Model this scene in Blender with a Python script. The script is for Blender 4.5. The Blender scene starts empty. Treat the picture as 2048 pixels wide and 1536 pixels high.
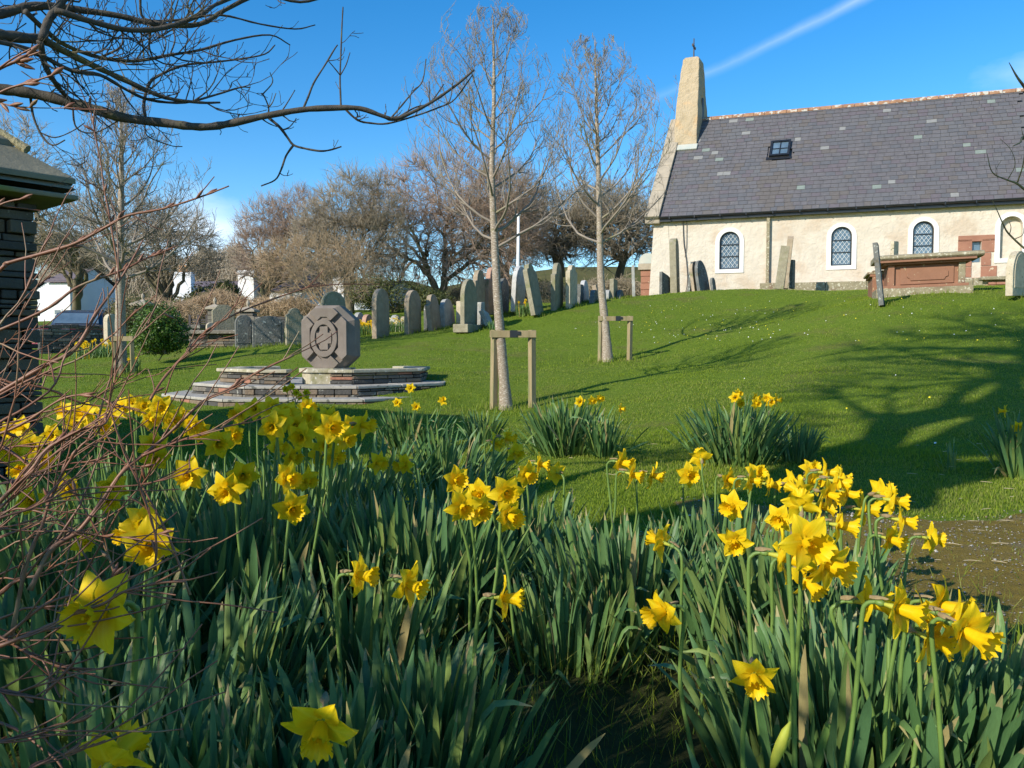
import bpy, math, random
import numpy as np
from mathutils import Matrix, Vector
R = math.radians
random.seed(7)
rng = np.random.default_rng(11)

# ------------------------------------------------------------------ camera, light, exposure
scene = bpy.context.scene
COL = scene.collection
F = 1540.0; EYE = 0.9; PITCH = math.atan(78 / F)
cam_d = bpy.data.cameras.new("camera"); cam = bpy.data.objects.new("camera", cam_d); COL.objects.link(cam)
cam_d.sensor_fit = 'HORIZONTAL'; cam_d.sensor_width = 36.0; cam_d.lens = 36.0 * F / 2048
cam_d.clip_start = 0.05; cam_d.clip_end = 3000
cam.location = (0, 0, EYE); cam.rotation_euler = (math.pi / 2 - PITCH, 0, 0)
cam_d.dof.use_dof = False
scene.camera = cam

SUN_PHI = 42.0      # shadows run along (cos, sin) of this angle
SUN_EL = 29.0
w = bpy.data.worlds.new("World"); scene.world = w; w.use_nodes = True
nt = w.node_tree; nt.nodes.clear()
def N(t, kind, **kw):
    n = t.nodes.new(kind)
    for k, v in kw.items(): setattr(n, k, v)
    return n
sky = N(nt, 'ShaderNodeTexSky', sky_type='NISHITA', sun_disc=False)
sky.sun_elevation = R(SUN_EL)
# sun sits at azimuth angle 180+phi (math angle); blender rotation: 0 = +Y, clockwise
sun_ang = math.pi + R(SUN_PHI)
sx, sy = math.cos(sun_ang), math.sin(sun_ang)
sky.sun_rotation = math.atan2(sx, sy)
sky.altitude = 0; sky.air_density = 1.0; sky.dust_density = 0.2; sky.ozone_density = 3.0
bg = N(nt, 'ShaderNodeBackground'); bg.inputs[1].default_value = 0.15
wo = N(nt, 'ShaderNodeOutputWorld')
def M_(t, op, a, b=None, c=None):
    n = N(t, 'ShaderNodeMath', operation=op)
    for i, v in enumerate((a, b, c)):
        if v is None: continue
        if isinstance(v, (int, float)): n.inputs[i].default_value = v
        else: t.links.new(v, n.inputs[i])
    return n.outputs[0]
tc = N(nt, 'ShaderNodeTexCoord')
sep = N(nt, 'ShaderNodeSeparateXYZ'); nt.links.new(tc.outputs['Generated'], sep.inputs[0])
X_, Y_, Z_ = sep.outputs
def vdir(px, py):
    a = np.array([(px - 1024) / F, 1.0, (768 - py) / F])
    c, s = math.cos(PITCH), math.sin(PITCH)
    return np.array([a[0], a[1] * c + a[2] * s, a[2] * c - a[1] * s])
def band(p0, p1, wid, noise_scale, seed):
    """streak in the sky: a great circle through two directions, soft width"""
    d0 = vdir(*p0); d1 = vdir(*p1); d0 /= np.linalg.norm(d0); d1 /= np.linalg.norm(d1)
    n = np.cross(d0, d1); n /= np.linalg.norm(n); t = (d1 - d0) / np.linalg.norm(d1 - d0)
    dn = N(nt, 'ShaderNodeVectorMath', operation='DOT_PRODUCT'); nt.links.new(tc.outputs['Generated'], dn.inputs[0]); dn.inputs[1].default_value = n
    dt = N(nt, 'ShaderNodeVectorMath', operation='DOT_PRODUCT'); nt.links.new(tc.outputs['Generated'], dt.inputs[0]); dt.inputs[1].default_value = t
    a0 = float(np.dot(d0, t)); a1 = float(np.dot(d1, t))
    u = M_(nt, 'DIVIDE', M_(nt, 'SUBTRACT', dt.outputs['Value'], a0), a1 - a0)
    no = N(nt, 'ShaderNodeTexNoise'); no.inputs['Scale'].default_value = noise_scale; no.inputs['Detail'].default_value = 5
    nt.links.new(tc.outputs['Generated'], no.inputs['Vector'])
    wob = M_(nt, 'MULTIPLY', M_(nt, 'SUBTRACT', no.outputs[0], 0.5), wid * 1.3)
    dist = M_(nt, 'ABSOLUTE', M_(nt, 'ADD', dn.outputs['Value'], wob))
    prof = M_(nt, 'POWER', M_(nt, 'MAXIMUM', M_(nt, 'SUBTRACT', 1.0, M_(nt, 'DIVIDE', dist, wid)), 0.0), 1.6)
    return prof, u, no.outputs[0]
prof, u_, nz = band((1300, 205), (1740, -10), 0.0095, 14.0, 0)
fade = M_(nt, 'MULTIPLY', M_(nt, 'MULTIPLY', M_(nt, 'MINIMUM', M_(nt, 'MAXIMUM', M_(nt, 'MULTIPLY', M_(nt, 'ADD', u_, 0.25), 0.9), 0.0), 1.1), M_(nt, 'ADD', nz, 0.1)), 0.38)
contrail = M_(nt, 'MULTIPLY', prof, fade)
def puff(px, py, r, thr, amp, sc, stretch=3.0):
    d = vdir(px, py); d /= np.linalg.norm(d)
    vm = N(nt, 'ShaderNodeVectorMath', operation='SUBTRACT'); nt.links.new(tc.outputs['Generated'], vm.inputs[0]); vm.inputs[1].default_value = d
    sc_ = N(nt, 'ShaderNodeVectorMath', operation='MULTIPLY'); nt.links.new(vm.outputs[0], sc_.inputs[0]); sc_.inputs[1].default_value = (1, 1, stretch)
    ln = N(nt, 'ShaderNodeVectorMath', operation='LENGTH'); nt.links.new(sc_.outputs[0], ln.inputs[0])
    no = N(nt, 'ShaderNodeTexNoise'); no.inputs['Scale'].default_value = sc; no.inputs['Detail'].default_value = 6; no.inputs['Roughness'].default_value = 0.55
    mp = N(nt, 'ShaderNodeVectorMath', operation='MULTIPLY'); nt.links.new(tc.outputs['Generated'], mp.inputs[0]); mp.inputs[1].default_value = (1, 1, 2.6)
    nt.links.new(mp.outputs[0], no.inputs['Vector'])
    f = M_(nt, 'SUBTRACT', 1.0, M_(nt, 'DIVIDE', ln.outputs['Value'], r))
    v = M_(nt, 'SUBTRACT', M_(nt, 'ADD', M_(nt, 'MULTIPLY', f, 0.8), M_(nt, 'MULTIPLY', no.outputs[0], 0.9)), thr)
    v = M_(nt, 'MINIMUM', M_(nt, 'MAXIMUM', M_(nt, 'MULTIPLY', v, 2.0), 0.0), 1.0)
    return M_(nt, 'MULTIPLY', v, amp)
c1 = puff(395, 450, 0.12, 0.72, 0.55, 9, 1.6)
c2 = puff(300, 520, 0.30, 0.80, 0.45, 7, 2.8)
c3 = puff(2070, 140, 0.10, 0.72, 0.22, 14, 3.0)
cl = M_(nt, 'MINIMUM', M_(nt, 'ADD', M_(nt, 'ADD', contrail, c1), M_(nt, 'ADD', c2, c3)), 0.9)
sat = N(nt, 'ShaderNodeHueSaturation'); sat.inputs['Saturation'].default_value = 1.38; sat.inputs['Value'].default_value = 1.12
mix = N(nt, 'ShaderNodeMixRGB'); nt.links.new(cl, mix.inputs[0]); nt.links.new(sky.outputs[0], sat.inputs['Color']); nt.links.new(sat.outputs[0], mix.inputs[1])
mix.inputs[2].default_value = (6.6, 7.4, 8.4, 1)
nt.links.new(mix.outputs[0], bg.inputs[0]); nt.links.new(bg.outputs[0], wo.inputs[0])

sd = bpy.data.lights.new("sun", 'SUN'); sd.energy = 4.8; sd.angle = R(0.53); sd.color = (1.0, 0.92, 0.79)
so = bpy.data.objects.new("sun", sd); COL.objects.link(so)
sdir = Vector((sx * math.cos(R(SUN_EL)), sy * math.cos(R(SUN_EL)), math.sin(R(SUN_EL))))
so.rotation_euler = sdir.to_track_quat('Z', 'Y').to_euler(); so.location = sdir * 50
scene.view_settings.view_transform = 'Standard'; scene.view_settings.look = 'None'
scene.view_settings.exposure = 0.32; scene.view_settings.gamma = 1.0; scene.view_settings.use_curve_mapping = False
scene.cycles.max_bounces = 6; scene.cycles.transparent_max_bounces = 8
scene.cycles.use_denoising = True

# ------------------------------------------------------------------ helpers
def P(px, py, d):
    """world point seen at pixel (2048x1536 photo) at forward distance d (world Y)"""
    v = vdir(px, py); v = v * (d / v[1]); return np.array([v[0], v[1], v[2] + EYE])

ORI = {}
def tag(o, label=None, cat=None, group=None, kind=None):
    if label: o['label'] = label
    if cat: o['category'] = cat
    if group: o['group'] = group
    if kind: o['kind'] = kind
    return o
def empty(name, loc, label=None, cat=None, group=None):
    o = bpy.data.objects.new(name, None); COL.objects.link(o); o.location = Vector(loc); o.empty_display_size = 0.1
    ORI[o] = np.array(loc, float); return tag(o, label, cat, group)
def link(name, me, parent=None):
    o = bpy.data.objects.new(name, me); COL.objects.link(o)
    if parent is not None: o.parent = parent; ORI[o] = ORI[parent]
    else: ORI[o] = np.zeros(3)
    return o
def place(name, me, parent, mat4):
    """instance of a shared mesh at world matrix under parent"""
    o = link(name, me, parent); o.matrix_basis = Matrix.Translation(Vector(-ORI[parent])) @ mat4 if parent is not None else mat4
    return o
class MB:
    def __init__(s): s.v = []; s.f = {}; s.n = 0; s.uv = {}; s.mi = {}
    def add(s, V, Fc, uv=None, mi=0):
        V = np.asarray(V, float).reshape(-1, 3); Fc = np.asarray(Fc, np.int64)
        if Fc.size == 0: return s
        k = Fc.shape[1]; s.v.append(V); s.f.setdefault(k, []).append(Fc + s.n)
        s.uv.setdefault(k, []).append(np.zeros((Fc.shape[0] * k, 2)) if uv is None else np.asarray(uv, float)[Fc.ravel()])
        s.mi.setdefault(k, []).append(np.full(Fc.shape[0], mi)); s.n += len(V); return s
    def poly(s, V, faces):
        V = np.asarray(V, float)
        by = {}
        for f in faces: by.setdefault(len(f), []).append(f)
        first = True
        for k, fs in by.items():
            if first: s.add(V, fs); first = False
            else:
                s.f.setdefault(k, []).append(np.asarray(fs, np.int64) + s.n - len(V)); s.uv.setdefault(k, []).append(np.zeros((len(fs) * k, 2)))
                s.mi.setdefault(k, []).append(np.zeros(len(fs), int))
        return s
    def box(s, c, size, ax=None, mi=0):
        """c centre, size (3), ax 3x3 rows = axes"""
        h = np.array(size) / 2; A = np.eye(3) if ax is None else np.asarray(ax, float)
        cs = np.array([[i, j, k] for i in (-1, 1) for j in (-1, 1) for k in (-1, 1)]) * h
        V = cs @ A + np.asarray(c, float)
        s.add(V, [[0, 1, 3, 2], [4, 6, 7, 5], [0, 4, 5, 1], [2, 3, 7, 6], [0, 2, 6, 4], [1, 5, 7, 3]], mi=mi); return s
    def mesh(s, name, off=None, smooth=False, mats=()):
        V = np.concatenate(s.v) if s.v else np.zeros((0, 3))
        if off is not None: V = V - off
        me = bpy.data.meshes.new(name); me.vertices.add(len(V)); me.vertices.foreach_set('co', V.ravel().astype(np.float32))
        ls = []; starts = []; tot = []; uvs = []; mi = []; c = 0
        for k, fl in s.f.items():
            a = np.concatenate(fl); ls.append(a.ravel()); m = len(a)
            starts.append(c + np.arange(m) * k); tot.append(np.full(m, k)); c += m * k
            uvs.append(np.concatenate(s.uv[k])); mi.append(np.concatenate(s.mi[k]))
        L = np.concatenate(ls); S = np.concatenate(starts); T = np.concatenate(tot)
        me.loops.add(len(L)); me.loops.foreach_set('vertex_index', L.astype(np.int32))
        me.polygons.add(len(S)); me.polygons.foreach_set('loop_start', S.astype(np.int32)); me.polygons.foreach_set('loop_total', T.astype(np.int32))
        me.polygons.foreach_set('material_index', np.concatenate(mi).astype(np.int32))
        me.polygons.foreach_set('use_smooth', np.full(len(S), bool(smooth)))
        uv = me.uv_layers.new(name='UVMap'); uv.data.foreach_set('uv', np.concatenate(uvs).ravel().astype(np.float32))
        me.update(calc_edges=True)
        for m_ in mats: me.materials.append(m_)
        return me
    def build(s, name, mat, parent=None, smooth=False, bevel=0, kind=None):
        off = ORI[parent] if parent is not None else None
        o = link(name, s.mesh(name, off, smooth, mat if isinstance(mat, (list, tuple)) else [mat]), parent)
        if bevel: b = o.modifiers.new('bevel', 'BEVEL'); b.width = bevel; b.segments = 2; b.limit_method = 'ANGLE'; b.angle_limit = R(35)
        if kind: o['kind'] = kind
        return o
def top(o):
    """top-level mesh: move the origin to the mesh's bottom centre"""
    me = o.data; n = len(me.vertices); a = np.empty(n * 3, np.float32); me.vertices.foreach_get('co', a); a = a.reshape(-1, 3)
    c = (a.min(0) + a.max(0)) / 2; c[2] = a[:, 2].min(); a -= c; me.vertices.foreach_set('co', a.ravel()); me.update()
    o.location = Vector(c.tolist()); ORI[o] = c.astype(float); return o

def tubes(mb, PTS, RAD, sides=4, cap=False, uvseed=None):
    """PTS (N,k,3) RAD (N,k)"""
    PTS = np.asarray(PTS, float); RAD = np.asarray(RAD, float)
    if PTS.ndim == 2: PTS = PTS[None]; RAD = RAD[None]
    n, k, _ = PTS.shape
    T = np.gradient(PTS, axis=1); T /= np.linalg.norm(T, axis=2, keepdims=True) + 1e-9
    mean = PTS[:, -1] - PTS[:, 0]; mean /= np.linalg.norm(mean, axis=1, keepdims=True) + 1e-9
    ref = np.where(np.abs(mean[:, 2:3]) > 0.7, np.array([[1.0, 0.13, 0]]), np.array([[0.1, 0.05, 1.0]]))
    A = np.cross(T, ref[:, None, :]); A /= np.linalg.norm(A, axis=2, keepdims=True) + 1e-9
    B = np.cross(T, A)
    ang = np.arange(sides) / sides * 2 * math.pi
    V = PTS[:, :, None, :] + RAD[:, :, None, None] * (A[:, :, None, :] * np.cos(ang)[None, None, :, None] + B[:, :, None, :] * np.sin(ang)[None, None, :, None])
    idx = np.arange(n * k * sides).reshape(n, k, sides)
    a = idx[:, :-1, :]; b = np.roll(idx, -1, axis=2)[:, :-1, :]; c = np.roll(idx, -1, axis=2)[:, 1:, :]; d = idx[:, 1:, :]
    Q = np.stack([a, b, c, d], axis=-1).reshape(-1, 4)
    uu = np.broadcast_to((np.arange(sides) / sides)[None, None, :], (n, k, sides)); vv = np.broadcast_to((np.arange(k) / (k - 1))[None, :, None], (n, k, sides))
    mb.add(V.reshape(-1, 3), Q, np.stack([uu, vv], -1).reshape(-1, 2))
    if cap and sides > 2:
        e = idx[:, -1, :]; mb.f.setdefault(sides, []).append(e.reshape(-1, sides) + mb.n - n * k * sides)
        mb.uv.setdefault(sides, []).append(np.zeros((n * sides, 2))); mb.mi.setdefault(sides, []).append(np.zeros(n, int))
        e = idx[:, 0, ::-1]; mb.f[sides].append(e.reshape(-1, sides) + mb.n - n * k * sides)
        mb.uv[sides].append(np.zeros((n * sides, 2))); mb.mi[sides].append(np.zeros(n, int))
def catmull(pts, m=5):
    p = np.asarray(pts, float)
    if len(p) == 2: return np.linspace(p[0], p[1], m + 1)
    q = np.vstack([2 * p[0] - p[1], p, 2 * p[-1] - p[-2]]); out = []
    for i in range(1, len(q) - 2):
        for t in np.arange(m) / m:
            a, b, c, d = q[i - 1], q[i], q[i + 1], q[i + 2]
            out.append(0.5 * (2 * b + (c - a) * t + (2 * a - 5 * b + 4 * c - d) * t * t + (3 * b - a - 3 * c + d) * t ** 3))
    out.append(p[-1]); return np.array(out)
def prism(mb, outline, origin, ex, ey, ez, thick, back=0.0):
    """outline 2D list (x,z) extruded: front at +ey*thick/2 ... ex,ez in-plane axes"""
    o = np.asarray(outline, float); n = len(o); ex, ey, ez, origin = map(lambda a: np.asarray(a, float), (ex, ey, ez, origin))
    base = origin + o[:, :1] * ex + o[:, 1:] * ez
    V = np.vstack([base + ey * (thick / 2 + back), base - ey * (thick / 2 - back)])
    faces = [list(range(n)), list(range(2 * n - 1, n - 1, -1))] + [[i, i + n, (i + 1) % n + n, (i + 1) % n] for i in range(n)]
    mb.poly(V, faces); return mb
def ring_prism(mb, outer, inner, origin, ex, ey, ez, thick, back=0.0):
    """annular outline, both lists same length, open (arch) or closed"""
    o = np.asarray(outer, float); i_ = np.asarray(inner, float); n = len(o)
    origin, ex, ey, ez = map(lambda a: np.asarray(a, float), (origin, ex, ey, ez))
    def w3(a, s): return origin + a[:, :1] * ex + a[:, 1:] * ez + ey * (s * thick / 2 + back)
    V = np.vstack([w3(o, 1), w3(i_, 1), w3(o, -1), w3(i_, -1)])
    fs = []
    for k in range(n):
        j = (k + 1) % n
        fs += [[k, j, n + j, n + k], [2 * n + k, 3 * n + k, 3 * n + j, 2 * n + j], [k, 2 * n + k, 2 * n + j, j], [n + k, n + j, 3 * n + j, 3 * n + k]]
    mb.add(V, fs); return mb

# ------------------------------------------------------------------ materials
MATS = {}
def mat(name, c1, c2, scale=6.0, rough=0.85, bump=0.3, bscale=None, spots=None, spot_scale=20, spot_thr=0.62, trans=0.0, detail=8, coord='Object', stretch=(1, 1, 1),
        c3=None, c3_scale=1.5, c3_thr=0.55, spec=0.3, bdist=0.01, grad=None, metal=0.0, objrand=0.0, coat=0.0):
    m = bpy.data.materials.new(name); m.use_nodes = True; t = m.node_tree; t.nodes.clear()
    out = N(t, 'ShaderNodeOutputMaterial'); b = N(t, 'ShaderNodeBsdfPrincipled')
    tcx = N(t, 'ShaderNodeTexCoord'); mp = N(t, 'ShaderNodeMapping'); mp.inputs['Scale'].default_value = stretch
    if coord == 'World':
        g = N(t, 'ShaderNodeNewGeometry'); t.links.new(g.outputs['Position'], mp.inputs[0])
    else: t.links.new(tcx.outputs[coord], mp.inputs[0])
    def noise(sc, det=detail, ro=0.6):
        n = N(t, 'ShaderNodeTexNoise'); n.inputs['Scale'].default_value = sc; n.inputs['Detail'].default_value = det; n.inputs['Roughness'].default_value = ro
        t.links.new(mp.outputs[0], n.inputs['Vector']); return n.outputs[0]
    def ramp(v, a, bb):
        r = N(t, 'ShaderNodeMapRange'); r.inputs['From Min'].default_value = a; r.inputs['From Max'].default_value = bb; t.links.new(v, r.inputs[0]); return r.outputs[0]
    def mixc(f, a, bb):
        x = N(t, 'ShaderNodeMixRGB')
        for i, q in enumerate((f, a, bb)):
            if isinstance(q, (int, float)): x.inputs[i].default_value = q
            elif isinstance(q, tuple): x.inputs[i].default_value = (*q, 1)
            else: t.links.new(q, x.inputs[i])
        return x.outputs[0]
    col = mixc(ramp(noise(scale), 0.3, 0.7), tuple(c1), tuple(c2))
    if c3 is not None: col = mixc(ramp(noise(c3_scale, 5), c3_thr, c3_thr + 0.12), col, tuple(c3))
    if spots is not None: col = mixc(ramp(noise(spot_scale, 3, 0.5), spot_thr, spot_thr + 0.03), col, tuple(spots))
    if grad is not None:  # pigment towards the base of a leaf (UV v)
        s_ = N(t, 'ShaderNodeSeparateXYZ'); t.links.new(tcx.outputs['UV'], s_.inputs[0])
        col = mixc(ramp(s_.outputs[1], grad[1], grad[2]), tuple(grad[0]), col)
    if objrand:
        oi = N(t, 'ShaderNodeObjectInfo'); hs = N(t, 'ShaderNodeHueSaturation'); t.links.new(col, hs.inputs['Color'])
        mr = N(t, 'ShaderNodeMapRange'); mr.inputs['To Min'].default_value = 1 - objrand; mr.inputs['To Max'].default_value = 1 + objrand
        t.links.new(oi.outputs['Random'], mr.inputs[0]); t.links.new(mr.outputs[0], hs.inputs['Value']); col = hs.outputs[0]
    t.links.new(col, b.inputs['Base Color']); b.inputs['Roughness'].default_value = rough; b.inputs['Specular IOR Level'].default_value = spec; b.inputs['Metallic'].default_value = metal
    if coat: b.inputs['Coat Weight'].default_value = coat
    if bump:
        bp = N(t, 'ShaderNodeBump'); bp.inputs['Strength'].default_value = bump; bp.inputs['Distance'].default_value = bdist
        t.links.new(noise(bscale or scale * 3), bp.inputs['Height']); t.links.new(bp.outputs[0], b.inputs['Normal'])
    sh = b.outputs[0]
    if trans:
        tr = N(t, 'ShaderNodeBsdfTranslucent'); t.links.new(col, tr.inputs[0]); ms = N(t, 'ShaderNodeMixShader'); ms.inputs[0].default_value = trans
        t.links.new(sh, ms.inputs[1]); t.links.new(tr.outputs[0], ms.inputs[2]); sh = ms.outputs[0]
    t.links.new(sh, out.inputs[0]); MATS[name] = m; m['_col'] = 1
    return m
def rndmat(name, cols, rough=0.6, trans=0.2, spec=0.4, grad=None, veins=False):
    """leaf-type material: colour picked per blade from UV u (a random number per leaf)"""
    m = bpy.data.materials.new(name); m.use_nodes = True; t = m.node_tree; t.nodes.clear()
    out = N(t, 'ShaderNodeOutputMaterial'); b = N(t, 'ShaderNodeBsdfPrincipled'); tcx = N(t, 'ShaderNodeTexCoord'); s_ = N(t, 'ShaderNodeSeparateXYZ')
    t.links.new(tcx.outputs['UV'], s_.inputs[0]); cr = N(t, 'ShaderNodeValToRGB')
    fr = M_(t, 'FRACT', s_.outputs[0]) if True else s_.outputs[0]
    t.links.new(fr, cr.inputs[0]); e = cr.color_ramp.elements
    while len(e) < len(cols): e.new(0.5)
    for i, c in enumerate(cols): e[i].position = i / (len(cols) - 1); e[i].color = (*c, 1)
    col = cr.outputs[0]
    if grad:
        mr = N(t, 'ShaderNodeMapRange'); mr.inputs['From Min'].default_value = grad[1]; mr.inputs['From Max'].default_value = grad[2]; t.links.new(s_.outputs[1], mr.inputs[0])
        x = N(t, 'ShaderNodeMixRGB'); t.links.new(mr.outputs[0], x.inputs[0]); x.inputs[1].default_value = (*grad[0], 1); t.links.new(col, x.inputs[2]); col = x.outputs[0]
    if veins:
        ft = M_(t, 'MULTIPLY', M_(t, 'GREATER_THAN', s_.outputs[1], 0.93), M_(t, 'GREATER_THAN', M_(t, 'FRACT', M_(t, 'MULTIPLY', s_.outputs[0], 17.3)), 0.62))
        dead = M_(t, 'GREATER_THAN', M_(t, 'FRACT', M_(t, 'MULTIPLY', s_.outputs[0], 41.7)), 0.988)
        x = N(t, 'ShaderNodeMixRGB'); t.links.new(M_(t, 'MAXIMUM', M_(t, 'MULTIPLY', ft, .8), dead), x.inputs[0]); t.links.new(col, x.inputs[1]); x.inputs[2].default_value = (.36, .30, .13, 1); col = x.outputs[0]
        no = N(t, 'ShaderNodeTexNoise'); no.inputs['Scale'].default_value = 1.0; no.inputs['Detail'].default_value = 3
        mp = N(t, 'ShaderNodeMapping'); mp.inputs['Scale'].default_value = (260, 260, 14); t.links.new(tcx.outputs['Object'], mp.inputs[0]); t.links.new(mp.outputs[0], no.inputs['Vector'])
        hs = N(t, 'ShaderNodeHueSaturation'); mr = N(t, 'ShaderNodeMapRange'); mr.inputs['To Min'].default_value = 0.8; mr.inputs['To Max'].default_value = 1.25
        t.links.new(no.outputs[0], mr.inputs[0]); t.links.new(mr.outputs[0], hs.inputs['Value']); t.links.new(col, hs.inputs['Color']); col = hs.outputs[0]
        bp = N(t, 'ShaderNodeBump'); bp.inputs['Strength'].default_value = 0.25; bp.inputs['Distance'].default_value = 0.001; t.links.new(no.outputs[0], bp.inputs['Height']); t.links.new(bp.outputs[0], b.inputs['Normal'])
    t.links.new(col, b.inputs['Base Color']); b.inputs['Roughness'].default_value = rough; b.inputs['Specular IOR Level'].default_value = spec
    tr = N(t, 'ShaderNodeBsdfTranslucent'); t.links.new(col, tr.inputs[0]); ms = N(t, 'ShaderNodeMixShader'); ms.inputs[0].default_value = trans
    t.links.new(b.outputs[0], ms.inputs[1]); t.links.new(tr.outputs[0], ms.inputs[2]); t.links.new(ms.outputs[0], out.inputs[0]); return m

m_soil = mat('lawn_ground', (0.09, 0.145, 0.012), (0.135, 0.19, 0.02), 9, 0.95, 0.6, 40, c3=(0.13, 0.145, 0.03), c3_scale=0.7, spec=0.1, bdist=0.03, coord='World')
m_path = mat('mossy_gravel', (0.17, 0.125, 0.03), (0.25, 0.18, 0.03), 14, 0.95, 1.0, 90, spots=(0.34, 0.30, 0.22), spot_scale=60, spot_thr=0.66, c3=(0.19, 0.155, 0.09), c3_scale=1.4, c3_thr=0.58, spec=0.15, bdist=0.02, coord='World')
m_field = mat('rough_field', (0.085, 0.085, 0.03), (0.13, 0.115, 0.045), 0.35, 1.0, 0.6, 3, c3=(0.09, 0.10, 0.03), c3_scale=0.12, spec=0.05, bdist=0.2, coord='World')
m_bed = mat('bed_soil', (0.03, 0.035, 0.014), (0.055, 0.06, 0.022), 12, 1.0, 0.8, spec=0.05, coord='World')
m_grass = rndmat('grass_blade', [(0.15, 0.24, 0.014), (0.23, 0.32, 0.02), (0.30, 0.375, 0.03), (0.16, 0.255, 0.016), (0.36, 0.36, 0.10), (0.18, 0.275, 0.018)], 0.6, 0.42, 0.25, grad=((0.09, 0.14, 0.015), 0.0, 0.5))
m_leaf = rndmat('daffodil_leaf', [(0.075, 0.16, 0.05), (0.11, 0.22, 0.07), (0.085, 0.185, 0.075), (0.16, 0.27, 0.06), (0.065, 0.145, 0.055), (0.125, 0.23, 0.08), (0.20, 0.27, 0.065), (0.09, 0.19, 0.06)], 0.48, 0.2, 0.35, grad=((0.17, 0.26, 0.05), 0.0, 0.38), veins=True)
m_petal = mat('daffodil_petal', (0.90, 0.62, 0.008), (0.95, 0.70, 0.016), 1.2, 0.55, 0.5, 1.5, trans=0.38, spec=0.25, bdist=0.0012, stretch=(14, 330, 60), c3=(0.95, 0.76, 0.06), c3_scale=0.4, c3_thr=0.6)
m_trump = mat('daffodil_trumpet', (0.86, 0.54, 0.004), (0.92, 0.64, 0.008), 60, 0.5, 0.2, 200, trans=0.32, spec=0.25, bdist=0.001)
m_neck = mat('daffodil_neck', (0.35, 0.42, 0.05), (0.5, 0.5, 0.06), 40, 0.6, 0, trans=0.2)
m_stem = mat('daffodil_stem', (0.11, 0.19, 0.04), (0.15, 0.24, 0.05), 20, 0.5, 0.1, 60, spec=0.4)
m_spathe = mat('papery_spathe', (0.30, 0.21, 0.10), (0.42, 0.32, 0.17), 80, 0.8, 0.3, 200, trans=0.3)
m_white_pet = mat('pale_petal', (0.8, 0.76, 0.5), (0.85, 0.83, 0.66), 40, 0.6, 0, trans=0.3)
m_bark_birch = mat('young_tree_bark', (0.21, 0.165, 0.12), (0.31, 0.25, 0.18), 18, 0.7, 0.7, 60, stretch=(1, 1, 4.5), spots=(0.52, 0.46, 0.37), spot_scale=30, spot_thr=0.56, c3=(0.20, 0.17, 0.09), c3_scale=3.0, c3_thr=0.58, spec=0.35, bdist=0.006)
m_twig_pale = mat('grey_twig', (0.20, 0.17, 0.14), (0.30, 0.255, 0.20), 3, 0.8, 0.2, spec=0.3, c3=(0.20, 0.19, 0.07), c3_scale=1.2)
m_bark_old = mat('old_bark', (0.12, 0.10, 0.065), (0.19, 0.16, 0.10), 6, 0.9, 0.8, 30, c3=(0.10, 0.12, 0.035), c3_scale=1.1, spec=0.2, bdist=0.02)
m_limb = mat('overhead_bark', (0.05, 0.045, 0.038), (0.10, 0.085, 0.065), 15, 0.8, 0.8, 60, c3=(0.16, 0.15, 0.06), c3_scale=3.0, c3_thr=0.56, spec=0.3, bdist=0.006)
m_twig_far = mat('far_twigs_grey', (0.28, 0.235, 0.17), (0.36, 0.30, 0.215), 0.6, 0.9, 0, spec=0.1)
m_twig_red = mat('far_twigs_red', (0.31, 0.225, 0.165), (0.38, 0.28, 0.21), 0.6, 0.9, 0, spec=0.1)
m_twig_tan = mat('far_twigs_tan', (0.34, 0.245, 0.15), (0.44, 0.32, 0.20), 0.6, 0.9, 0, spec=0.1)
m_twig_dark = mat('far_twigs_dark', (0.24, 0.20, 0.14), (0.31, 0.26, 0.18), 0.6, 0.9, 0, spec=0.1)
m_bush = mat('red_brown_twig', (0.17, 0.06, 0.032), (0.27, 0.125, 0.065), 14, 0.5, 0.3, 80, c3=(0.25, 0.19, 0.10), c3_scale=6, c3_thr=0.55, spec=0.5, bdist=0.002)
m_holly = rndmat('holly_leaf', [(0.04, 0.09, 0.010), (0.07, 0.14, 0.015), (0.10, 0.18, 0.018), (0.045, 0.10, 0.01)], 0.4, 0.15, 0.4)
m_ivy = rndmat('ivy_leaf', [(0.04, 0.06, 0.012), (0.075, 0.095, 0.02), (0.12, 0.12, 0.025), (0.05, 0.07, 0.015)], 0.5, 0.1, 0.4)
m_pine = rndmat('conifer_sprays', [(0.03, 0.05, 0.012), (0.08, 0.085, 0.018), (0.05, 0.065, 0.015)], 0.7, 0.1, 0.2)
m_render = mat('cream_render', (0.54, 0.48, 0.39), (0.62, 0.555, 0.455), 2.2, 0.9, 1.0, 5.5, c3=(0.52, 0.43, 0.33), c3_scale=0.7, c3_thr=0.52, spec=0.1, bdist=0.05)
m_buff = mat('buff_render', (0.40, 0.32, 0.205), (0.49, 0.395, 0.265), 2.5, 0.95, 1.0, 9, c3=(0.52, 0.36, 0.20), c3_scale=1.2, spec=0.1, bdist=0.06)
m_coping = mat('gable_coping', (0.30, 0.26, 0.20), (0.42, 0.36, 0.27), 3, 0.9, 0.7, 14, spec=0.15, bdist=0.02)
m_leadf = mat('lead_flashing', (0.38, 0.42, 0.38), (0.48, 0.47, 0.40), 3, 0.6, 0.3, 10, spec=0.4)
m_white = mat('white_paint', (0.70, 0.69, 0.66), (0.77, 0.76, 0.73), 4, 0.7, 0.3, 14, spec=0.3, bdist=0.01)
m_white_house = mat('white_wall', (0.72, 0.74, 0.76), (0.8, 0.81, 0.82), 1, 0.85, 0.3, 8, spec=0.2)
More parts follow.
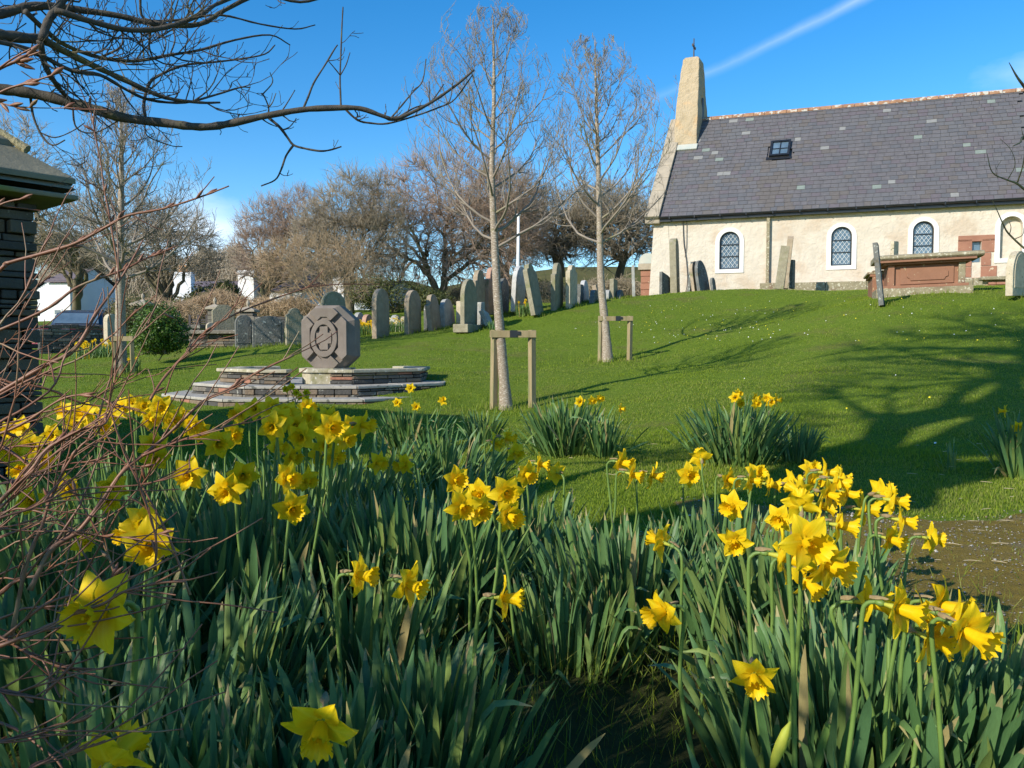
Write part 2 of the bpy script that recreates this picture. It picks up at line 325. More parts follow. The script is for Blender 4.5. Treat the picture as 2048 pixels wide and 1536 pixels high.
m_slate = mat('roof_slate', (0.094, 0.089, 0.093), (0.132, 0.126, 0.132), 3.5, 0.6, 0.4, 25, c3=(0.115, 0.115, 0.12), c3_scale=0.5, c3_thr=0.5, spec=0.4, bdist=0.006, objrand=0.0, spots=(0.17,0.155,0.14), spot_scale=9, spot_thr=0.66)
def slate_m(name, c, s=1.25):
    return mat(name, c, tuple(x * s for x in c), 5, 0.6, 0.2, 25, spec=0.4, bdist=0.006)
m_slates = [m_slate, slate_m('slate_purple', (0.102, 0.090, 0.098)), slate_m('slate_blue', (0.090, 0.091, 0.098)), slate_m('slate_green', (0.17, 0.20, 0.175)), slate_m('slate_pale', (0.20, 0.20, 0.19)), slate_m('slate_brown', (0.102, 0.092, 0.086))]
m_ridge = mat('terracotta_ridge', (0.24, 0.13, 0.075), (0.38, 0.22, 0.13), 3, 0.9, 0.6, 12, spots=(0.46, 0.43, 0.37), spot_scale=5.5, spot_thr=0.54, spec=0.2, bdist=0.02)
m_black = mat('black_paint', (0.012, 0.014, 0.018), (0.02, 0.022, 0.026), 6, 0.35, 0.1, spec=0.5)
m_iron = mat('dark_iron', (0.03, 0.025, 0.025), (0.06, 0.045, 0.04), 20, 0.6, 0.3, spec=0.5)
m_glass = mat('window_glass', (0.06, 0.10, 0.14), (0.12, 0.18, 0.24), 2.2, 0.15, 0.3, 6, spec=0.9, bdist=0.01)
m_lat = mat('white_lattice', (0.55, 0.58, 0.58), (0.68, 0.70, 0.70), 10, 0.6, 0, spec=0.4)
m_sand = mat('red_sandstone', (0.28, 0.135, 0.09), (0.35, 0.175, 0.115), 3, 0.9, 0.6, 22, spots=(0.52, 0.42, 0.30), spot_scale=7, spot_thr=0.68, spec=0.15, bdist=0.01)
m_tomb = mat('tomb_sandstone', (0.235, 0.12, 0.075), (0.29, 0.15, 0.095), 2, 0.9, 0.5, 22, spots=(0.42, 0.33, 0.20), spot_scale=9, spot_thr=0.66, spec=0.15, bdist=0.01)
m_lichen = mat('lichen_stone', (0.22, 0.19, 0.12), (0.34, 0.30, 0.20), 8, 0.95, 0.9, 30, spots=(0.5, 0.47, 0.36), spot_scale=16, spot_thr=0.6, c3=(0.2, 0.13, 0.09), c3_scale=2.5, c3_thr=0.56, spec=0.1, bdist=0.02)
m_tree_stake = mat('weathered_stake', (0.24, 0.19, 0.10), (0.36, 0.29, 0.17), 5, 0.9, 0.6, 40, stretch=(4, 4, 0.6), c3=(0.19, 0.20, 0.09), c3_scale=2, spec=0.15, bdist=0.006)
def stone_m(name, c1, c2, spots=None, c3=None, thr=0.64):
    if name.startswith('headstone'): c1 = tuple(x * 1.6 for x in c1); c2 = tuple(x * 1.7 for x in c2)
    return mat(name, c1, c2, 5, 0.95, 0.9, 24, spots=spots, spot_scale=14, spot_thr=thr, c3=c3, c3_scale=2.2, c3_thr=0.55, spec=0.12, bdist=0.02)
m_hs = {
 'brown': stone_m('headstone_brown', (0.17, 0.135, 0.095), (0.25, 0.20, 0.14), (0.33, 0.30, 0.22), (0.20, 0.19, 0.10)),
 'green': stone_m('headstone_green', (0.145, 0.13, 0.09), (0.20, 0.18, 0.125), (0.33, 0.31, 0.23), (0.20, 0.20, 0.10)),
 'grey': stone_m('headstone_grey', (0.17, 0.17, 0.155), (0.26, 0.255, 0.23), (0.45, 0.45, 0.40), None),
 'dark': stone_m('headstone_dark', (0.065, 0.07, 0.065), (0.12, 0.12, 0.11), (0.38, 0.40, 0.36), (0.13, 0.10, 0.055), 0.63),
 'white': stone_m('headstone_white', (0.26, 0.255, 0.24), (0.34, 0.33, 0.31), (0.2, 0.19, 0.16), None),
 'red': stone_m('headstone_red', (0.22, 0.13, 0.09), (0.29, 0.18, 0.13), (0.36, 0.32, 0.25), (0.2, 0.17, 0.1)),
 'pale': stone_m('headstone_pale', (0.26, 0.225, 0.16), (0.34, 0.295, 0.215), (0.22, 0.21, 0.13), (0.26, 0.24, 0.14)),
}
m_monu = mat('monument_stone', (0.185, 0.155, 0.13), (0.265, 0.225, 0.19), 4, 0.9, 0.5, 40, c3=(0.20, 0.175, 0.14), c3_scale=2.4, spec=0.15, bdist=0.006)
m_plinth = mat('plinth_stone', (0.34, 0.31, 0.22), (0.48, 0.44, 0.33), 9, 0.95, 0.8, 36, spots=(0.6, 0.58, 0.5), spot_scale=18, spot_thr=0.62, c3=(0.25, 0.24, 0.13), c3_scale=3, spec=0.12, bdist=0.012)
m_slab = mat('step_slab', (0.30, 0.285, 0.25), (0.42, 0.40, 0.35), 7, 0.9, 0.6, 34, spots=(0.15, 0.15, 0.13), spot_scale=11, spot_thr=0.62, spec=0.15, bdist=0.008)
m_cours = [stone_m('wall_stone_grey', (0.13, 0.115, 0.095), (0.21, 0.19, 0.155), (0.36, 0.35, 0.3)), stone_m('wall_stone_brown', (0.16, 0.125, 0.09), (0.24, 0.185, 0.13), (0.34, 0.3, 0.22)), stone_m('wall_stone_red', (0.30, 0.14, 0.095), (0.37, 0.19, 0.13), None), stone_m('wall_stone_dark', (0.06, 0.06, 0.058), (0.11, 0.105, 0.095), (0.3, 0.3, 0.26))]
m_shed_roof = mat('stone_roof_slab', (0.18, 0.17, 0.12), (0.26, 0.235, 0.16), 3, 0.85, 0.6, 24, c3=(0.20, 0.21, 0.07), c3_scale=2.0, spec=0.3, bdist=0.01)
m_mortar = mat('mortar', (0.27, 0.24, 0.15), (0.38, 0.34, 0.2), 12, 1.0, 1.0, 30, c3=(0.2, 0.23, 0.08), c3_scale=4, spec=0.05, bdist=0.03)
# ------------------------------------------------------------------ terrain
ctl = []
def cp(px, py, d): ctl.append(P(px, py, d))
for a in [(1480,930,5.8),(1130,922,6.0),(1010,822,10.5),(200,815,11.0),(150,745,16.5),(243,752,16),(560,801,11.2),(655,746,14.2),(880,765,12.0),(100,705,22),
          (490,690,20),(760,672,21),(820,666,22.5),(938,655,21),(1076,623,23),(1140,613,24),(1265,600,31),(1300,603,33),(1400,590,30),(1500,583,28),(1660,585,25),
          (1770,601,17),(1880,585,18.3),(1960,580,18.6),(2048,581,17.6),(1215,725,16),(1400,682,17.5),(1500,642,20.5),(1900,655,14.5),(1900,722,11.5),(1700,802,8.6),(1700,702,13),
          (1300,760,12.2),(2048,800,8),(1100,702,17.5),(1000,652,21.5),(1400,800,9.3),(1230,870,7.4),(700,880,7.4),(300,870,7.8),(1050,660,20.5),(1600,610,22),(1150,640,21.5),(2048,690,12.5),(2040,625,15.4)]: cp(*a)
ctl += [np.array(a, float) for a in [(-1, 1, 0.04), (0.5, 1.2, 0.0), (2, 1.2, 0), (-2.4, 2.4, 0.05), (-0.5, 2.6, 0.05), (1.5, 2.8, 0), (3, 3.5, 0), (1, 4.2, 0), (-2, 5, 0), (-6, 6, 0), (-10, 12, 0.1), (6, 4, 0), (-4, -4, 0), (4, -5, 0), (-12, -6, 0),
        (12, -6, 0.2), (9, 4, 0.2), (16, 8, 1.4), (14, 18, 2.3), (20, 30, 2.9), (25, 22, 2.9), (14, 30, 2.9), (12, 40, 2.9), (24, 40, 3.1), (5, 45, 3.0), (0, 40, 3.1), (-6, 32, 2.0), (-10, 24, 1.0), (-16, 30, 1.5), (-22, 22, 1.0), (-20, 40, 2.2), (-6, 45, 3.2), (30, 10, 2.2), (-28, 10, 0.6), (8, 26.5, 2.83), (11.5, 24, 2.6)]]
CT = np.array(ctl)
def _tps(P0, z, lam=0.004):
    n = len(P0); d = np.linalg.norm(P0[:, None] - P0[None], axis=2); K = np.where(d > 0, d * d * np.log(d + 1e-12), 0) + lam * n * np.eye(n)
    Q = np.hstack([np.ones((n, 1)), P0]); A = np.block([[K, Q], [Q.T, np.zeros((3, 3))]])
    return np.linalg.solve(A, np.concatenate([z, np.zeros(3)]))
_W = _tps(CT[:, :2] , CT[:, 2], 0.02)
def H(x, y):
    x = np.atleast_1d(np.asarray(x, float)); y = np.atleast_1d(np.asarray(y, float)); shp = x.shape; x = x.ravel(); y = y.ravel()
    xc = np.clip(x, -30, 32); yc = np.clip(y, -8, 46)
    d = np.sqrt((xc[:, None] - CT[None, :, 0]) ** 2 + (yc[:, None] - CT[None, :, 1]) ** 2) + 1e-9
    z = (d * d * np.log(d)) @ _W[:-3] + _W[-3] + _W[-2] * xc + _W[-1] * yc
    z = np.clip(z, -0.05, 3.6)
    far = np.clip((y - 46) / 45, 0, 1); far = far * far * (3 - 2 * far)
    lf = np.clip((x + 14) / 20, 0, 1)
    z = z + far * (3.0 + 3.8 * lf)
    far2 = np.clip((y - 100) / 200, 0, 1); z = z + far2 * (9 + 12 * (1 - np.clip((x + 40) / 40, 0, 1)))
    # small swells
    z = z + 0.018 * np.sin(x * 3.1 + 1.3 * np.sin(y * 1.7)) * np.cos(y * 2.3) + 0.018 * np.sin(x * 0.9 + 2 * np.sin(y * 0.5)) * np.clip(y / 8, 0, 1)
    return z.reshape(shp)
def h(x, y): return float(H(x, y)[0])
def grid_sheet(name, xs, ys, zf, mt, kind='structure'):
    X, Y = np.meshgrid(xs, ys); Z = zf(X.ravel(), Y.ravel()); V = np.stack([X.ravel(), Y.ravel(), Z], 1)
    nx, ny = len(xs), len(ys); i = np.arange(nx * ny).reshape(ny, nx)
    mb = MB(); Qd = np.stack([i[:-1, :-1], i[:-1, 1:], i[1:, 1:], i[1:, :-1]], -1).reshape(-1, 4); yc_ = V[Qd[:, 0], 1] + 2.5 * np.sin(V[Qd[:, 0], 0] * .4); mb.add(V, Qd[yc_ < 43]); b2_ = Qd[yc_ >= 43]
    if len(b2_): mb.f[4].append(b2_); mb.uv[4].append(np.zeros((len(b2_) * 4, 2))); mb.mi[4].append(np.ones(len(b2_), int))
    o = mb.build(name, [mt, m_field], smooth=True); o['kind'] = kind; return o
xs = np.unique(np.concatenate([np.linspace(-900, -60, 22), np.linspace(-60, -14, 47), np.linspace(-14, 16, 200), np.linspace(16, 60, 45), np.linspace(60, 900, 22)]))
ys = np.unique(np.concatenate([np.linspace(-60, -4, 20), np.linspace(-4, 36, 260), np.linspace(36, 110, 60), np.linspace(110, 1500, 36)]))
grid_sheet('ground', xs, ys, H, m_soil)
# path of mossy gravel behind the bed
def path_lo(x): return 2.25 + 0.12 * np.sin(x * 2.1) + 0.45 * np.clip((1.6 - x), 0, 3) + 0.03 * np.sin(x * 13)
def path_hi(x): return 4.25 + 0.14 * np.sin(x * 1.3 + 1) + 0.06 * np.sin(x * 7.3) + 0.03 * np.sin(x * 19)
px_ = np.linspace(0.1, 14, 260); tt = np.linspace(0, 1, 26)
V = []; 
for x in px_:
    lo, hi = float(path_lo(x)), float(path_hi(x)); hi = max(hi, lo + .02)
    if x < 0.9: hi = min(hi, lo + (x - 0.1) * 1.0 + 0.3)
    V += [(x, lo + (hi - lo) * t, 0) for t in tt]
V = np.array(V); V[:, 2] = H(V[:, 0], V[:, 1]) + 0.012 - 0.02 * np.tile((2 * tt - 1) ** 8, len(px_))
i = np.arange(len(V)).reshape(len(px_), 26)
MB().add(V, np.stack([i[:-1, :-1], i[1:, :-1], i[1:, 1:], i[:-1, 1:]], -1).reshape(-1, 4)).build('gravel_path', m_path, smooth=True, kind='structure')
bx_ = np.linspace(-3.6, 2.4, 120); V = []
for x in bx_:
    hi = min(float(path_lo(x)) + .12, 3.35 + .12 * math.sin(x * 3)) if x > .3 else 3.45 + .14 * math.sin(x * 3.1) + .06 * math.sin(x * 8.3)
    V += [(x, .2 + (hi - .2) * t, 0) for t in np.linspace(0, 1, 50)]
V = np.array(V); V[:, 2] = H(V[:, 0], V[:, 1]) + 0.006; i = np.arange(len(V)).reshape(120, 50)
MB().add(V, np.stack([i[:-1, :-1], i[1:, :-1], i[1:, 1:], i[:-1, 1:]], -1).reshape(-1, 4)).build('flower_bed_soil', m_bed, smooth=True, kind='structure')
def on_path(x, y): return (x > 0.3) & (y > path_lo(x) + 0.05) & (y < path_hi(x) - 0.02) & ((x > 0.9) | (y < path_lo(x) + (x - .1) + .3))

# ------------------------------------------------------------------ church
CZ = 2.80
C0 = P(1308, 602, 33.0); C0[2] = CZ
CU = np.array([0.947, -0.322, 0.0]); CV = np.array([0.454, 0.891, 0.0]); CN = np.array([-0.322, -0.947, 0.0]); UZ = np.array([0, 0, 1.0])
RV = 3.6; ZE = 6.62 - CZ; ZR = 11.25 - CZ; L = 23.0
def ch(u, v, z): return C0 + u * CU + v * CV + z * UZ
def hitw(px, py, off=0.0):
    """(u, z) on the front wall seen at a photo pixel"""
    d = vdir(px, py); o = np.array([0, 0, EYE]); p0 = C0 + CN * off
    A = np.array([d, -CU, -UZ]).T; s = np.linalg.solve(A, p0 - o); return s[1], s[2]
RD = CV * RV + UZ * (ZR - ZE)    # roof slope vector
def hitr(px, py):
    d = vdir(px, py); o = np.array([0, 0, EYE]); A = np.array([d, -CU, -RD]).T; s = np.linalg.solve(A, C0 + UZ * ZE - o); return s[1], s[2]
church = empty('church', ch(0, 0, 0), 'small cream rendered church with grey slate roof and buff bellcote on the grassy rise', 'church')
# windows: (px centre, top py, bottom py, width px) of the white surround outer outline
wins = []
for (xc, yt, yb, wd, blank) in [(1458.5, 455.5, 547, 57, 0), (1682, 445.5, 540, 60, 0), (1845.5, 434, 526, 62, 0), (2021, 424, 526, 66, 1)]:
    u0, z0 = hitw(xc - wd / 2, yb); u1, _ = hitw(xc + wd / 2, yb); _, z1 = hitw(xc, yt); wins.append(((u0 + u1) / 2, z0, z1, (u1 - u0), blank))
def arch(wid, z0, z1, n=14, rect=False):
    r = wid / 2; zc = z1 - r; pts = [(-r, z0), (r, z0)]
    for k in range(n + 1):
        a = math.pi * k / n; pts.append((r * math.cos(a), zc + r * math.sin(a)))
    return pts
# front wall with holes: build as grid of strips between windows -> use boolean-free approach: polygon pieces around each opening
holes = [(u, z0 + 0.16, z1 - 0.16, wd - 0.34) for (u, z0, z1, wd, b) in wins]
ur, zr0 = hitw(1953, 506); _, zr1 = hitw(1953, 476); holes2 = holes + [(ur + 0.0, zr0 - 0.35, zr1, 0.30)]
holes2 = sorted(holes2, key=lambda a: a[0])
mbw = MB(); mbr = []; u_prev = 0.0; ZT = ZE - 0.02; depth = 0.24
def wq(u0, u1, z0, z1, base=-1.2):
    # subdivided so the base hugs; plain quad
    mbw.add([ch(u0, 0, z0), ch(u1, 0, z0), ch(u1, 0, z1), ch(u0, 0, z1)], [[0, 1, 2, 3]])
for (u, z0, z1, wd) in holes2:
    wq(u_prev, u - wd / 2, -1.5, ZT); wq(u - wd / 2, u + wd / 2, -1.5, z0)
    r = wd / 2; zc = z1 - r; n = 14
    for k in range(n):
        a0 = math.pi * (1 - k / n); a1 = math.pi * (1 - (k + 1) / n)
        x0, x1 = u + r * math.cos(a0), u + r * math.cos(a1); y0, y1 = zc + r * math.sin(a0), zc + r * math.sin(a1)
        mbw.add([ch(x0, 0, y0), ch(x1, 0, y1), ch(x1, 0, ZT), ch(x0, 0, ZT)], [[0, 1, 2, 3]])
    ol = arch(wd, z0, z1); m = len(ol)
    Vr = np.array([ch(u + a, 0, b) for a, b in ol] + [ch(u + a, 0, b) - CN * depth for a, b in ol])
    mbr.append(MB().add(Vr, [[k, (k + 1) % m, (k + 1) % m + m, k + m] for k in range(m)]))
    u_prev = u + wd / 2
wq(u_prev, L, -1.5, ZT)
# gable walls + back
gable = lambda u: [ch(u, 0, -1.5), ch(u, 2 * RV, -1.5), ch(u, 2 * RV, ZE), ch(u, RV, ZR), ch(u, 0, ZE)]
mbw.add(gable(0.0), [[0, 1, 2, 3, 4]]); mbw.add(gable(L), [[4, 3, 2, 1, 0]])
mbw.add([ch(0, 2 * RV, -1.5), ch(L, 2 * RV, -1.5), ch(L, 2 * RV, ZT), ch(0, 2 * RV, ZT)], [[0, 3, 2, 1]])
wall = mbw.build('wall', m_render, church)
for b_ in mbr: b_.build('reveal', m_render, wall)
# battered corner at the left end
b = MB(); b.add([ch(-0.28, -0.06, -1.2), ch(0.9, -0.07, -1.2), ch(0.55, -0.015, ZE - 0.5), ch(-0.03, -0.015, ZE - 0.5), ch(-0.28, 1.0, -1.2), ch(0.9, .3, -1.2), ch(0.55, .3, ZE - .5), ch(-0.03, 1.0, ZE - .5)],
    [[0, 1, 2, 3], [0, 3, 7, 4], [3, 2, 6, 7], [1, 5, 6, 2]]); b.build('corner_batter', m_render, wall)
# blank arch infill and windows
for k, (u, z0, z1, wd, blank) in enumerate(wins):
    hu, hz0, hz1, hwd = holes[k]
    inn = arch(hwd, hz0, hz1); out = arch(wd, z0, z1)
    wn = MB()
    if blank:
        prism(wn, arch(hwd + .1, hz0 - .05, hz1 + .05), ch(u, 0, 0) - CN * 0.25, CU, CN, UZ, 0.04); win = wn.build('blank_arch', m_render, church)
    else:
        fr = MB(); ring_prism(fr, arch(hwd, hz0, hz1), arch(hwd - 0.09, hz0 + 0.045, hz1 - 0.045), ch(u, 0, 0) - CN * 0.10, CU, CN, UZ, 0.05)
        win = fr.build('window', m_black, church)
    sr = MB(); ring_prism(sr, out, arch(hwd + 0.004, hz0 - 0.002, hz1 + 0.002), ch(u, 0, 0) + CN * 0.012, CU, CN, UZ, 0.05); sr.build('surround', m_white, win, bevel=0.006)
    if blank: continue
    H3 = (hz1 - hz0 - 0.09) / 3; zz = [hz0 + 0.045 + H3 * i for i in range(4)]; hw = hwd / 2 - 0.045
    for i in range(3):
        g = MB(); base = ch(u, 0, 0) - CN * (0.125 + 0.004 * i)
        if i < 2: prism(g, [(-hw, zz[i]), (hw, zz[i]), (hw, zz[i + 1]), (-hw, zz[i + 1])], base, CU, CN, UZ, 0.006)
        else:
            r = hw; zc = max(zz[3] - r, zz[2] + .01); pts = [(-hw, zz[2]), (hw, zz[2])] + [(r * math.cos(math.pi * t / 12), zc + (zz[3] - zc) * math.sin(math.pi * t / 12)) for t in range(13)]
            prism(g, pts, base, CU, CN, UZ, 0.006)
        g.build('pane', m_glass, win)
    lt = MB()
    for i in (1, 2): gb = MB(); gb.box(ch(u, 0, zz[i]) - CN * 0.10, (hw * 2, 0.035, 0.03), [CU, CN, UZ]); gb.build('glazing_bar', m_black, win)
    # diamond lattice clipped to each pane
    def inside(a, zq, i):
        if abs(a) > hw - .02 or zq < zz[i] + .03 or zq > zz[i + 1] - .03: return False
        if i == 2 and zq > zz[3] - hw: return (a * a + (zq - (zz[3] - hw)) ** 2) < (hw - .03) ** 2
        return True
    for i in range(3):
        s = hw * 2 / 4.2; sl = 1.35
        for sg in (-1, 1):
            for q in range(-9, 14):
                seg = []
                for tq in np.linspace(0, 1, 60):
                    zq = zz[i] + (zz[i + 1] - zz[i]) * tq; a = -hw + q * s + sg * (zq - zz[i]) / sl + 0.06
                    if inside(a, zq, i): seg.append((a, zq))
                if len(seg) > 3:
                    p0, p1 = seg[0], seg[-1]; A = ch(u + p0[0], 0, p0[1]) - CN * (0.108 - .003 * sg); Bq = ch(u + p1[0], 0, p1[1]) - CN * (0.108 - .003 * sg)
                    tubes(lt, [[A, Bq]], [[0.0075, 0.0075]], 4)
    lt.build('lattice', m_lat, win)
# small red sandstone window
sw = MB(); prism(sw, arch(0.28, zr0 - .33, zr1 - .0), ch(ur, 0, 0) - CN * 0.16, CU, CN, UZ, 0.02); swin = sw.build('window', m_glass, church)
zc_ = zr0
for (a0, a1, q0, q1) in [(-.62, -.155, .12, .62), (.155, .60, .12, .62), (-.52, -.155, -.40, .10), (.155, .48, -.38, .10), (.155, .68, -.80, -.40), (-.60, -.155, -.80, -.42), (-.155, .45, -1.15, -.82)]:
    s_ = MB(); s_.box(ch(ur + (a0 + a1) / 2, 0, zr0 + (q0 + q1) / 2 - .1) + CN * 0.006, (a1 - a0, .05, q1 - q0), [CU, CN, UZ]); s_.build('quoin', m_sand, swin, bevel=.012)
s_ = MB(); prism(s_, [(-.62, .53), (.60, .53), (.60, .76), (-.62, .76)], ch(ur, 0, zr0 - .1) + CN * .006, CU, CN, UZ, .05); s_.build('lintel', m_sand, swin, bevel=.012)
# roof deck, slates
rn = np.cross(CU, RD); rn /= np.linalg.norm(rn)
if rn[2] < 0: rn = -rn
slope = np.linalg.norm(RD); rd = RD / slope
def rp(u, s, off=0.0): return C0 + UZ * ZE + CU * u + rd * s + rn * off
OH = 0.42
mb = MB(); mb.add([rp(0.05, -OH, -.06), rp(L, -OH, -.06), rp(L, slope, -.06), rp(0.05, slope, -.06)], [[0, 1, 2, 3]])
bk = lambda u, t: ch(u, 2 * RV - t * RV, ZE + (ZR - ZE) * t - 0.05)
mb.add([bk(0.05, 0), bk(L, 0), bk(L, 1), bk(0.05, 1)], [[3, 2, 1, 0]])
roof = mb.build('roof', m_slate, church)
rows = 27; rh = (slope + OH + .02) / rows; pieces = []
r2 = random.Random(5)
vmid = hitr(1560, 300)
for r in range(rows):
    u = 0.30 - (0.16 if r % 2 else 0) ; s0 = -OH - .03 + r * rh
    while u < 13.5:
        wd = r2.uniform(.25, .40); pieces.append((max(u, .28) + .005, min(u + wd, L) - .005, s0 + r2.uniform(-.008, .008), r)); u += wd
sk_u, sk_s = hitr(1560, 300)[0], hitr(1560, 300)[1] * slope
def slate_geo(mb, u0, u1, s0, mi):
    s1 = s0 + rh * 1.12; lift = r2.uniform(0, .006); tk = .014
    e0 = r2.uniform(-.006, .006)
    V = [rp(u0, s0, .020 + lift), rp(u1, s0 + e0, .020 + lift), rp(u1, s1, .004), rp(u0, s1, .004), rp(u0, s0, .020 + lift - tk), rp(u1, s0 + e0, .020 + lift - tk), rp(u1, s1, .002 - tk), rp(u0, s1, .002 - tk)]
    mb.add(V, [[0, 1, 2, 3], [4, 5, 1, 0], [5, 6, 2, 1], [7, 4, 0, 3]], mi=mi)
pieces = [p for p in pieces if not (abs((p[0] + p[1]) / 2 - sk_u) < .42 and sk_s - .62 < p[2] + rh / 2 < sk_s + .42) and p[1] > p[0] + .05]
order = sorted(range(len(pieces)), key=lambda i: -pieces[i][0] + 0.08 * pieces[i][3]) 
big = set([i for i in order if pieces[i][0] < 11.6][:290]); rest = MB()
for i, (u0, u1, s0, r) in enumerate(pieces):
    q = r2.random(); mi = 3 if q < .012 else 4 if q < .026 else 1 if q < .17 else 2 if q < .33 else 5 if q < .42 else 0
    uc = (u0 + u1) / 2
    if abs(uc - sk_u - .1) < .75 and s0 < sk_s - .3 and r2.random() < .6: mi = 5
    if i in big:
        s_ = MB(); slate_geo(s_, u0, u1, s0, 0); s_.build('slate', m_slates[mi], roof)
    else: slate_geo(rest, u0, u1, s0, mi)
o = rest.build('slates', m_slates, roof); o['kind'] = 'stuff'
# white droppings / lichens near the bellcote and a few spots
# ridge tiles
u = 1.05; k = 0
while u < 13.6:
    ln = .46; t = MB(); cs = [(-.13, -.13), (-.11, -.06), (-.05, .03), (0, .05), (.05, .03), (.11, -.06), (.13, -.13)]
    pts = [(a * 1.0, bq) for a, bq in cs]; m = len(pts)
    V = [ch(u + .008, RV + a, ZR + bq + .02 + r2.uniform(-.006, .006)) for a, bq in pts] + [ch(u + ln - .008, RV + a, ZR + bq + .02) for a, bq in pts]
    t.add(V, [[i, i + m, i + m + 1, i + 1] for i in range(m - 1)] + []); t.add(V, [list(range(m))]); t.build('ridge_tile', m_ridge, roof); u += ln
# skylight
sl = empty_part = MB(); 
def rbox(mb, u, s, du, ds, off, th): mb.box(rp(u, s, off), (du, ds, th), [CU, rd, rn]); return mb
fr = MB(); W2, H2 = .36, .44
for (a, bq, du, ds) in [(-W2, 0, .09, 2 * H2 + .09), (W2, 0, .09, 2 * H2 + .09), (0, -H2, 2 * W2 - .09, .09), (0, H2, 2 * W2 - .09, .09)]: rbox(fr, sk_u + a, sk_s + bq, du, ds, .09, .11)
sky_l = fr.build('skylight', m_black, church)
rbox(MB(), sk_u, sk_s, 2 * W2 - .1, 2 * H2 - .1, .07, .02).build('pane', m_glass, sky_l)
g_ = MB(); rbox(g_, sk_u, sk_s, .035, 2 * H2 - .1, .10, .03); rbox(g_, sk_u, sk_s - .02, 2 * W2 - .1, .03, .098, .03); g_.build('glazing_bar', m_black, sky_l)
rbox(MB(), sk_u, sk_s - H2 - .12, 2 * W2 + .3, .16, .05, .012).build('flashing', m_black, sky_l)
# eaves: gutter, fascia, brackets, downpipe
eu = rp(0, -OH)
fa = MB(); fa.box(rp(L / 2, -OH, 0) - UZ * .14 + CN * -0.02, (L - .3, .03, .16), [CU, CN, UZ]); fa.build('fascia', m_black, church)
gt = MB(); k = 10; pr = [(.075 * math.cos(math.pi * (1 + i / k)), .075 * math.sin(math.pi * (1 + i / k))) for i in range(k + 1)]
A = rp(.25, -OH) + CN * .075 - UZ * .03; Bp = rp(L, -OH) + CN * .075 - UZ * .03
V = [A + CN * a + UZ * bq for a, bq in pr] + [Bp + CN * a + UZ * bq for a, bq in pr]
gt.add(V, [[i, i + k + 1, i + k + 2, i + 1] for i in range(k)]); gut = gt.build('gutter', m_black, church)
for i in range(12):
    q = MB(); c = rp(.7 + i * 1.02, -OH) + CN * .075; q.box(c - UZ * .075, (.04, .18, .12), [CU, CN, UZ]); q.build('gutter_bracket', m_black, gut)
sf = MB(); sf.add([rp(0.2, -OH) - UZ * .06, rp(L, -OH) - UZ * .06, ch(L, 0.02, ZE - .30), ch(0.2, 0.02, ZE - .30)], [[0, 1, 2, 3]]); sf.build('soffit', m_coping, church)
ud, zd = hitw(1537, 426)
pb = MB(); pb.box(ch(ud, 0, (ZE - .35 + .05) / 2) + CN * .09, (.13, .17, ZE - .4), [CU, CN, UZ]); dp = pb.build('downpipe_casing', m_lichen, church, bevel=.02)
# raised coping on the left gable
cpg = MB()
for t0, t1 in [(i / 8, (i + 1) / 8) for i in range(8)]:
    s0, s1 = -OH - .12 + t0 * (slope + OH + .1), -OH - .12 + t1 * (slope + OH + .1) - .008
    q = MB(); q.box(rp(-.02, (s0 + s1) / 2, .07), (.60, s1 - s0, .16), [CU, rd, rn]); q.build('coping_stone', m_coping, church, bevel=.02)
q = MB(); q.box(rp(-.02, -OH - .02, -.2) , (.62, .34, .30), [CU, CN, UZ]); q.build('kneeler', m_coping, church, bevel=.05)
# bellcote
BCu = 0.62; bw = 0.50   # centre in u, half-width
zb0 = 6.6; 
def at_z(py, v): # height seen at row py for depth of that v
    return P(1360, py, (C0 + CU * BCu + CV * v)[1])[2] - CZ
ztop, zmid, zlow = at_z(113, RV - .45), at_z(195, RV - .8), at_z(306, RV - 1.15)
secs = [(zlow - 1.2, .50, 1.30, .0), (zlow, .49, 1.20, .0), (zlow + .9, .49, 1.12, 0), (zmid - .5, .49, .98, .0), (zmid + .1, .46, .80, .0), (zmid + .35, .455, .72, 0), (zmid + 1.1, .41, .60, .02), (ztop - .12, .36, .46, .04), (ztop, .28, .36, .05)]
# subdivide ring -> slightly lumpy plaster
lst = []
for zq, hu, hv, du in secs:
    ring = []
    ns = 5
    for side in range(4):
        for i in range(ns):
            t = i / ns * 2 - 1
            a, bq = [(t * hu, -hv), (hu, t * hv), (-t * hu, hv), (-hu, -t * hv)][side]
            ring.append((a, bq))
    lst.append((zq, ring, du))
V = []; 
zs = np.linspace(0, len(secs) - 1, 26)
for zi in zs:
    i0 = min(int(zi), len(secs) - 2); f = zi - i0
    for j in range(20):
        a = lst[i0][1][j][0] * (1 - f) + lst[i0 + 1][1][j][0] * f; bq = lst[i0][1][j][1] * (1 - f) + lst[i0 + 1][1][j][1] * f
        zq = lst[i0][0] * (1 - f) + lst[i0 + 1][0] * f; du = lst[i0][2] * (1 - f) + lst[i0 + 1][2] * f
        V.append(ch(BCu + a + du + r2.uniform(-.014, .014), RV + bq + r2.uniform(-.014, .014), zq))
V = np.array(V); i = np.arange(len(V)).reshape(26, 20); q = MB(); j = np.roll(i, -1, 1)
q.add(V, np.stack([i[:-1], j[:-1], j[1:], i[1:]], -1).reshape(-1, 4)); q.add(V, [i[-1].tolist()])
bell = q.build('bellcote', m_buff, church, smooth=False, bevel=.03)
# bell opening on the side facing along the ridge
q = MB(); prism(q, arch(.36, zmid - 1.6, zmid + .15), ch(BCu + .485, RV, 0), CV, CU, UZ, .03); q.build('bell_opening', m_iron, bell)
q = MB(); q.box(rp(BCu, slope * .66 , .05) , (1.1, .34, .10), [CU, rd, rn]); q.build('lead_flashing', m_leadf, church, bevel=.02)
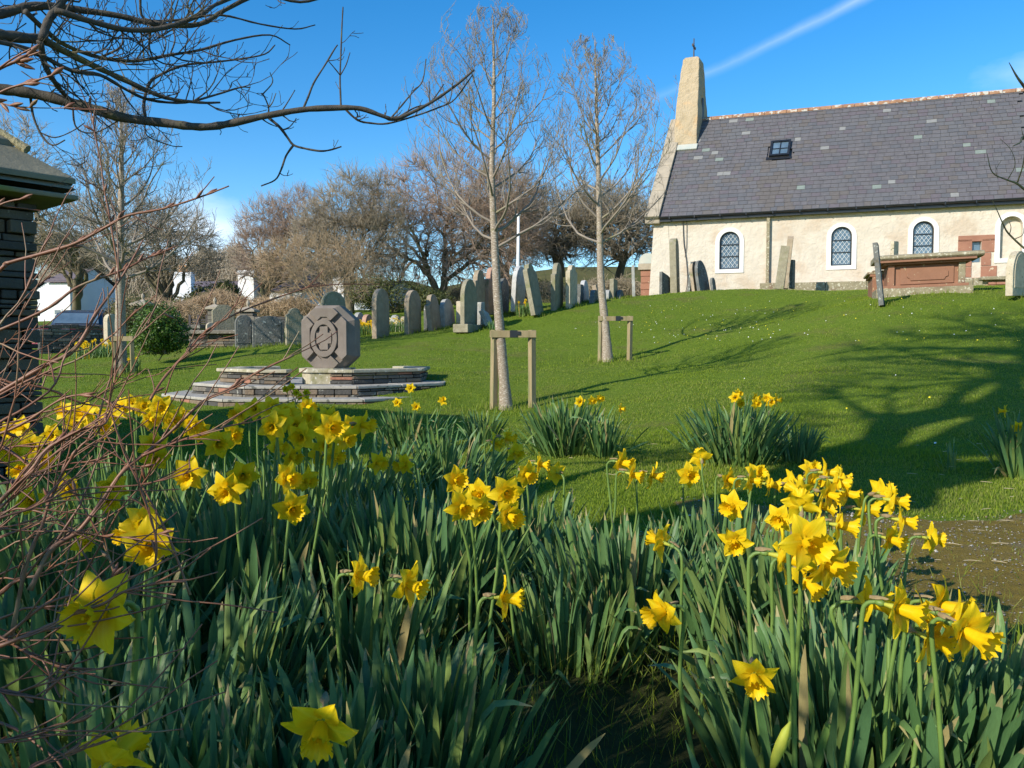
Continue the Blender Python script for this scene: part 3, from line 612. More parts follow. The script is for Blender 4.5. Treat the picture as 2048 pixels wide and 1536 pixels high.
# iron cross
q = MB(); ct = ch(BCu + .05, RV, ztop); tubes(q, [[ct - UZ * .05, ct + UZ * .95]], [[.035, .022]], 6, cap=True)
dd = CV; tubes(q, [[ct + UZ * .58 - dd * .24, ct + UZ * .58 + dd * .24]], [[.03, .03]], 6, cap=True)
for sg in (-1, 1): q.box(ct + UZ * .58 + dd * .24 * sg, (.05, .05, .12), [CU, CV, UZ])
q.box(ct + UZ * .58, (.05, .14, .14), [CU, CV, UZ]); q.build('roof_cross', m_iron, bell)
# cables down the wall
q = MB(); zt = ZE - .45; u0 = hitw(1366, 440)[0]; u1 = hitw(1378, 520)[0]
tubes(q, [catmull([ch(u0, 0, zt) + CN * .05, ch(u0 + .05, 0, zt - 1.0) + CN * .06, ch(u1 - .1, 0, 1.6) + CN * .07, ch(u1 - .05, 0, .7) + CN * .06, ch(u1 - .2, 0, 0) + CN * .1], 5)], [[.018] * 21], 5)
tubes(q, [catmull([ch(u0 + .16, 0, zt) + CN * .05, ch(u0 + .16, 0, zt - 1.1) + CN * .05, ch(u0 + .1, 0, zt - 1.6) + CN * .05], 5)], [[.012] * 11], 5)
q.build('hanging_cable', m_iron, church)
# kerb along the wall foot
q = MB(); ua, ub = hitw(1520, 575)[0], hitw(1790, 575)[0]
u = ua
while u < ub + 2.5:
    ln = r2.uniform(.9, 1.5); q = MB(); top_z = hitw(1560, 569)[1] + r2.uniform(-.01, .01); q.box(ch(u + ln / 2, 0, top_z - .6) + CN * .5, (ln - .015, .9, 1.2), [CU, CN, UZ]); q.build('kerb_stone', m_lichen, church, bevel=.02); u += ln
# porch block with a lead dome cap and red quoins behind the left corner
pc = P(1297, 600, 35.2); pc[2] = CZ
q = MB()
for i in range(6): 
    q = MB(); z0 = i * .30 - .3; q.box(pc + UZ * (z0 + .145) + CU * (.03 if i % 2 else 0), (.62 + (.08 if i % 2 else 0), .6, .285), [CU, CN, UZ]); q.build('quoin', m_sand, church, bevel=.012)
q = MB(); q.box(pc + UZ * 1.62, (.85, .8, .28), [CU, CN, UZ]); q.build('cap_stone', m_coping, church, bevel=.02)
q = MB(); pr = [(-.40, 0), (.40, 0)] + [(.40 * math.cos(math.pi * t / 12), .46 * math.sin(math.pi * t / 12) ** .8) for t in range(1, 12)]
prism(q, pr, pc + UZ * 1.765, CU, CN, UZ, .75); q.build('lead_dome', m_leadf, church)

# low wall of red brick and stone behind the tomb at the right
lw = empty('garden_wall', P(2000, 575, 22), 'low broken brick wall with stone coping behind the red tomb', 'wall')
bs = P(1975, 560, 23.0); bx = CU
for r in range(7):
    u = -.1 if r % 2 else 0
    while u < 4.6:
        ln = r2.uniform(.2, .34); q = MB(); q.box(bs + bx * (u + ln / 2) + UZ * (-.62 + r * .085) + CN * r2.uniform(-.01, .01), (ln - .015, .25, .072), [CU, CN, UZ])
        q.build('brick', m_cours[2] if r2.random() < .55 else m_cours[1], lw, bevel=.006); u += ln
q = MB(); q.box(bs + bx * 2.2 + UZ * .04, (4.8, .42, .10), [CU, CN, UZ]); q.build('coping', m_lichen, lw, bevel=.02)
q = MB(); q.box(bs + bx * 2.2 - UZ * .35 - CN * .06, (4.6, .14, .75), [CU, CN, UZ]); q.build('mortar_bed', m_mortar, lw)

# ------------------------------------------------------------------ chest tomb
A = P(1795, 572, 18.6); Bq = P(1957, 570, 18.0); tx = (Bq - A); tx[2] = 0; Lt = np.linalg.norm(tx); tx /= Lt; ty = np.array([tx[1], -tx[0], 0])  # toward camera
tb = empty('chest_tomb', (A + Bq) / 2, 'long red sandstone chest tomb with a heavy tilted lid before the church wall', 'tomb')
zb = A[2] - .05; c0 = A - ty * .5 - tx * .22; c0[2] = 0; zb -= .08; sl_ = np.array([0, 0, .035])
def tbx(u0, u1, z0, z1, off, th, name, mt, bev=.01, par=None):
    q = MB(); q.box(c0 + tx * (u0 + u1) / 2 + UZ * (zb + (z0 + z1) / 2 + .025 * (u0 + u1) / 2) + ty * off, (u1 - u0, th, z1 - z0), [tx + np.array([0, 0, .022]), ty, UZ]); return q.build(name, mt, par or tb, bevel=bev)
tbx(-.25, Lt + .1, -.30, .06, 0.0, 1.25, 'base', m_lichen); tbx(-.12, Lt + .02, .062, .13, .0, 1.1, 'base_moulding', m_tomb)
tbx(0.0, Lt - .05, .13, .62, 0, .86, 'body', m_tomb)
pn = tbx(.28, Lt - .28, .15, .57, .445, .03, 'panel', m_tomb)
# indented inscription panel with notched corners
aa, bb2, z0, z1, nn = .42, Lt - .40, .22, .50, .08
ol = [(aa + nn, z0), (bb2 - nn, z0), (bb2 - nn * .7, z0 + nn * .7), (bb2, z0 + nn), (bb2, z1 - nn), (bb2 - nn * .7, z1 - nn * .7), (bb2 - nn, z1), (aa + nn, z1), (aa + nn * .7, z1 - nn * .7), (aa, z1 - nn), (aa, z0 + nn), (aa + nn * .7, z0 + nn * .7)]
q = MB(); prism(q, ol, c0 + UZ * (zb + .02) + ty * .47, tx + np.array([0, 0, .022]), ty, UZ, .03); q.build('inscription_panel', m_tomb, pn, bevel=.006)
for u in (.06, Lt - .14): 
    tbx(u - .05, u + .09, .13, .62, .46, .09, 'corner_pilaster', m_tomb if u < 1 else m_lichen)
for i, (e, z0, th) in enumerate([(.10, .62, .05), (.20, .67, .05)]): tbx(-e, Lt + e - .05, z0, z0 + th - .002, 0, .95 + 2 * e, 'lid_moulding', m_tomb)
q = MB(); e = .30; pr = [(-.62, 0), (.62, 0), (.68, .05), (.66, .11), (.55, .14), (-.55, .14), (-.66, .11), (-.68, .05)]
q = MB(); prism(q, pr, c0 + tx * (Lt / 2) + UZ * (zb + .725 + .025 * Lt / 2), ty, tx + np.array([0, 0, .022]), UZ, Lt + 2 * e); q.build('lid', m_lichen, tb, bevel=.015)
# lesser tomb behind it on the left
t2 = empty('table_tomb', P(1752, 580, 20.5), 'small red sandstone tomb with a moulded lid left of the long tomb', 'tomb'); c2 = P(1757, 560, 20.5)
for (wd, z0, z1, mt, nm) in [(.60, -.55, -.02, m_tomb, 'body'), (.72, -.02, .04, m_tomb, 'lid_moulding'), (.84, .042, .10, m_lichen, 'lid'), (.6, .102, .14, m_lichen, 'lid_top')]:
    q = MB(); q.box(c2 + UZ * ((z0 + z1) / 2 + .05) + tx * .1, (wd, 1.5, z1 - z0), [tx, ty, UZ]); q.build(nm, mt, t2, bevel=.012)

# ------------------------------------------------------------------ headstones
def out_round(W, Hh, sh=.0):
    r = W / 2; pts = [(-r, 0), (r, 0)]
    for k in range(11): a = math.pi * k / 10; pts.append((r * math.cos(a), Hh - r + r * math.sin(a)))
    return pts
def out_shoulder(W, Hh):
    r = W * .34; s = W / 2; zc = Hh - r; pts = [(-s, 0), (s, 0), (s, zc - .02), (s * .8, zc + .01)]
    for k in range(11): a = math.pi * k / 10; pts.append((r * math.cos(a), zc + .02 + r * math.sin(a)))
    return pts + [(-s * .8, zc + .01), (-s, zc - .02)]
def out_gothic(W, Hh):
    s = W / 2; z0 = Hh - W * .75; pts = [(-s, 0), (s, 0), (s, z0)]
    for k in range(1, 8): t = k / 8; pts.append((s * math.cos(t * math.pi / 2) ** .9, z0 + (Hh - z0) * math.sin(t * math.pi / 2)))
    pts.append((0, Hh))
    for k in range(7, 0, -1): t = k / 8; pts.append((-s * math.cos(t * math.pi / 2) ** .9, z0 + (Hh - z0) * math.sin(t * math.pi / 2)))
    return pts + [(-s, z0)]
def out_seg(W, Hh):
    s = W / 2; rise = W * .16; pts = [(-s, 0), (s, 0)]
    for k in range(9): a = k / 8; pts.append((s - 2 * s * a, Hh - rise + rise * math.sin(math.pi * a)))
    return pts
def out_ogee(W, Hh):
    s = W / 2; pts = [(-s, 0), (s, 0), (s, Hh - .26 * W), (s * .92, Hh - .2 * W), (s * .72, Hh - .17 * W)]
    for k in range(9): a = math.pi * k / 8; pts.append((s * .55 * math.cos(a), Hh - .16 * W + .16 * W * math.sin(a)))
    return pts + [(-s * .72, Hh - .17 * W), (-s * .92, Hh - .2 * W), (-s, Hh - .26 * W)]
def out_flat(W, Hh): s = W / 2; return [(-s, 0), (s, 0), (s, Hh - .02), (s - .03, Hh), (-s + .03, Hh - .015)]
def out_oct(W, Hh): s = W / 2; c = W * .28; return [(-s, 0), (s, 0), (s, Hh - c), (s - c, Hh), (-s + c, Hh), (-s, Hh - c)]
def out_slant(W, Hh): s = W / 2; return [(-s, 0), (s, 0), (s, Hh * .78), (s * .2, Hh * .9), (-s, Hh)]
SH = dict(r=out_round, s=out_shoulder, g=out_gothic, e=out_seg, o=out_ogee, f=out_flat, c=out_oct, l=out_slant)
def headstone(px, yt, yb, wpx, d, shape, col, label, lean=0.0, back=0.0, T=.14, ang=-17.0, grp='old headstones on the churchyard slope', W=None, plinth=False):
    base = P(px, yb, d); s = F / d
    if abs(ang) <= 40: back, lean = back + lean, 0.0
    n = np.array([math.cos(R(ang)), math.sin(R(ang)), 0]); t = np.array([-n[1], n[0], 0])
    vh = -base[:2] / np.linalg.norm(base[:2]); fn = abs(n[0] * vh[0] + n[1] * vh[1]); ft = abs(t[0] * vh[0] + t[1] * vh[1])
    if W is None: W = min(max((wpx * 1.14 / s - T * ft) / max(fn, .15), .22), 1.05)
    Hh = (yb - yt) / s * 1.0 + .12
    base = base.copy(); base[2] -= .12
    up = UZ + t * math.tan(R(lean)) - n * math.tan(R(back)); up /= np.linalg.norm(up); nn = n - up * np.dot(n, up); nn /= np.linalg.norm(nn); t2_ = np.cross(up, nn)
    rt = empty('headstone', base, label, 'headstone', grp)
    q = MB(); prism(q, SH[shape](W, Hh), base, t2_, nn, up, T); q.build('slab', m_hs[col], rt, bevel=.012)
    # slightly raised inscription field / moulding line on big ones
    if (yb - yt) > 55 and shape in 'rsoge' and wpx > 24:
        q = MB(); o2 = [(a * .80, b * .90 + .06) for a, b in SH[shape](W, Hh * .98)]; o2[0] = (o2[0][0], Hh * .18); o2[1] = (o2[1][0], Hh * .18)
        prism(q, o2, base + nn * (T / 2 + .004), t2_, nn, up, .012); q.build('inscription_field', m_hs[col], rt, bevel=.004)
    if plinth:
        q = MB(); q.box(base + UZ * .10, (T + .3, W + .3, .22), [n, t, UZ]); q.build('plinth', m_hs[col], rt, bevel=.015)
    return rt
HSL = [
 (223, 628, 692, 24, 20.5, 'r', 'pale', 'pale round topped headstone beside the trunk of the leftmost young tree', 0, 0),
 (447, 610, 657, 38, 21.8, 'c', 'green', 'dark headstone with clipped corners standing behind the slab tomb', 0, 0, .12, -60),
 (421, 645, 662, 16, 21.4, 'r', 'pale', 'tiny round headstone just above the slab tomb lid', 0, 0, .1, -50),
 (488, 630, 690, 30, 19.6, 'r', 'dark', 'lichen spotted round headstone at the right end of the slab tomb', 0, 0, .11, -60),
 (537, 632, 688, 54, 19.6, 'e', 'dark', 'wide dark lichen spotted headstone with curved top, widest in its row', 0, 0, .11, -68),
 (588, 618, 685, 31, 19.4, 's', 'green', 'mossy shouldered headstone directly left of the carved octagonal monument', 1, 0, .13, -55),
 (667, 583, 660, 44, 19.8, 'r', 'green', 'green rounded headstone rising behind the carved octagonal monument', 0, 0, .12, -40),
 (698, 620, 655, 14, 23, 'r', 'green', 'narrow round headstone peeping over the right shoulder of the monument', 0, 0),
 (718, 625, 654, 19, 23.5, 'r', 'grey', 'small round headstone, left one of the pair above the yellow daffodil patch', 0, 0),
 (735, 629, 655, 20, 23.2, 'r', 'red', 'small brown round headstone, right one of the pair above the yellow daffodil patch', 0, 0),
 (762, 578, 674, 31, 20.5, 'r', 'brown', 'tall brown round headstone between yellow and white daffodil patches', 0, 0),
 (791, 630, 656, 18, 24, 'r', 'grey', 'small grey headstone behind the white daffodil patch, left', 0, 0),
 (808, 633, 656, 12, 24, 'r', 'brown', 'very small headstone behind the white daffodil patch, right', 0, 0),
 (826, 581, 668, 30, 21.2, 'r', 'brown', 'tall round headstone at the right end of the white daffodil patch', 0, 0),
 (856, 610, 662, 15, 22, 'g', 'dark', 'slim dark headstone squeezed against a pale edged leaning one', 0, 0),
 (873, 590, 658, 28, 21.8, 's', 'brown', 'pale edged brown headstone leaning left next to a slim dark one', 5, 3),
 (898, 598, 653, 26, 22.4, 'r', 'grey', 'grey round headstone leaning back left of the short white pillar', 4, 2),
 (919, 602, 649, 8, 22.5, 'f', 'pale', 'narrow pale square pillar behind the green round headstone', 0, 0),
 (938, 559, 656, 30, 20.8, 'r', 'green', 'tall green round headstone with a plinth left of the middle young tree', 0, 0, .12, -17, None, None, True),
 (958, 542, 642, 27, 22.6, 's', 'brown', 'tall brown shouldered headstone just behind the green round one', 0, 0),
 (962, 604, 646, 14, 21.6, 'f', 'grey', 'low pale footstone at the foot of the tall brown headstones', 0, 0),
 (979, 618, 642, 16, 21.2, 'l', 'grey', 'broken leaning grey stub left of the middle young tree', 5, 20),
 (984, 537, 622, 28, 23.4, 's', 'red', 'tall reddish headstone partly hidden by the middle young tree', 0, 0),
 (1007, 557, 619, 20, 24.2, 'r', 'dark', 'dark shaded headstone just right of the middle young tree', 0, 0),
 (1035, 533, 617, 27, 23.8, 'r', 'white', 'white edged headstone leaning right below the white flagpole', -7, 4),
 (1076, 526, 624, 36, 22.6, 'o', 'green', 'broad lichen grey headstone leaning left, next right of the white edged one', 7, 4),
 (1114, 528, 621, 30, 23.6, 's', 'green', 'headstone with domed top and shoulders between a leaning and a square one', 0, 0),
 (1143, 531, 618, 27, 24.0, 'o', 'pale', 'pale shouldered headstone with bright left edge, last tall one in the row', 0, 0),
 (1160, 569, 617, 13, 25, 'f', 'dark', 'low dark headstone between the last tall pale one and a white one', 0, 0),
 (1170, 561, 615, 16, 25.6, 'r', 'white', 'slim white round headstone left of the second young tree', 2, 0),
 (1188, 580, 615, 21, 25, 'g', 'dark', 'dark headstone with a pointed top left of the second young tree', 0, 0),
 (1199, 569, 614, 10, 25.2, 'f', 'brown', 'thin brown slab tilted left against the second young tree', 12, 0),
 (1216, 580, 613, 12, 26.5, 'r', 'grey', 'small grey headstone just right of the second young tree', 0, 0),
 (1227, 559, 612, 14, 26.8, 'f', 'green', 'square post like headstone right of the second young tree', 0, 0),
 (1240, 580, 610, 20, 27, 'g', 'dark', 'small dark pointed headstone behind the square post like one', 0, 0),
 (1268, 533, 606, 12, 29, 'f', 'grey', 'solitary tall thin slab left of the church corner', 2, 0, .10, -8),
 (1331, 545, 600, 22, 29.5, 'l', 'dark', 'dark slanting slab at the left foot of the church wall', 0, 0, .12, -40),
 (1351, 478, 599, 17, 29.8, 'r', 'green', 'tallest round topped slab seen nearly edge on against the church wall', 0, 2, .25, -20),
 (1384, 526, 593, 20, 29.3, 'l', 'dark', 'dark leaning slab, leftmost of the huddle below the hanging cable', -6, 0, .12, -35),
 (1397, 522, 591, 20, 29.0, 'r', 'brown', 'brown leaning slab in the middle of the huddle below the hanging cable', 8, 0, .12, -35),
 (1410, 520, 590, 26, 28.8, 'g', 'dark', 'dark pointed slab, rightmost tall one of the huddle by the first window', 10, 0, .12, -35),
 (1429, 555, 588, 10, 28.7, 'r', 'dark', 'short dark slab on the right of the leaning huddle', 8, 0, .1, -35),
 (1558, 492, 572, 16, 28.2, 'f', 'green', 'green slab leaning right beside the downpipe casing', -7, 0, .3, -17),
 (1570, 474, 571, 13, 28.3, 'o', 'brown', 'taller brown slab leaning on the green one beside the downpipe casing', -5, 0, .2, -20),
 (1584, 520, 571, 10, 28.5, 'f', 'dark', 'short dark slab at the right of the two leaning by the downpipe', 0, 0, .12, -35),
 (1764, 486, 601, 15, 16.8, 'f', 'dark', 'dark slate slab leaning left, edge on, in front of the tomb', 6.5, 0, .10, -28),
 (1787, 483, 560, 14, 21.5, 'f', 'pale', 'pale broken slab standing behind the left end of the tomb lid', 0, 0, .1, -50),
 (2034, 503, 581, 34, 16.6, 'r', 'pale', 'pale lichened headstone at the right edge beside the brick wall', -2, 0, .14, -50),
]
for a in HSL:
    kw = {}
    nm = ['px', 'yt', 'yb', 'wpx', 'd', 'shape', 'col', 'label', 'lean', 'back', 'T', 'ang', 'grp', 'W', 'plinth']
    dct = dict(zip(nm, a)); dct['grp'] = 'old headstones in the churchyard'
    headstone(**dct)

# ------------------------------------------------------------------ octagonal monument on stepped platform
mc = P(655, 740, 12.6)  # centre of platform
MX, MY = mc[0], mc[1]
plat = empty('stepped_platform', (MX, MY, 0.0), 'low octagonal stone platform of worn slabs and coursed rubble under the monument', 'platform')
def octpts(rx, ry, rot=22.5, n=8): return [(MX + rx * math.cos(R(rot + 360 / n * k)), MY + ry * math.sin(R(rot + 360 / n * k))) for k in range(n)]
r3 = random.Random(3)
def course(p, q, z0, z1, inward, name, par, hmin=.05, hmax=.09, lmin=.12, lmax=.35, thick=.16, reds=.05):
    p = np.array([*p, 0.]); q = np.array([*q, 0.]); ex = q - p; Ln = np.linalg.norm(ex); ex /= Ln; ey = np.array([ex[1], -ex[0], 0])
    z = z0
    while z < z1 - .015:
        hh = min(r3.uniform(hmin, hmax), z1 - z); u = 0
        if z1 - z - hh < .025: hh = z1 - z
        while u < Ln - .01:
            ln = min(r3.uniform(lmin, lmax), Ln - u)
            if Ln - u - ln < .07: ln = Ln - u
            b = MB(); b.box(p + ex * (u + ln / 2) + ey * (-thick / 2 + r3.uniform(-.012, .004)) + UZ * (z + hh / 2), (ln - .012, thick, hh - .010), [ex, ey, UZ])
            mt = m_cours[2] if r3.random() < reds else r3.choice([m_cours[0], m_cours[1], m_cours[3]])
            b.build(name, mt, par, bevel=.008); u += ln
        z += hh
def tier(rx, ry, z0, z1, slab, name):
    O = octpts(rx, ry); I = octpts(rx - .42, ry - .42); n = 8
    core = MB(); ci = octpts(rx - .10, ry - .10); core.add([(*a, z0 - .3) for a in ci] + [(*a, z1 - slab - .003) for a in ci], [[i, (i + 1) % n, (i + 1) % n + n, i + n] for i in range(n)]); core.add([(*a, z1 - slab - .003) for a in ci], [list(range(n))])
    core.build('core', m_mortar, plat)
    for i in range(n):
        a, b2 = O[i], O[(i + 1) % n]; ia, ib = I[i], I[(i + 1) % n]
        if (a[1] + b2[1]) / 2 < MY + .5 * ry: course(b2, a, z0 - .05, z1 - slab - .006, 0, 'stone', plat) if False else course(a, b2, z0 - .05, z1 - slab - .006, 0, 'stone', plat)
        m_ = max(1, int(np.hypot(a[0] - b2[0], a[1] - b2[1]) / .7))
        for k in range(m_):
            t0, t1 = k / m_, (k + 1) / m_ - .008
            L2 = lambda p, q, t: (p[0] + (q[0] - p[0]) * t, p[1] + (q[1] - p[1]) * t)
            w0, w1, w2, w3 = L2(a, b2, t0), L2(a, b2, t1), L2(ia, ib, t1), L2(ia, ib, t0); dz = r3.uniform(-.004, .004)
            q = MB(); q.add([(*w, z1 - slab) for w in (w0, w1, w2, w3)] + [(*w, z1 + dz) for w in (w0, w1, w2, w3)], [[3, 2, 1, 0], [4, 5, 6, 7], [0, 1, 5, 4], [1, 2, 6, 5], [2, 3, 7, 6], [3, 0, 4, 7]]); q.build('slab', m_slab, plat, bevel=.01)
    q = MB(); q.add([(*a, z1 - .006) for a in I], [list(range(n))]); q.build('paving', m_slab, plat)
tier(2.55, 2.15, .02, .155, .045, 't1'); tier(2.12, 1.72, .158, .315, .045, 't2')
# low parapet walls round the platform with gaps
ZP = .318; W8 = octpts(1.72, 1.30, 22.5)
def parapet(p, q, label_red=.05):
    p = np.array(p); q = np.array(q); course(tuple(p), tuple(q), ZP, ZP + .165, 0, 'stone', plat, .05, .08, .14, .4, .22, label_red)
    e = (q - p) / np.linalg.norm(q - p); ey = np.array([e[1], -e[0]])
    m_ = max(1, int(np.linalg.norm(q - p) / .6)); Ln = np.linalg.norm(q - p)
    for k in range(m_):
        c = p + e * Ln * (k + .5) / m_ - ey * .11; b = MB(); b.box((c[0], c[1], ZP + .167 + .026), (Ln / m_ - .01 + .03 / m_, .30, .05), [[e[0], e[1], 0], [ey[0], ey[1], 0], UZ]); b.build('coping_stone', m_plinth, plat, bevel=.012)
lp = lambda a, b, t: (a[0] + (b[0] - a[0]) * t, a[1] + (b[1] - a[1]) * t)
# octagon vertices order: 0 right-back, 1 back-right, 2 back-left, 3 left-back, 4 left-front, 5 front-left, 6 front-right, 7 right-front
parapet(W8[3], W8[4]); parapet(W8[4], W8[5]); parapet(W8[5], lp(W8[5], W8[6], .26)); parapet(lp(W8[5], W8[6], .74), W8[6]); parapet(W8[6], W8[7]); parapet(W8[7], W8[0])
parapet(lp(W8[2], W8[3], .5), W8[3]); parapet(W8[0], lp(W8[0], W8[1], .5))
mon = empty('carved_monument', (MX, MY - .9, ZP), 'brown octagonal stone block carved with a ringed cross on a lichened plinth', 'monument')
q = MB(); Pc = P(641, 766, MY - 1.15); ox, oy = Pc[0], MY - .95
pl = [(-.33, 0), (-.17, -.17), (.17, -.17), (.36, 0), (.36, .35), (-.33, .35)]
V = [(ox + a * 1.0, oy + b, ZP) for a, b in pl] + [(ox + a, oy + b, .53) for a, b in pl]; n = 6
q.add(V, [[i, (i + 1) % n, (i + 1) % n + n, i + n] for i in range(n)]); q.add(V, [list(range(6, 12)), list(range(5, -1, -1))]); q.build('plinth', m_plinth, mon, bevel=.02)
q = MB(); V = [(ox + a * 1.13, oy + b * 1.13 - .01, .49) for a, b in pl] + [(ox + a * 1.13, oy + b * 1.13 - .01, .55) for a, b in pl]; q.add(V, [[i, (i + 1) % n, (i + 1) % n + n, i + n] for i in range(n)]); q.add(V, [list(range(6, 12)), list(range(5, -1, -1))]); q.build('plinth_cap', m_plinth, mon, bevel=.015)
# the block
ma = R(-4); ex = np.array([math.cos(ma), math.sin(ma), 0]); ey = np.array([math.sin(ma), -math.cos(ma), 0])
bd = MY - .95; B0 = P(651, 737, bd + .0); B0 = np.array([B0[0], bd + .05, .55]); hw = .345; hh = .905
def off_oct(w, hq, c): return [(-w + c, 0), (w - c, 0), (w, c), (w, hq - c), (w - c, hq), (-w + c, hq), (-w, hq - c), (-w, c)]
cc = .2
def ring8(w, hq, c, y): return [B0 + ex * a + UZ * b + ey * y for a, b in off_oct(w, hq, c)]
q = MB(); secs8 = [(hw + .10, -.33), (hw + .10, -.06), (hw + .02, .04), (hw, .06)]
secs8 = [(0.30, -.36, .05), (hw + .07, -.30, 0), (hw + .07, -.02, 0), (hw, .045, 0)]
V = []
for (w_, y_, _) in secs8:
    sc_ = w_ / hw; V += [B0 + ex * (a * sc_ + .035 * (1 if y_ < 0 else 0)) + UZ * ((b - hh / 2) * (1 + (sc_ - 1) * .5) + hh / 2) + ey * y_ for a, b in off_oct(hw, hh, cc)]
n = 8; q.add(V, [[k * 8 + i, k * 8 + (i + 1) % n, (k + 1) * 8 + (i + 1) % n, (k + 1) * 8 + i] for k in range(3) for i in range(n)]); q.add(V, [list(range(24, 32)), list(range(7, -1, -1))])
blk = q.build('block', m_monu, mon, bevel=.012)
fz = hh / 2; fo = B0 + ey * .045 + UZ * fz
def seg_plate(name, pts, d0, d1):
    q = MB(); prism(q, pts, fo + ey * (d0 + d1) / 2, ex, ey, UZ, d1 - d0); return q.build(name, m_monu, blk, bevel=.006)
# four raised border segments, clipped by diagonal grooves
g = .028
Tw, Th_, c_ = hw, hh / 2, cc
def seg(sgx, sgz, horiz):
    if horiz:  # top / bottom
        x0 = Tw - c_ ; return [(-x0 - .0 + .0, sgz * Th_), (x0, sgz * Th_), (x0 + .075, sgz * (Th_ - .075 - .0)), (x0 - .045, sgz * (Th_ - .19)), (x0 - .10, sgz * (Th_ - .135)), (-x0 + .10, sgz * (Th_ - .135)), (-x0 + .045, sgz * (Th_ - .19)), (-x0 - .075, sgz * (Th_ - .075))]
    z0 = Th_ - c_; return [(sgx * Tw, -z0), (sgx * Tw, z0), (sgx * (Tw - .075), z0 + .075 ), (sgx * (Tw - .185), z0 - .045), (sgx * (Tw - .13), z0 - .11), (sgx * (Tw - .13), -z0 + .11), (sgx * (Tw - .185), -z0 + .045), (sgx * (Tw - .075), -z0 - .075)]
for s_ in (1, -1):
    p1 = seg(0, s_, True); p2 = seg(s_, 0, False)
    if s_ < 0: p1 = p1[::-1]
    else: p2 = p2
    if s_ > 0: p1 = p1[::-1]; 
    seg_plate('border_segment', p1, .0, .055); seg_plate('border_segment', p2, .0, .055)
circ = lambda rx, rz, n=40: [(rx * math.cos(2 * math.pi * k / n), rz * math.sin(2 * math.pi * k / n)) for k in range(n)]
q = MB(); ring_prism(q, circ(.205, .285), circ(.135, .205), fo + ey * .035, ex, ey, UZ, .07); q.build('ring', m_monu, blk, bevel=.006)
def plus(a, b, t): return [(-t, -b), (t, -b), (t, -t * 1.3), (a, -t * 1.3), (a, t * 1.3), (t, t * 1.3), (t, b), (-t, b), (-t, t * 1.3), (-a, t * 1.3), (-a, -t * 1.3), (-t, -t * 1.3)]
seg_plate('cross', plus(.235, .335, .085), .0, .035); q = MB(); prism(q, plus(.115, .175, .062), fo + ey * .045, ex, ey, UZ, .028); q.build('inner_cross', m_monu, blk, bevel=.005)

# ------------------------------------------------------------------ flagpole
fp = P(1036, 560, 30.0); q = MB(); tubes(q, [[fp - UZ * .8, fp + UZ * .3, P(1037, 430, 30)]], [[.075, .07, .05]], 10, cap=True)
rt = empty('flagpole', fp - UZ * .8, 'plain white flagpole rising behind the leaning white edged headstone', 'flagpole'); q.build('pole', m_white, rt, smooth=True)
q = MB(); tubes(q, [[P(1037, 431, 30), P(1037, 428, 30)]], [[.09, .07]], 10, cap=True); q.build('finial', m_white, rt)
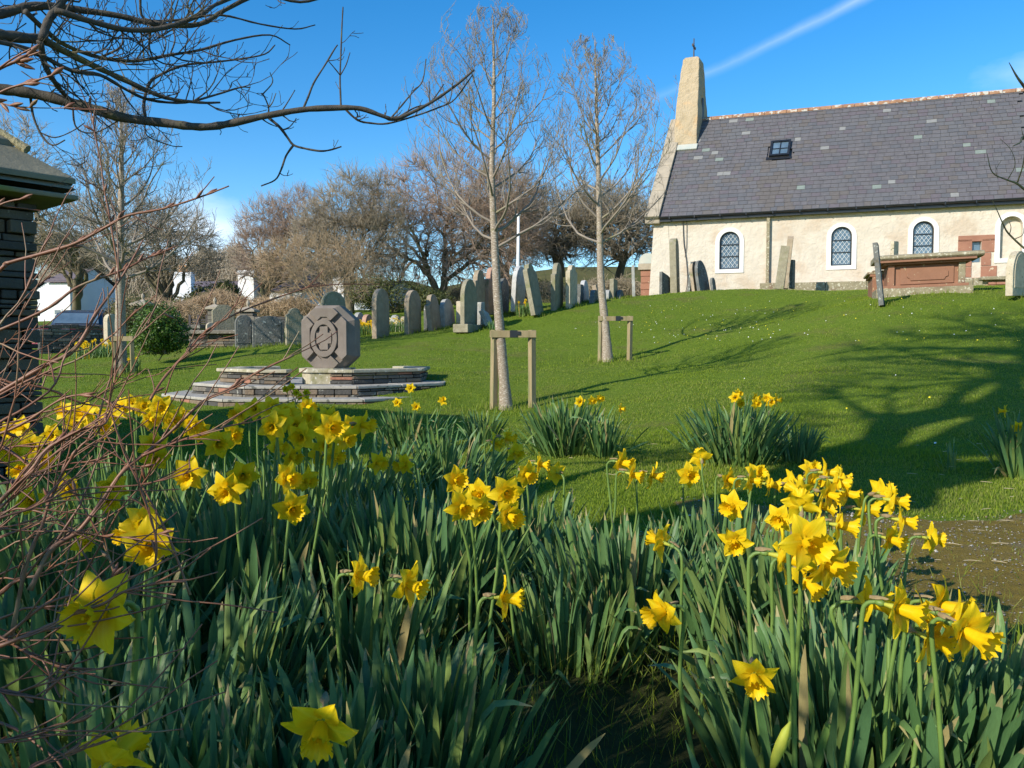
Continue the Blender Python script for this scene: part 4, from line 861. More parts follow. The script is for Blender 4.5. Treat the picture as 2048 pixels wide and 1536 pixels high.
# ------------------------------------------------------------------ trees
def nrm(v): return v / (np.linalg.norm(v) + 1e-12)
def bez(p0, p1, p2, p3, k):
    t = np.linspace(0, 1, k)[None, :, None]; p0, p1, p2, p3 = [a[:, None, :] for a in (p0, p1, p2, p3)]
    return (1 - t) ** 3 * p0 + 3 * (1 - t) ** 2 * t * p1 + 3 * (1 - t) * t * t * p2 + t ** 3 * p3
def dome_tree(name, base, ells, label, bark, twig, counts=(10, 60, 420, 3000), r0=.28, trunk_h=1.2, seed=1, fine=3, tip=.011, group=None, lean=(0, 0), flat=.62, inner=.42, multi=1, finelen=.5, upw=.3, cat='tree'):
    g = np.random.default_rng(seed); base = np.array(base, float); rt = empty(name, base - np.array([0, 0, .3]), label, cat, group)
    ells = [(np.array(c, float), np.array(r, float), wgt) for c, r, wgt in ells]; wts = np.array([e[2] for e in ells]); wts = wts / wts.sum()
    def sample(n, lo, hi):
        k = g.choice(len(ells), n, p=wts); d = g.normal(size=(n, 3)); d /= np.linalg.norm(d, axis=1, keepdims=True); d[:, 2] = np.where(d[:, 2] < -flat, -d[:, 2] * .4, d[:, 2])
        C = np.array([ells[i][0] for i in k]); Rr = np.array([ells[i][1] for i in k]); s = g.uniform(lo, hi, n)[:, None]
        return C + d * Rr * s
    tk = MB(); nodes = []; 
    tops = []
    for m in range(multi):
        th = base + np.array([lean[0] + g.normal() * .25 * multi, lean[1] + g.normal() * .2, trunk_h * g.uniform(.8, 1.2)])
        pts = catmull([base - [0, 0, .3], base * .5 + th * .5 + g.normal(size=3) * .06, th], 4); rr = np.linspace(r0 * 1.25, r0 * .8, len(pts)) / math.sqrt(multi)
        tubes(tk, [pts], [rr], 8); tops.append((pts, rr))
    NP = np.concatenate([p[-4:] for p, r in tops]); ND = np.concatenate([np.gradient(p, axis=0)[-4:] for p, r in tops]); ND /= np.linalg.norm(ND, axis=1, keepdims=True)
    NR = np.concatenate([r[-4:] for p, r in tops])
    scales = np.linspace(inner, .97, len(counts)); ks = [9, 7, 6, 4, 4][:len(counts)]; sides = [6, 5, 4, 3, 3]; cr = MB()
    tipr = r0 * np.array([.5, .24, .10, .04, .02]); tipr = np.maximum(tipr[:len(counts)], tip)
    for lv, cnt in enumerate(counts):
        lo = scales[lv] * .75 if lv < len(counts) - 1 else .62; hi = scales[lv] * 1.08 if lv < len(counts) - 1 else 1.02
        T = sample(cnt, lo, hi)
        # attach to nearest node, prefer nodes below the target
        best = np.zeros(cnt, int)
        for s in range(0, cnt, 500):
            D = T[s:s + 500, None] - NP[None]; dist = np.linalg.norm(D, axis=2); cosu = (D * ND[None]).sum(2) / (dist + 1e-6)
            best[s:s + 500] = np.argmin(dist * (1.35 - .5 * cosu), axis=1)
        S = NP[best]; Dv = ND[best]; Lg = np.linalg.norm(T - S, axis=1, keepdims=True); side = (T - S) / (Lg + 1e-6)
        jit = g.normal(size=(cnt, 3)) * Lg * .09
        PT = bez(S, S + (Dv * .6 + side * .5) * Lg * .33 + jit, T - (side * .7 + np.array([0, 0, upw])) * Lg * .33 + jit * .5, T, ks[lv])
        if lv < 3: PT[:, 1:-1] += g.normal(size=PT[:, 1:-1].shape) * Lg[:, None] * .022
        rs = np.minimum(NR[best] * .75, [.55, .34, .17, .08, .04][lv] * r0 * 1.25); rs = np.maximum(rs, tip * 1.1)
        RR = rs[:, None] * np.linspace(1, .42, ks[lv])[None]; RR = np.maximum(RR, tip * .7)
        tubes(tk if lv < 2 else cr, PT, RR, sides[lv])
        TG = np.gradient(PT, axis=1); TG /= np.linalg.norm(TG, axis=2, keepdims=True) + 1e-9
        NP = np.concatenate([NP[-0:] if False else NP, PT[:, 1:].reshape(-1, 3)]) if lv < 2 else PT[:, 1:].reshape(-1, 3)
        ND = np.concatenate([ND, TG[:, 1:].reshape(-1, 3)]) if lv < 2 else TG[:, 1:].reshape(-1, 3)
        NR = np.concatenate([NR, RR[:, 1:].ravel()]) if lv < 2 else RR[:, 1:].ravel()
    # finest twigs
    n = len(PT) * fine; k = g.integers(0, len(NP), n); S = NP[k]; D = ND[k] + g.normal(size=(n, 3)) * .5 + np.array([0, 0, upw]); D /= np.linalg.norm(D, axis=1, keepdims=True); Lg = g.uniform(.3, 1, n)[:, None] * finelen
    PTf = np.stack([S, S + D * Lg * .55, S + D * Lg + g.normal(size=(n, 3)) * Lg * .15], 1)
    RRf = np.tile(np.array([tip * .75, tip * .6, tip * .3]), (n, 1)); tubes(cr, PTf, RRf, 3)
    tk.build('trunk', bark, rt, smooth=True); o = cr.build('crown', twig, rt); o['kind'] = 'stuff'; return rt

# young ascending trees
def young_tree(path, d, crown_lo, crown_hi, halfw, r_base, label, seed, nl=26, den=1.0, skew=0):
    g = random.Random(seed); s = F / d
    pts = np.array([P(px, py, d) for px, py in path]); pts[0, 2] -= .25; line = catmull(pts, 8); n = len(line)
    base = line[0]; rt = empty('young_tree', base, label, 'tree', 'young bare trees with stake frames')
    zt = line[-1, 2]; z0 = line[0, 2]; fr = (line[:, 2] - z0) / (zt - z0)
    rr = r_base * (np.clip(1 - fr, .0, 1) ** .85 * .68 + .06) ; rr[fr < .12] *= 1 + (0.12 - fr[fr < .12]) * 4.5
    rr = np.array([x * (1 + .03 * math.sin(i * 2.3)) for i, x in enumerate(rr)])
    tb_ = MB(); tubes(tb_, [line], [rr], 12); tb_.build('trunk', m_bark_birch, rt, smooth=True)
    limbs = MB(); tw = MB(); zlo = P(0, crown_lo, d)[2]; zhi = zt; S5 = []; S3 = []
    def env(z):  # crown half width at height
        t = (z - zlo) / (zhi - zlo); t = max(0, min(1, t)); return halfw * (math.sin(math.pi * min(1, .08 + t * .92) ** .75) ** .8 + .06)
    def grow(p, dv, ln, r, lv, cx):
        k = {0: 9, 1: 7, 2: 5, 3: 4}[lv]; out = [p]; dirs = [dv]; st = ln / (k - 1)
        for i in range(k - 1):
            up = {0: .13, 1: .16, 2: .20, 3: .22}[lv]; wb = {0: .13, 1: .22, 2: .34, 3: .42}[lv]
            dv = nrm(dv + np.array([g.gauss(0, wb), g.gauss(0, wb), up + g.gauss(0, wb * .6)]))
            ax = line[np.argmin(np.abs(line[:, 2] - p[2]))]; rad = p[:2] - ax[:2]; rl = np.hypot(*rad)
            if rl > env(p[2]): dv = nrm(dv - np.array([rad[0], rad[1], 0]) / rl * .22 + np.array([0, 0, .10]))
            p = p + dv * st
            if p[2] > zt + .1: break
            out.append(p); dirs.append(dv)
        if len(out) < 3: return
        k = len(out); rr_ = [max(r * (1 - .68 * i / (k - 1)), d * .00020) for i in range(k)]
        tubes(limbs if lv < 2 else tw, [out], [rr_], {0: 7, 1: 5, 2: 4, 3: 3}[lv])
        if lv >= 3: return
        nc = {0: int(8 * den), 1: int(5 * den), 2: 3}[lv]
        for c in range(nc):
            i = g.randint(1 if lv else 2, k - 1); q = out[i]; a = g.uniform(0, 2 * math.pi); e1 = nrm(np.cross(dirs[i], [.3, .2, 1])); e2 = np.cross(dirs[i], e1)
            d2 = nrm(dirs[i] + (e1 * math.cos(a) + e2 * math.sin(a)) * g.uniform(.45, .95))
            grow(q, d2, ln * g.uniform(.28, .52) if lv < 2 else ln * g.uniform(.22, .5), rr_[i] * .62, lv + 1, cx)
    for i in range(nl):
        t = (i + g.random() * .6) / nl; z = zlo + (zhi - zlo) * (t ** 1.15) * .93; j = int(np.argmin(np.abs(line[:, 2] - z))); p = line[j] * 1.0; p[2] = line[j, 2]
        a = i * 2.399 + g.uniform(-.4, .4); el = .30 + .55 * t; dv = nrm(np.array([math.cos(a) , math.sin(a), el * 1.0]))
        ln = (1 - t) ** .75 * (zhi - zlo) * .48 * g.uniform(.75, 1.1) + .35
        grow(p, dv, ln, max(rr[j] * .40, .005), 0, 0)
    limbs.build('limbs', m_twig_pale, rt, smooth=True); o = tw.build('twigs', m_twig_pale, rt); o['kind'] = 'stuff'; return rt
young_tree([(1014, 822), (1008, 760), (996, 610), (989, 480), (984, 340), (988, 180), (986, 30)], 10.5, 490, 0, 1.3, .108, 'tall bare young tree in the middle with speckled trunk, nearest of three staked trees', 3, 27, 1.0)
young_tree([(1216, 725), (1212, 670), (1202, 560), (1199, 440), (1196, 320), (1192, 190), (1190, 80)], 16.0, 490, 70, 1.45, .135, 'bare young tree left of the church bellcote, behind its stake frame', 8, 28, 1.05)
young_tree([(243, 752), (241, 660), (241, 560), (242, 430), (243, 300), (240, 180)], 16.0, 560, 170, 1.55, .17, 'bushy bare young tree at the left beside the holly bush', 12, 36, 1.15)
# stake frames
def stakes(xl, xr, yt, ybl, ybr, d, label, strap=True, wpx=16, tie=None):
    A = P(xl, ybl, d); Bq = P(xr, ybr, d); zt = P(xl, yt, d)[2]; c = (A + Bq) / 2
    rt = empty('tree_stakes', c, label, 'tree support', 'wooden stake frames holding the young trees'); wd = wpx / (F / d); g = random.Random(int(xl))
    for p in (A, Bq):
        q = MB(); a = R(38); q.box([p[0], p[1], (p[2] - .3 + zt) / 2], (wd * .72, wd * .72, zt - p[2] + .3), [[math.cos(a), math.sin(a), 0], [-math.sin(a), math.cos(a), 0], [g.gauss(0, .012), 0, 1]]); q.build('post', m_tree_stake, rt, bevel=.004)
    ex = nrm((Bq - A) * [1, 1, 0]); ey = np.array([ex[1], -ex[0], 0]); Lr = np.linalg.norm((Bq - A)[:2])
    q = MB(); q.box([c[0], c[1], zt - .055] + ey * (wd * .55), (Lr + wd * 1.0, .03, .095), [ex, ey, UZ]); q.build('rail', m_tree_stake, rt, bevel=.003)
    if tie is not None:
        t = P(tie, yt + 12, d); q = MB(); q.box([t[0], t[1], zt - .055] + ey * (wd * .55 + .018), (.10, .022, .10), [ex, ey, UZ]); q.box([t[0] + .07, t[1], zt - .045] + ey * (wd * .55 + .02), (.05, .02, .05), [ex, ey, UZ]); q.build('rubber_tie', m_black, rt, bevel=.004)
stakes(988, 1064, 660, 812, 808, 10.5, 'two post wooden stake frame with black tie around the nearest young tree', tie=1027)
stakes(1201, 1259, 632, 722, 727, 16.0, 'two post wooden stake frame around the young tree below the church', wpx=11, tie=1235)
stakes(233, 266, 672, 754, 757, 15.7, 'two post wooden stake frame around the leftmost young tree', wpx=10)

# background trees behind the headstones
def E(px, py, d, rx_px, rz_px, ry=None, wgt=1.0):
    s = F / d; return (P(px, py, d), (rx_px / s, ry if ry else rx_px / s * .8, rz_px / s), wgt)
gb = lambda px, py, d: P(px, py, d)
BG = 'bare wind shaped trees behind the churchyard'
dome_tree('bare_tree', gb(878, 598, 40), [E(905, 475, 40, 185, 205, None, 2), E(820, 485, 40, 150, 160), E(980, 455, 40, 130, 145)], 'broad domed bare tree with reddish crown behind the middle headstones', m_bark_old, m_twig_red, (14, 110, 900, 8500), .30, 1.0, 4, 2, .010, BG, multi=3, inner=.35)
dome_tree('bare_tree', gb(1120, 545, 47), [E(1130, 465, 47, 150, 105, None, 2), E(1210, 465, 47, 130, 100), E(1060, 475, 47, 120, 100)], 'low dark bare tree with twisted limbs left of the second young tree', m_bark_old, m_twig_dark, (14, 110, 800, 6500), .38, 1.3, 5, 2, .010, BG, multi=2, inner=.45)
dome_tree('bare_tree', gb(1235, 560, 50), [E(1250, 470, 50, 110, 115, None, 1), E(1210, 450, 50, 100, 95)], 'dark bare tree filling the gap between second young tree and church', m_bark_old, m_twig_dark, (12, 80, 560, 4600), .34, 1.5, 6, 3, .010, BG, multi=2, inner=.45)
dome_tree('bare_tree', gb(700, 612, 36), [E(700, 485, 36, 90, 155, None, 2), E(755, 480, 36, 75, 145), E(640, 510, 36, 70, 115)], 'tall bare tree left of the broad domed one, crooked limbs', m_bark_old, m_twig_far, (12, 90, 600, 5200), .24, 1.6, 7, 3, .009, BG, multi=2, inner=.4)
dome_tree('bare_tree', gb(1010, 560, 46), [E(1010, 450, 46, 110, 130, None, 1)], 'bare tree behind the middle young tree and the flagpole', m_bark_old, m_twig_far, (10, 70, 480, 3800), .30, 1.2, 9, 3, .010, BG, multi=2)
dome_tree('bare_tree', gb(545, 640, 42), [E(535, 500, 42, 75, 115), E(600, 490, 42, 80, 125)], 'thin bare tree with pinkish upright twigs behind the cottage chimney', m_bark_old, m_twig_red, (10, 80, 480, 3400), .2, 1.0, 10, 4, .008, BG, upw=.7, inner=.4)
dome_tree('willow_shrub', gb(672, 652, 29), [E(620, 545, 29, 115, 85, None, 2), E(700, 540, 29, 60, 80), E(560, 520, 29, 60, 50)], 'spreading tan twigged shrub fanning out left behind the monument', m_twig_tan, m_twig_tan, (20, 110, 420, 1500), .09, .3, 11, 2, .0055, None, multi=5, inner=.25, finelen=.45, upw=.4, cat='shrub', flat=.9)
dome_tree('bare_tree', gb(330, 650, 33), [E(335, 500, 33, 115, 100, None, 2), E(260, 470, 33, 110, 110)], 'rounded bare tree behind the holly bush and leftmost young tree', m_bark_old, m_twig_far, (10, 70, 420, 2600), .16, 1.0, 12, 3, .008, BG, inner=.4)
dome_tree('bare_tree', gb(150, 640, 38), [E(140, 500, 38, 90, 85, None, 2)], 'bare tree with ivy patches in front of the white house at the left', m_bark_old, m_twig_far, (8, 40, 220, 1300), .2, 1.2, 13, 3, .009, BG, inner=.4)
dome_tree('bare_tree', gb(30, 620, 34), [E(30, 400, 34, 120, 190, None, 2)], 'bare tree standing behind the stone lychgate roof', m_bark_old, m_twig_far, (8, 40, 200, 1100), .25, 1.6, 14, 3, .010, BG)
# far brown wood and hedges of twigs
def twig_mass(name, boxes, mt, label=None, cat=None, kind='stuff', n=4000, ht=.8, tip=.012, seed=2, group=None, upw=1.0, parent=None):
    g = np.random.default_rng(seed); q = MB()
    for (px0, px1, pyt, pyb, d, dd) in boxes:
        m = int(n / len(boxes)); px = g.uniform(px0, px1, m); tt_ = (px - px0) / (px1 - px0); dep = d + g.uniform(-dd, dd, m)
        f = 1 - .35 * (2 * tt_ - 1) ** 4 + .08 * np.sin(px * .09 + d); 
        yy = pyb + (pyt - pyb) * f * np.sqrt(g.uniform(.05, 1, m))
        S = np.array([P(a, b, c) for a, b, c in zip(px, yy, dep)]); D = g.normal(size=(m, 3)) * .55 + np.array([0, 0, upw]); D /= np.linalg.norm(D, axis=1, keepdims=True); Lg = g.uniform(.4, 1.1, m)[:, None] * ht
        S = S - D * Lg * .7
        PT = np.stack([S, S + D * Lg * .5 + g.normal(size=(m, 3)) * Lg * .1, S + D * Lg], 1); tubes(q, PT, np.tile([tip, tip * .8, tip * .4], (m, 1)), 3)
    o = top(q.build(name, mt, None)); tag(o, label, cat, group, kind); return o
twig_mass('far_wood', [(380, 520, 500, 590, 110, 8), (440, 700, 515, 600, 105, 8), (80, 420, 505, 600, 110, 8)], m_twig_far, 'brown leafless wood on the low hill behind the cottages', 'wood', n=9000, ht=3.4, tip=.05, seed=3, upw=1.2)
twig_mass('bramble_hedge', [(215, 400, 600, 660, 30, 1.5), (380, 500, 585, 650, 31, 1.2), (480, 640, 600, 650, 30, 1.2)], m_twig_tan, 'tangled brown hedge below the cottages and behind the gate', 'hedge', n=8000, ht=.6, tip=.009, seed=4, upw=.5)
twig_mass('bramble_hedge', [(1160, 1300, 560, 606, 40, 1.5), (900, 1160, 566, 610, 42, 1.5)], m_twig_dark, 'dark rough hedge at the foot of the trees behind the headstones', 'hedge', n=3500, ht=.8, tip=.012, seed=5, upw=.5)

def leafy(name, lumps, n, size, mt, label, cat, group=None, seed=1, stems=True, kind=None, up=.3):
    lumps = [(np.array(c_, float), np.array(r_, float), w_) for c_, r_, w_ in lumps]
    g = np.random.default_rng(seed); q = MB(); per = n // len(lumps); base = lumps[0][0].copy(); base[2] = lumps[0][0][2] - lumps[0][1][2]
    rt = empty(name, base, label, cat, group)
    for c, r, wg in lumps:
        m = int(per * wg); d = g.normal(size=(m, 3)); d /= np.linalg.norm(d, axis=1, keepdims=True)
        lump = 1 + .10 * np.sin(d[:, 0] * 7 + c[0]) * np.cos(d[:, 2] * 6 + 1) + .08 * np.sin(d[:, 1] * 13 + d[:, 2] * 9)
        s = (g.uniform(.35, 1, m) ** .45)[:, None]; C = c + d * np.array(r) * s * lump[:, None] + g.normal(size=(m, 3)) * size * .6
        nn = d + g.normal(size=(m, 3)) * .7 + np.array([0, 0, up]); nn /= np.linalg.norm(nn, axis=1, keepdims=True); a = np.cross(nn, g.normal(size=(m, 3))); a /= np.linalg.norm(a, axis=1, keepdims=True); b = np.cross(nn, a)
        sz = size * g.uniform(.6, 1.3, m)[:, None]
        V = np.stack([C - a * sz, C - b * sz * .45 + nn * sz * .12, C + a * sz, C + b * sz * .45 + nn * sz * .12], 1).reshape(-1, 3)
        uv = np.repeat(np.stack([g.uniform(.02, .98, m), np.ones(m)], 1), 4, 0); i = np.arange(m * 4).reshape(m, 4); q.add(V, np.concatenate([i[:, [0, 1, 2]], i[:, [0, 2, 3]]]), uv)
    o = q.build('leaves', mt, rt); o['kind'] = 'stuff'
    st = MB(); m = 40; C, r, _ = lumps[0]; T = C + g.normal(size=(m, 3)) * np.array(r) * .45; S = np.tile(base, (m, 1)) + g.normal(size=(m, 3)) * [.1, .1, 0]
    tubes(st, bez(S, S + [0, 0, .2], T - [0, 0, .2], T, 5), np.tile(np.linspace(.02, .006, 5), (m, 1)), 4); st.build('stems', m_bark_old, rt); return rt
leafy('holly_bush', [(P(318, 655, 17.5), (.52, .5, .60), 1.2), (P(300, 672, 17.3), (.42, .4, .42), .8), (P(345, 668, 17.6), (.36, .4, .45), .8)], 9000, .035, m_holly, 'glossy dark green rounded bush between the leftmost tree and the slab tomb', 'bush', seed=3)
leafy('ivy_mound', [(P(430, 600, 33), (1.3, .9, .75), 1.2), (P(390, 615, 33), (1.2, .9, .5), 1), (P(455, 585, 33), (.5, .6, .5), .6)], 9000, .06, m_ivy, 'yellow green ivy covered mound below the cottage chimneys', 'ivy', seed=4)
leafy('evergreen_tree', [(P(110, 500, 80), (2.2, 2, 1.8), 1), (P(60, 490, 82), (3, 2, 2.2), 1), (P(160, 515, 80), (2.0, 2, 1.3), .8)], 9000, .16, m_pine, 'dark yellowish evergreen trees on the skyline behind the white house', 'tree', seed=5)
leafy('ivy_shrub', [(P(790, 590, 34), (2.0, .8, .75), 1.2), (P(740, 585, 34), (1.0, .8, .8), .8), (P(860, 600, 34), (1.1, .8, .5), .7)], 8000, .055, m_ivy, 'ivy and evergreen undergrowth behind the tall round headstones', 'ivy', seed=6)
leafy('ivy_shrub', [(P(260, 628, 26), (.8, .6, .6), 1)], 3000, .04, m_ivy, 'pale grey green shrub left of the glossy bush by the gate pier', 'shrub', seed=7)
leafy('evergreen_tree', [(P(1045, 575, 60), (4, 2, .7), 1), (P(1250, 590, 44), (1.3, 1, .5), .6)], 3500, .12, m_pine, 'yellow green gorse on the bank behind the headstones', 'gorse', seed=8)

# ------------------------------------------------------------------ cottages, walls, gate, cars at the left
m_roofb = mat('cottage_slate', (0.12, 0.10, 0.12), (0.18, 0.15, 0.17), 3, .7, .5, 12)
m_pot = mat('chimney_pot_clay', (0.5, 0.25, 0.10), (0.6, 0.32, 0.15), 6, .9, .3)
def ax_of(p, q): e = nrm((np.array(q) - np.array(p)) * [1, 1, 0]); return e, np.array([e[1], -e[0], 0])
def cottage(label, pl, pr, dl, dr, y_eave, y_base, depth, ridge, name='cottage', wins=(), roofm=None, chim=()):
    A = P(pl, y_base, dl); Bq = P(pr, y_base, dr); ex, ey = ax_of(A, Bq); Ln = np.linalg.norm((Bq - A)[:2]); z0 = A[2]; ze = P(pl, y_eave, dl)[2]
    rt = empty(name, (A + Bq) / 2, label, 'house')
    q = MB(); B_ = lambda u, v, z: A * [1, 1, 0] + ex * u - ey * v + UZ * z
    V = [B_(0, 0, z0 - 1), B_(Ln, 0, z0 - 1), B_(Ln, depth, z0 - 1), B_(0, depth, z0 - 1), B_(0, 0, ze), B_(Ln, 0, ze), B_(Ln, depth, ze), B_(0, depth, ze), B_(0, depth / 2, ze + ridge), B_(Ln, depth / 2, ze + ridge)]
    q.poly(V, [[0, 1, 5, 4], [2, 3, 7, 6], [1, 2, 6, 9, 5], [3, 0, 4, 8, 7]]); q.build('wall', m_white_house, rt)
    q = MB(); o = .15; sl2 = math.hypot(ridge, depth / 2); nn = 9
    rf = None
    for side in (0, 1):
        s0 = (lambda t, u: B_(u, depth / 2 * t - o * (1 - t), ze + ridge * t + .05)) if side == 0 else (lambda t, u: B_(u, depth - depth / 2 * t + o * (1 - t), ze + ridge * t + .05))
        for k in range(nn):
            t0, t1 = k / nn, (k + 1) / nn
            q.add([s0(t0, -o) + UZ * .05, s0(t0, Ln + o) + UZ * .05, s0(t1, Ln + o), s0(t1, -o), s0(t0, -o) - UZ * .03, s0(t0, Ln + o) - UZ * .03], [[0, 1, 2, 3], [4, 5, 1, 0]])
    rf = q.build('roof', roofm or m_roofb, rt)
    for (pc_, dc, yt, yb, wpx, pots) in chim:
        c = P(pc_, yb, dc); t = P(pc_, yt, dc)[2]; w_ = wpx / (F / dc); q = MB(); q.box([c[0], c[1], (c[2] - .6 + t) / 2], (w_, .6, t - c[2] + .6), [ex, ey, UZ]); q.box([c[0], c[1], t - .12], (w_ + .08, .68, .12), [ex, ey, UZ]); q.build('chimney', m_white_house, rf)
        for i in range(pots): q = MB(); x = (i - (pots - 1) / 2) * .36; tubes(q, [[c * [1, 1, 0] + ex * x + UZ * t, c * [1, 1, 0] + ex * x + UZ * (t + .45)]], [[.12, .10]], 8); q.build('chimney_pot', m_pot, rf)
    for (u, zc, w_, h_) in wins:
        q = MB(); q.box(B_(u * Ln, -.0, z0 + zc), (w_ + .16, .05, h_ + .16), [ex, ey, UZ]); f = q.build('window', m_white, rt); q = MB(); q.box(B_(u * Ln, -.03, z0 + zc), (w_, .03, h_), [ex, ey, UZ]); q.build('pane', m_glass, f)
        q = MB(); q.box(B_(u * Ln, -.05, z0 + zc), (w_, .02, .05), [ex, ey, UZ]); q.build('glazing_bar', m_white, f)
    return rt
cottage('white house with grey gable roof at the far left behind the dark wall', 100, 142, 40.1, 40, 566, 655, 4, .9, wins=[(.4, .65, .3, .5)])
cottage('long low white house wall in shade behind the leftmost young tree', 140, 245, 40.5, 45, 578, 655, 1.8, .6, wins=[(.3, 1.2, .8, .9)])
cottage('white cottage with slate roof, two clay pots, behind the ivy mound', 340, 470, 50, 50, 588, 645, 6, 1.0, chim=[(368, 50, 545, 590, 36, 2)])
cottage('white cottage with a tall square chimney behind the tan shrub', 480, 640, 44, 43, 585, 650, 6, 1.7, chim=[(498, 43.5, 541, 600, 34, 0)])
cottage('small white gabled cottage with pale roof right of the tan shrub', 650, 742, 40, 38, 606, 650, 4.5, 1.1, chim=[(686, 39, 555, 600, 30, 0)])
# dark slate boundary wall
def rubble_wall(label, p0, p1, d0, d1, yt, yb, mts, cx=.0, hm=(.05, .10), lm=(.18, .5), thick=.4, seed=1, name='stone_wall', maxn=280, cop=True):
    g = random.Random(seed); A = P(p0, yb, d0); Bq = P(p1, yb, d1); ex, ey = ax_of(A, Bq); Ln = np.linalg.norm((Bq - A)[:2]); z0 = A[2] - .15; zt = P(p0, yt, d0)[2]; zt2 = P(p1, yt, d1)[2]
    rt = empty(name, (A + Bq) / 2, label, 'wall'); q = MB(); q.box((A + Bq) / 2 * [1, 1, 0] - ey * thick / 2 * 1.0 + UZ * (z0 + min(zt, zt2) - .05) / 2, (Ln, thick * .9, min(zt, zt2) - z0 - .05), [ex, ey, UZ]); q.build('core', m_cours[3], rt)
    z = z0; items = []
    while z < min(zt, zt2) - .03:
        hh = g.uniform(*hm); u = 0
        while u < Ln:
            ln = min(g.uniform(*lm), Ln - u + .02); items.append((u, z, ln, hh)); u += ln
        z += hh
    g.shuffle(items); rest_ = MB()
    for k, (u, z, ln, hh) in enumerate(items):
        b = MB() if k < maxn else rest_
        b.box(A * [1, 1, 0] + ex * (u + ln / 2) + ey * (g.uniform(-.02, .02)) - ey * .08 + UZ * (z + hh / 2), (ln - .012, .2, hh - .012), [ex, ey, UZ])
        if k < maxn: b.build('stone', g.choice(mts), rt, bevel=.01)
    if len(items) > maxn: o = rest_.build('stones', mts[0], rt); o['kind'] = 'stuff'
    if cop:
        u = 0
        while u < Ln:
            ln = g.uniform(.15, .35); b = MB(); t = u / Ln; b.box(A * [1, 1, 0] + ex * (u + ln / 2) - ey * thick / 2 + UZ * (zt * (1 - t) + zt2 * t + .03 + g.uniform(-.02, .02)), (ln - .01, thick + .08, g.uniform(.06, .12)), [ex, ey, UZ]); b.build('coping_stone', g.choice(mts), rt, bevel=.012); u += ln
    return rt
DK = [m_cours[3], m_cours[3], m_cours[0]]
rubble_wall('dark drystone slate wall left of the leftmost young tree', 80, 204, 21.5, 22.5, 655, 706, DK, seed=2)
rubble_wall('drystone wall running behind the dark lichened headstones', 478, 625, 24.5, 24.0, 638, 678, DK, seed=3)
rubble_wall('low dark wall between the glossy bush and the slab tomb', 350, 385, 24, 24, 655, 690, DK, seed=4, maxn=80)
# slab topped tomb
st_ = rubble_wall('slab tomb of coursed stone right of the glossy bush', 378, 478, 20.4, 20.2, 668, 692, [m_cours[3], m_cours[0], m_cours[1]], seed=6, hm=(.05, .09), lm=(.3, .7), thick=.9, name='slab_tomb', cop=False); st_['category'] = 'tomb'
A = P(372, 664, 20.3); Bq = P(481, 664, 20.1); ex, ey = ax_of(A, Bq); q = MB(); q.box((A + Bq) / 2 - ey * .45, (np.linalg.norm(Bq - A), 1.15, .10), [ex, ey, UZ]); q.build('lid_slab', m_cours[0], st_, bevel=.02)
def pier(px, yt, yc, yb, wpx, d, label):
    b = P(px, yb, d); s = F / d; w_ = wpx / s; rt = empty('gate_pier', b, label, 'gate pier', 'stone gate piers with pyramid caps'); zt = P(px, yc, d)[2]; g = random.Random(px); z = b[2] - .2
    while z < zt - .02:
        hh = min(g.uniform(.08, .16), zt - z); q = MB(); q.box([b[0] + g.uniform(-.01, .01), b[1], z + hh / 2], (w_, w_, hh - .01)); q.build('stone', g.choice([m_cours[0], m_cours[1], m_cours[0]]), rt, bevel=.01); z += hh
    q = MB(); e = w_ * .68; ap = P(px, yt, d)[2]; V = [(b[0] - e, b[1] - e, zt), (b[0] + e, b[1] - e, zt), (b[0] + e, b[1] + e, zt), (b[0] - e, b[1] + e, zt), (b[0] - e, b[1] - e, zt + .06), (b[0] + e, b[1] - e, zt + .06), (b[0] + e, b[1] + e, zt + .06), (b[0] - e, b[1] + e, zt + .06), (b[0], b[1], ap - .1)]
    q.poly(V, [[3, 2, 1, 0], [0, 1, 5, 4], [1, 2, 6, 5], [2, 3, 7, 6], [3, 0, 4, 7], [4, 5, 8], [5, 6, 8], [6, 7, 8], [7, 4, 8]]); cp_ = q.build('pyramid_cap', m_coping, rt)
    q = MB(); tubes(q, [[(b[0], b[1], ap - .12), (b[0], b[1], ap - .02), (b[0], b[1], ap + .03), (b[0], b[1], ap + .1)]], [[.03, .06, .05, .01]], 8, cap=True); q.build('finial', m_coping, cp_)
pier(287, 592, 612, 650, 28, 26, 'stone gate pier with pyramid cap left of the glossy bush')
pier(431, 601, 619, 662, 22, 24.5, 'stone gate pier with pyramid cap behind the clipped dark headstone')
pier(497, 606, 624, 660, 26, 25, 'stone gate pier with pyramid cap behind the two wide dark headstones')
gt_ = empty('timber_gate', P(398, 655, 25), 'dark timber field gate between stone piers behind the slab tomb', 'gate')
for i, yy in enumerate((640, 645, 650, 655)): q = MB(); c = P(397, yy, 25); q.box(c, (.55, .04, .05)); q.build('rail', m_iron, gt_)
for xx in (380, 397, 414): q = MB(); c = P(xx, 645, 24.97); q.box(c, (.07, .05, .5), [[1, 0, 0], [0, 1, 0], [0, 0, 1]]); q.build('upright', m_iron, gt_)
def paint(name, c): return mat(name, c, tuple(x * 1.1 for x in c), 3, .3, 0, spec=.6, coat=.6)
m_carb, m_carr = paint('dark_car_paint', (0.03, 0.035, 0.045)), paint('red_car_paint', (0.30, 0.02, 0.025)); m_tyre = mat('tyre_rubber', (0.02, 0.02, 0.02), (0.03, 0.03, 0.03), 9, .8, .2)
